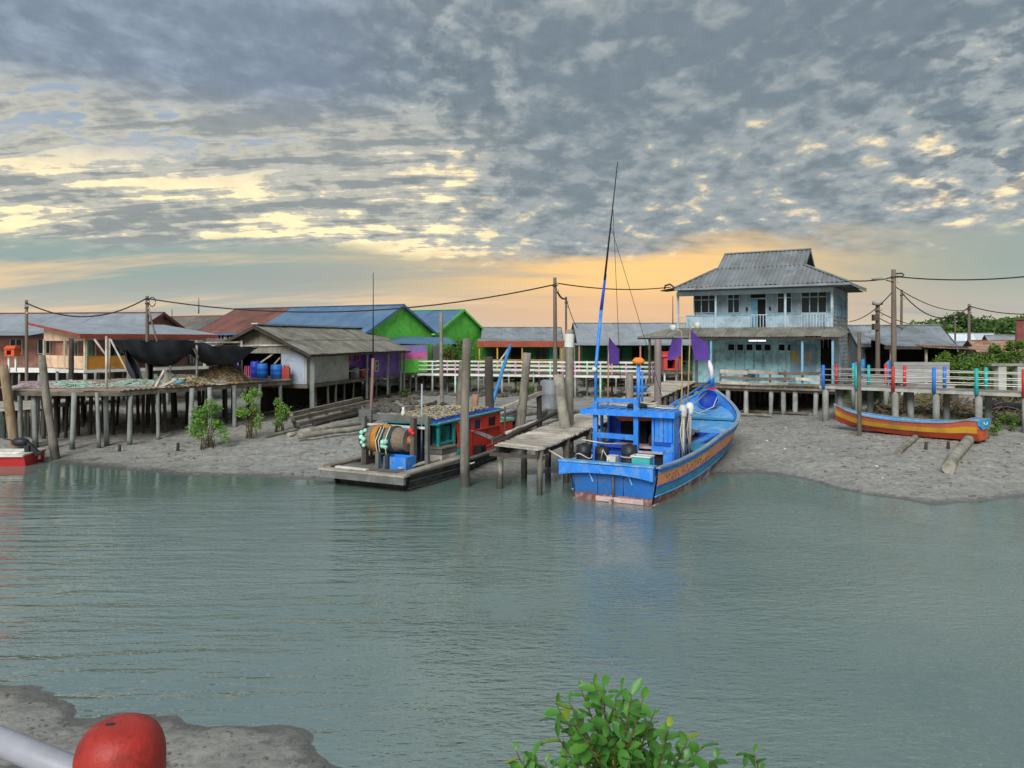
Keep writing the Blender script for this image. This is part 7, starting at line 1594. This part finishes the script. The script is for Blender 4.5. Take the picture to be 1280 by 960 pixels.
hill = [(1108, 118, 5.5, 4.2, 'low rounded tree at the lower end of the hill tree line'), (1128, 124, 6, 4.6, 'pale bushy tree beside the workshop roof'), (1150, 120, 6.5, 4.4, 'mid green tree second along the hill tree line'), (1168, 112, 6.8, 3.8, 'tree just below the tallest dark crown'), (1189, 116, 9.6, 4.2, 'tallest dark crowned tree on the hill beside the slim grey pole'), (1206, 118, 6.5, 4.0, 'tree filling the dip behind the far roofs pole'), (1222, 126, 8.0, 5.0, 'broad tree behind the far roofs pole'), (1241, 118, 8.3, 4.6, 'dark domed tree above the tin sheds'), (1258, 124, 7.4, 4.6, 'lighter tree between the domed tree and the red roofed house'), (1276, 116, 8.8, 4.4, 'tree over the red roofed house'), (1160, 140, 7, 5.5, 'far tree higher up behind the second hill tree'), (1215, 145, 8.2, 6, 'far tree on the crest behind the broad tree'), (1262, 142, 9.4, 6, 'far crest tree seen over the lighter tree'), (1300, 128, 9, 5, 'tree at the very end of the hill tree line'), (1137, 135, 5.5, 5, 'faint low tree on the far slope')]
for i, (px, D, h, w, lab) in enumerate(hill): x = (px - 640) / F * D; h = CH + (425 - [418, 412, 409, 407, 392, 404, 404, 396, 402, 395, 412, 406, 400, 396, 416][i]) * D / F - H(x, D); tree('hill_tree', lab, (x, D, H(x, D)), h * .92, w, lf_dark if i in (4, 7, 11, 12) else lf_tree, 100 + i, 'trees on the hill', .62, 13, 130)
def shrub(name, label, px, py, h, w, m, seed, leaf=.13, nb=16, nl=60, stems=6, D=None, cat='shrub', group=None, low=.25):
    p = G(px, py) if D is None else Vector(((px - 640) / F * D, D, H((px - 640) / F * D, D))); rd = random.Random(seed); t = thing(name, label, cat, p, 0, group); st = MB(); mb = MB()
    for i in range(nb):
        a = rd.uniform(0, 6.28); z = h * rd.uniform(low, .95); k = rd.random() ** .5 * w * (1.05 - (z / h) ** 2 * .75); c = Vector((math.cos(a) * k, math.sin(a) * k, z))
        b = Vector((rd.uniform(-.45, .45) * w, rd.uniform(-.45, .45) * w, -.15)); st.tube([b, b * .6 + c * .3 + Vector((0, 0, h * .12)), c], [.016, .012, .005], 5); r = w * rd.uniform(.25, .42); leaves(mb, c, (r, r, r * .9), nl, leaf, rd, .5)
    st.build('stem', m_stem, t, False, True); mb.build('foliage', m, t, False, kind='stuff'); return t
shrub('mangrove_shrub', 'roundest mangrove shrub on the mud before the net platform', 260, 560, 1.95, .8, lf_man, 1, .1, 26, 80, group='young mangroves on the mud', low=.22)
shrub('mangrove_shrub', 'tall thin mangrove on the mud below the white hoop', 314, 548, 2.3, .62, lf_man, 2, .1, 20, 64, group='young mangroves on the mud', low=.22)
shrub('mangrove_shrub', 'small mangrove beside the lower end of the slipway', 350, 540, 1.55, .58, lf_man, 3, .1, 18, 64, group='young mangroves on the mud', low=.22)
shrub('garden_bush', 'leafy bush growing before the second green gable', 575, 470, 4.0, 1.9, lf_bush, 4, .2, 24, 70, D=62)
shrub('garden_bush', 'brownish bush beside the lilac lean-to', 557, 470, 3.4, 1.2, leafmat('dry_leaf', 112, 104, 66), 5, .18, 18, 50, D=61.5)
for i, (px, D, h, w, lab) in enumerate(((1183, 47, 2.2, 1.3, 'bush behind the blue walkway posts beside the carport'), (1203, 46, 2.1, 1.2, 'bright bush between blue and teal walkway posts'), (1225, 47, 2.0, 1.3, 'bush behind the first teal walkway post'), (1246, 48, 2.6, 1.0, 'taller bush with large leaves near the red roofed house'), (1272, 46.5, 3.1, .9, 'climbing bush against the red roofed house'), (1140, 56, 3.2, 1.0, 'bush showing above the carport fascia'))): shrub('bank_bush', lab, px, 470, h, w, lf_bush, 30 + i, .2, 18, 60, D=D, group='bushes behind the coloured walkway')
for i, (px, py, h, lab) in enumerate(((433, 497, .9, 'low plant under the purple room'), (447, 497, .7, 'low plant beside the dark plank heap'), (466, 495, .9, 'yellow green plant under the porch posts'), (505, 497, .7, 'low weeds below the lilac lean-to'), (652, 495, 1.1, 'green weeds under the pastel walkway by the drum'), (668, 496, 1.0, 'weeds beside the concrete drum'), (750, 492, 1.0, 'weeds under the pastel walkway near the mast'), (1244, 545, .6, 'creeping plant by the longboat stern'), (1262, 538, .7, 'weeds on the rubble at the end of the bank'), (1228, 552, .45, 'small weed under the longboat stern board'))): shrub('shore_plant', lab, px, py, h, h * .6, lf_bush, 60 + i, .12, 9, 26, group='weeds along the shore', cat='plant')
gr = MB(); rd = random.Random(9)
for i in range(5200):
    px, D = rd.uniform(1150, 1340), rd.uniform(40.5, 52); x = (px - 640) / F * D; z = H(x, D); a = rd.uniform(0, 6.28); h = rd.uniform(.1, .3); w = .03
    gr.add([(x - w * math.cos(a), D - w * math.sin(a), z), (x + w * math.cos(a), D + w * math.sin(a), z), (x + rd.uniform(-.1, .1), D, z + h)], [(0, 1, 2)])
gr.build('bank_grass', leafmat('grass_blade', 96, 118, 56), label='rough grass on the bank behind the coloured walkway', kind='stuff')
# near mangrove bush: every leaf its own piece
def near_bush():
    rd = random.Random(17)
    lm = []
    for k in range(4):
        L, W = .063 * (1 + .1 * k), .041; mb = MB(); n = 5; vs = []
        for i in range(n + 1):
            u = i / n; w = W * .5 * math.sin(math.pi * min(.985, .03 + .955 * u ** 1.1)) ** .48; z = -.014 * u * u * (k - .5); vs += [(-w, L * u, z + .007), (0, L * u, z), (w, L * u, z + .007)]
        mb.add(vs, [(i * 3 + j, i * 3 + j + 1, i * 3 + j + 4, i * 3 + j + 3) for i in range(n) for j in range(2)]); lm.append(smooth(mb.mesh('leaf', lf_fore)))
    def plant(label, base, tips, nleaf, cap, fork=None):
        t = thing('near_mangrove', label, 'shrub', base, 0, 'mangroves on the near bank'); cnt = 0; extra = MB()
        fork = Vector(fork) if fork is not None else Vector(base).lerp(sum(tips, Vector((0, 0, 0))) / len(tips), .7)
        st = MB(); st.tube([base, Vector(base).lerp(fork, .5) + Vector((.05, 0, 0)), fork], [.03, .024, .018], 7)
        for tip in tips:
            mid = fork.lerp(tip, .55) + Vector((rd.uniform(-.05, .05), rd.uniform(-.05, .05), rd.uniform(-.07, .0)))
            st.tube([fork, mid, tip], [.008, .0055, .0022], 5)
            for i in range(nleaf):
                u = 1 - .62 * i / nleaf; p = fork.lerp(mid, u * 2) if u < .5 else mid.lerp(tip, u * 2 - 1)
                ax = (tip - mid).normalized(); a = i * 2.4 + rd.uniform(-.5, .5); side = ax.orthogonal(); side.rotate(Matrix.Rotation(a, 3, ax))
                d = (side * .85 + ax * (.5 if i else 1.4) + Vector((0, 0, .25))).normalized(); up = (Vector((0, 0, 1)) + Vector((rd.uniform(-.7, .7), rd.uniform(-.9, .4), 0))).normalized(); x = d.cross(up).normalized(); z = x.cross(d)
                s = rd.uniform(.6, 1.25) * (.75 if i == 0 else 1); M = frame_m(p, x, d, z) @ Matrix.Diagonal((s, s, s, 1))
                if cnt < cap: inst('leaf', lm[(i + cnt) % 4], t, M)
                else: me = lm[0]; extra.add([M @ v.co for v in me.vertices], [tuple(q.vertices) for q in me.polygons])
                cnt += 1
        st.build('branch', m_stem, t, smooth=True)
        if extra.v: extra.build('inner_leaves', lf_fore, t, smooth=True, kind='stuff')
    out = [(739, 838), (752, 842), (722, 846), (706, 862), (690, 868), (686, 884), (776, 842), (790, 852), (805, 858), (768, 860), (738, 862), (712, 886), (690, 905), (726, 905), (820, 876), (796, 884), (760, 888), (745, 880), (840, 892), (866, 908), (852, 925), (884, 920), (904, 932), (870, 940), (820, 910), (780, 912), (750, 925), (708, 925), (690, 940), (730, 948), (765, 950), (800, 945), (835, 945), (890, 955), (850, 965), (810, 970), (780, 975), (740, 975), (700, 968), (720, 930), (790, 930), (830, 925), (755, 905), (805, 895), (775, 880)]
    plant('leafy mangrove bush rising in front of the creek, nearest the viewer', (.55, 3.3, .4), [P(px * .93 + 55, py + 16, rd.uniform(2.95, 3.5)) for px, py in out], 10, 292, P(785, 1000, 3.25))
    plant('small mangrove sprig low beside the big leafy bush, on the side of the red post', (.08, 3.2, .4), [P(px, py, 3.2) for px, py in ((645, 938), (655, 952), (668, 944), (682, 952), (690, 962), (662, 965), (640, 965))], 5, 60, P(672, 1010, 3.2))
    plant('tiny bare mangrove shoot at the outer side of the big leafy bush', (1.1, 3.25, .4), [P(px, py, 3.25) for px, py in ((943, 940), (930, 958), (950, 962))], 5, 60, P(940, 1010, 3.25))
near_bush()
# ---------------------------------------------------------------- near rail: red post and white pipe
def near_rail():
    c = Vector((-.525, 1.03, 0)); r = .0562; zt = 4.388
    R_ = thing('railing', 'red capped round railing post with white pipe rail close to the viewer', 'railing', c)
    m = mat('bollard_red', S(160, 46, 38), .5, .1, 14, (1, 1, 1), .12, 0, dirt=S(112, 34, 30), dirt_amt=.6, dirt_scale=22, bscale=90)
    prof = [(r, -.4), (r, 3.0), (r, zt - .06)] + [(max(.0008, r * math.cos(a) ** .55), zt - .046 + .046 * math.sin(a) ** 1.1) for a in np.linspace(0.02, 1.5707, 16)]
    mb = MB(); mb.lathe((c.x, c.y, 0), prof, 40, None, False); mb.build('post', m, R_, smooth=True)
    mb = MB(); mb.ball((c.x + .006 - .016, c.y - .006, zt - .001), .007, 8, 4, (1.3, .8, .25)); mb.build('chip', m_black, R_)
    for ang, z, q, mm in ((3.7, zt - .06, .006, m_white), (3.6, zt - .085, .005, m_black), (3.9, zt - .075, .004, m_white), (4.6, zt - .05, .003, m_black), (5.3, zt - .055, .0035, m_black)):
        mb = MB(); mb.ball((c.x + r * .985 * math.cos(ang), c.y + r * .985 * math.sin(ang), z), q, 7, 4, (.7, .7, 1.4)); mb.build('chip', mm, R_)
    a = Vector((c.x + .005, c.y + .01, 4.286)); b = Vector((-.764, 1.145, 4.302)); d = (b - a)
    mb = MB(); mb.tube([a, b, a + d * 4.2], .0188, 20); mb.build('pipe_rail', mat('pipe_white', S(146, 148, 156), .45, .1, 9, (1, 1, 1), .05, 0), R_, smooth=True)
    e = a + d * 4.2
    mb = MB(); mb.lathe((e.x, e.y, 0), prof, 24, None, False); mb.build('post', m, R_, smooth=True)
near_rail()
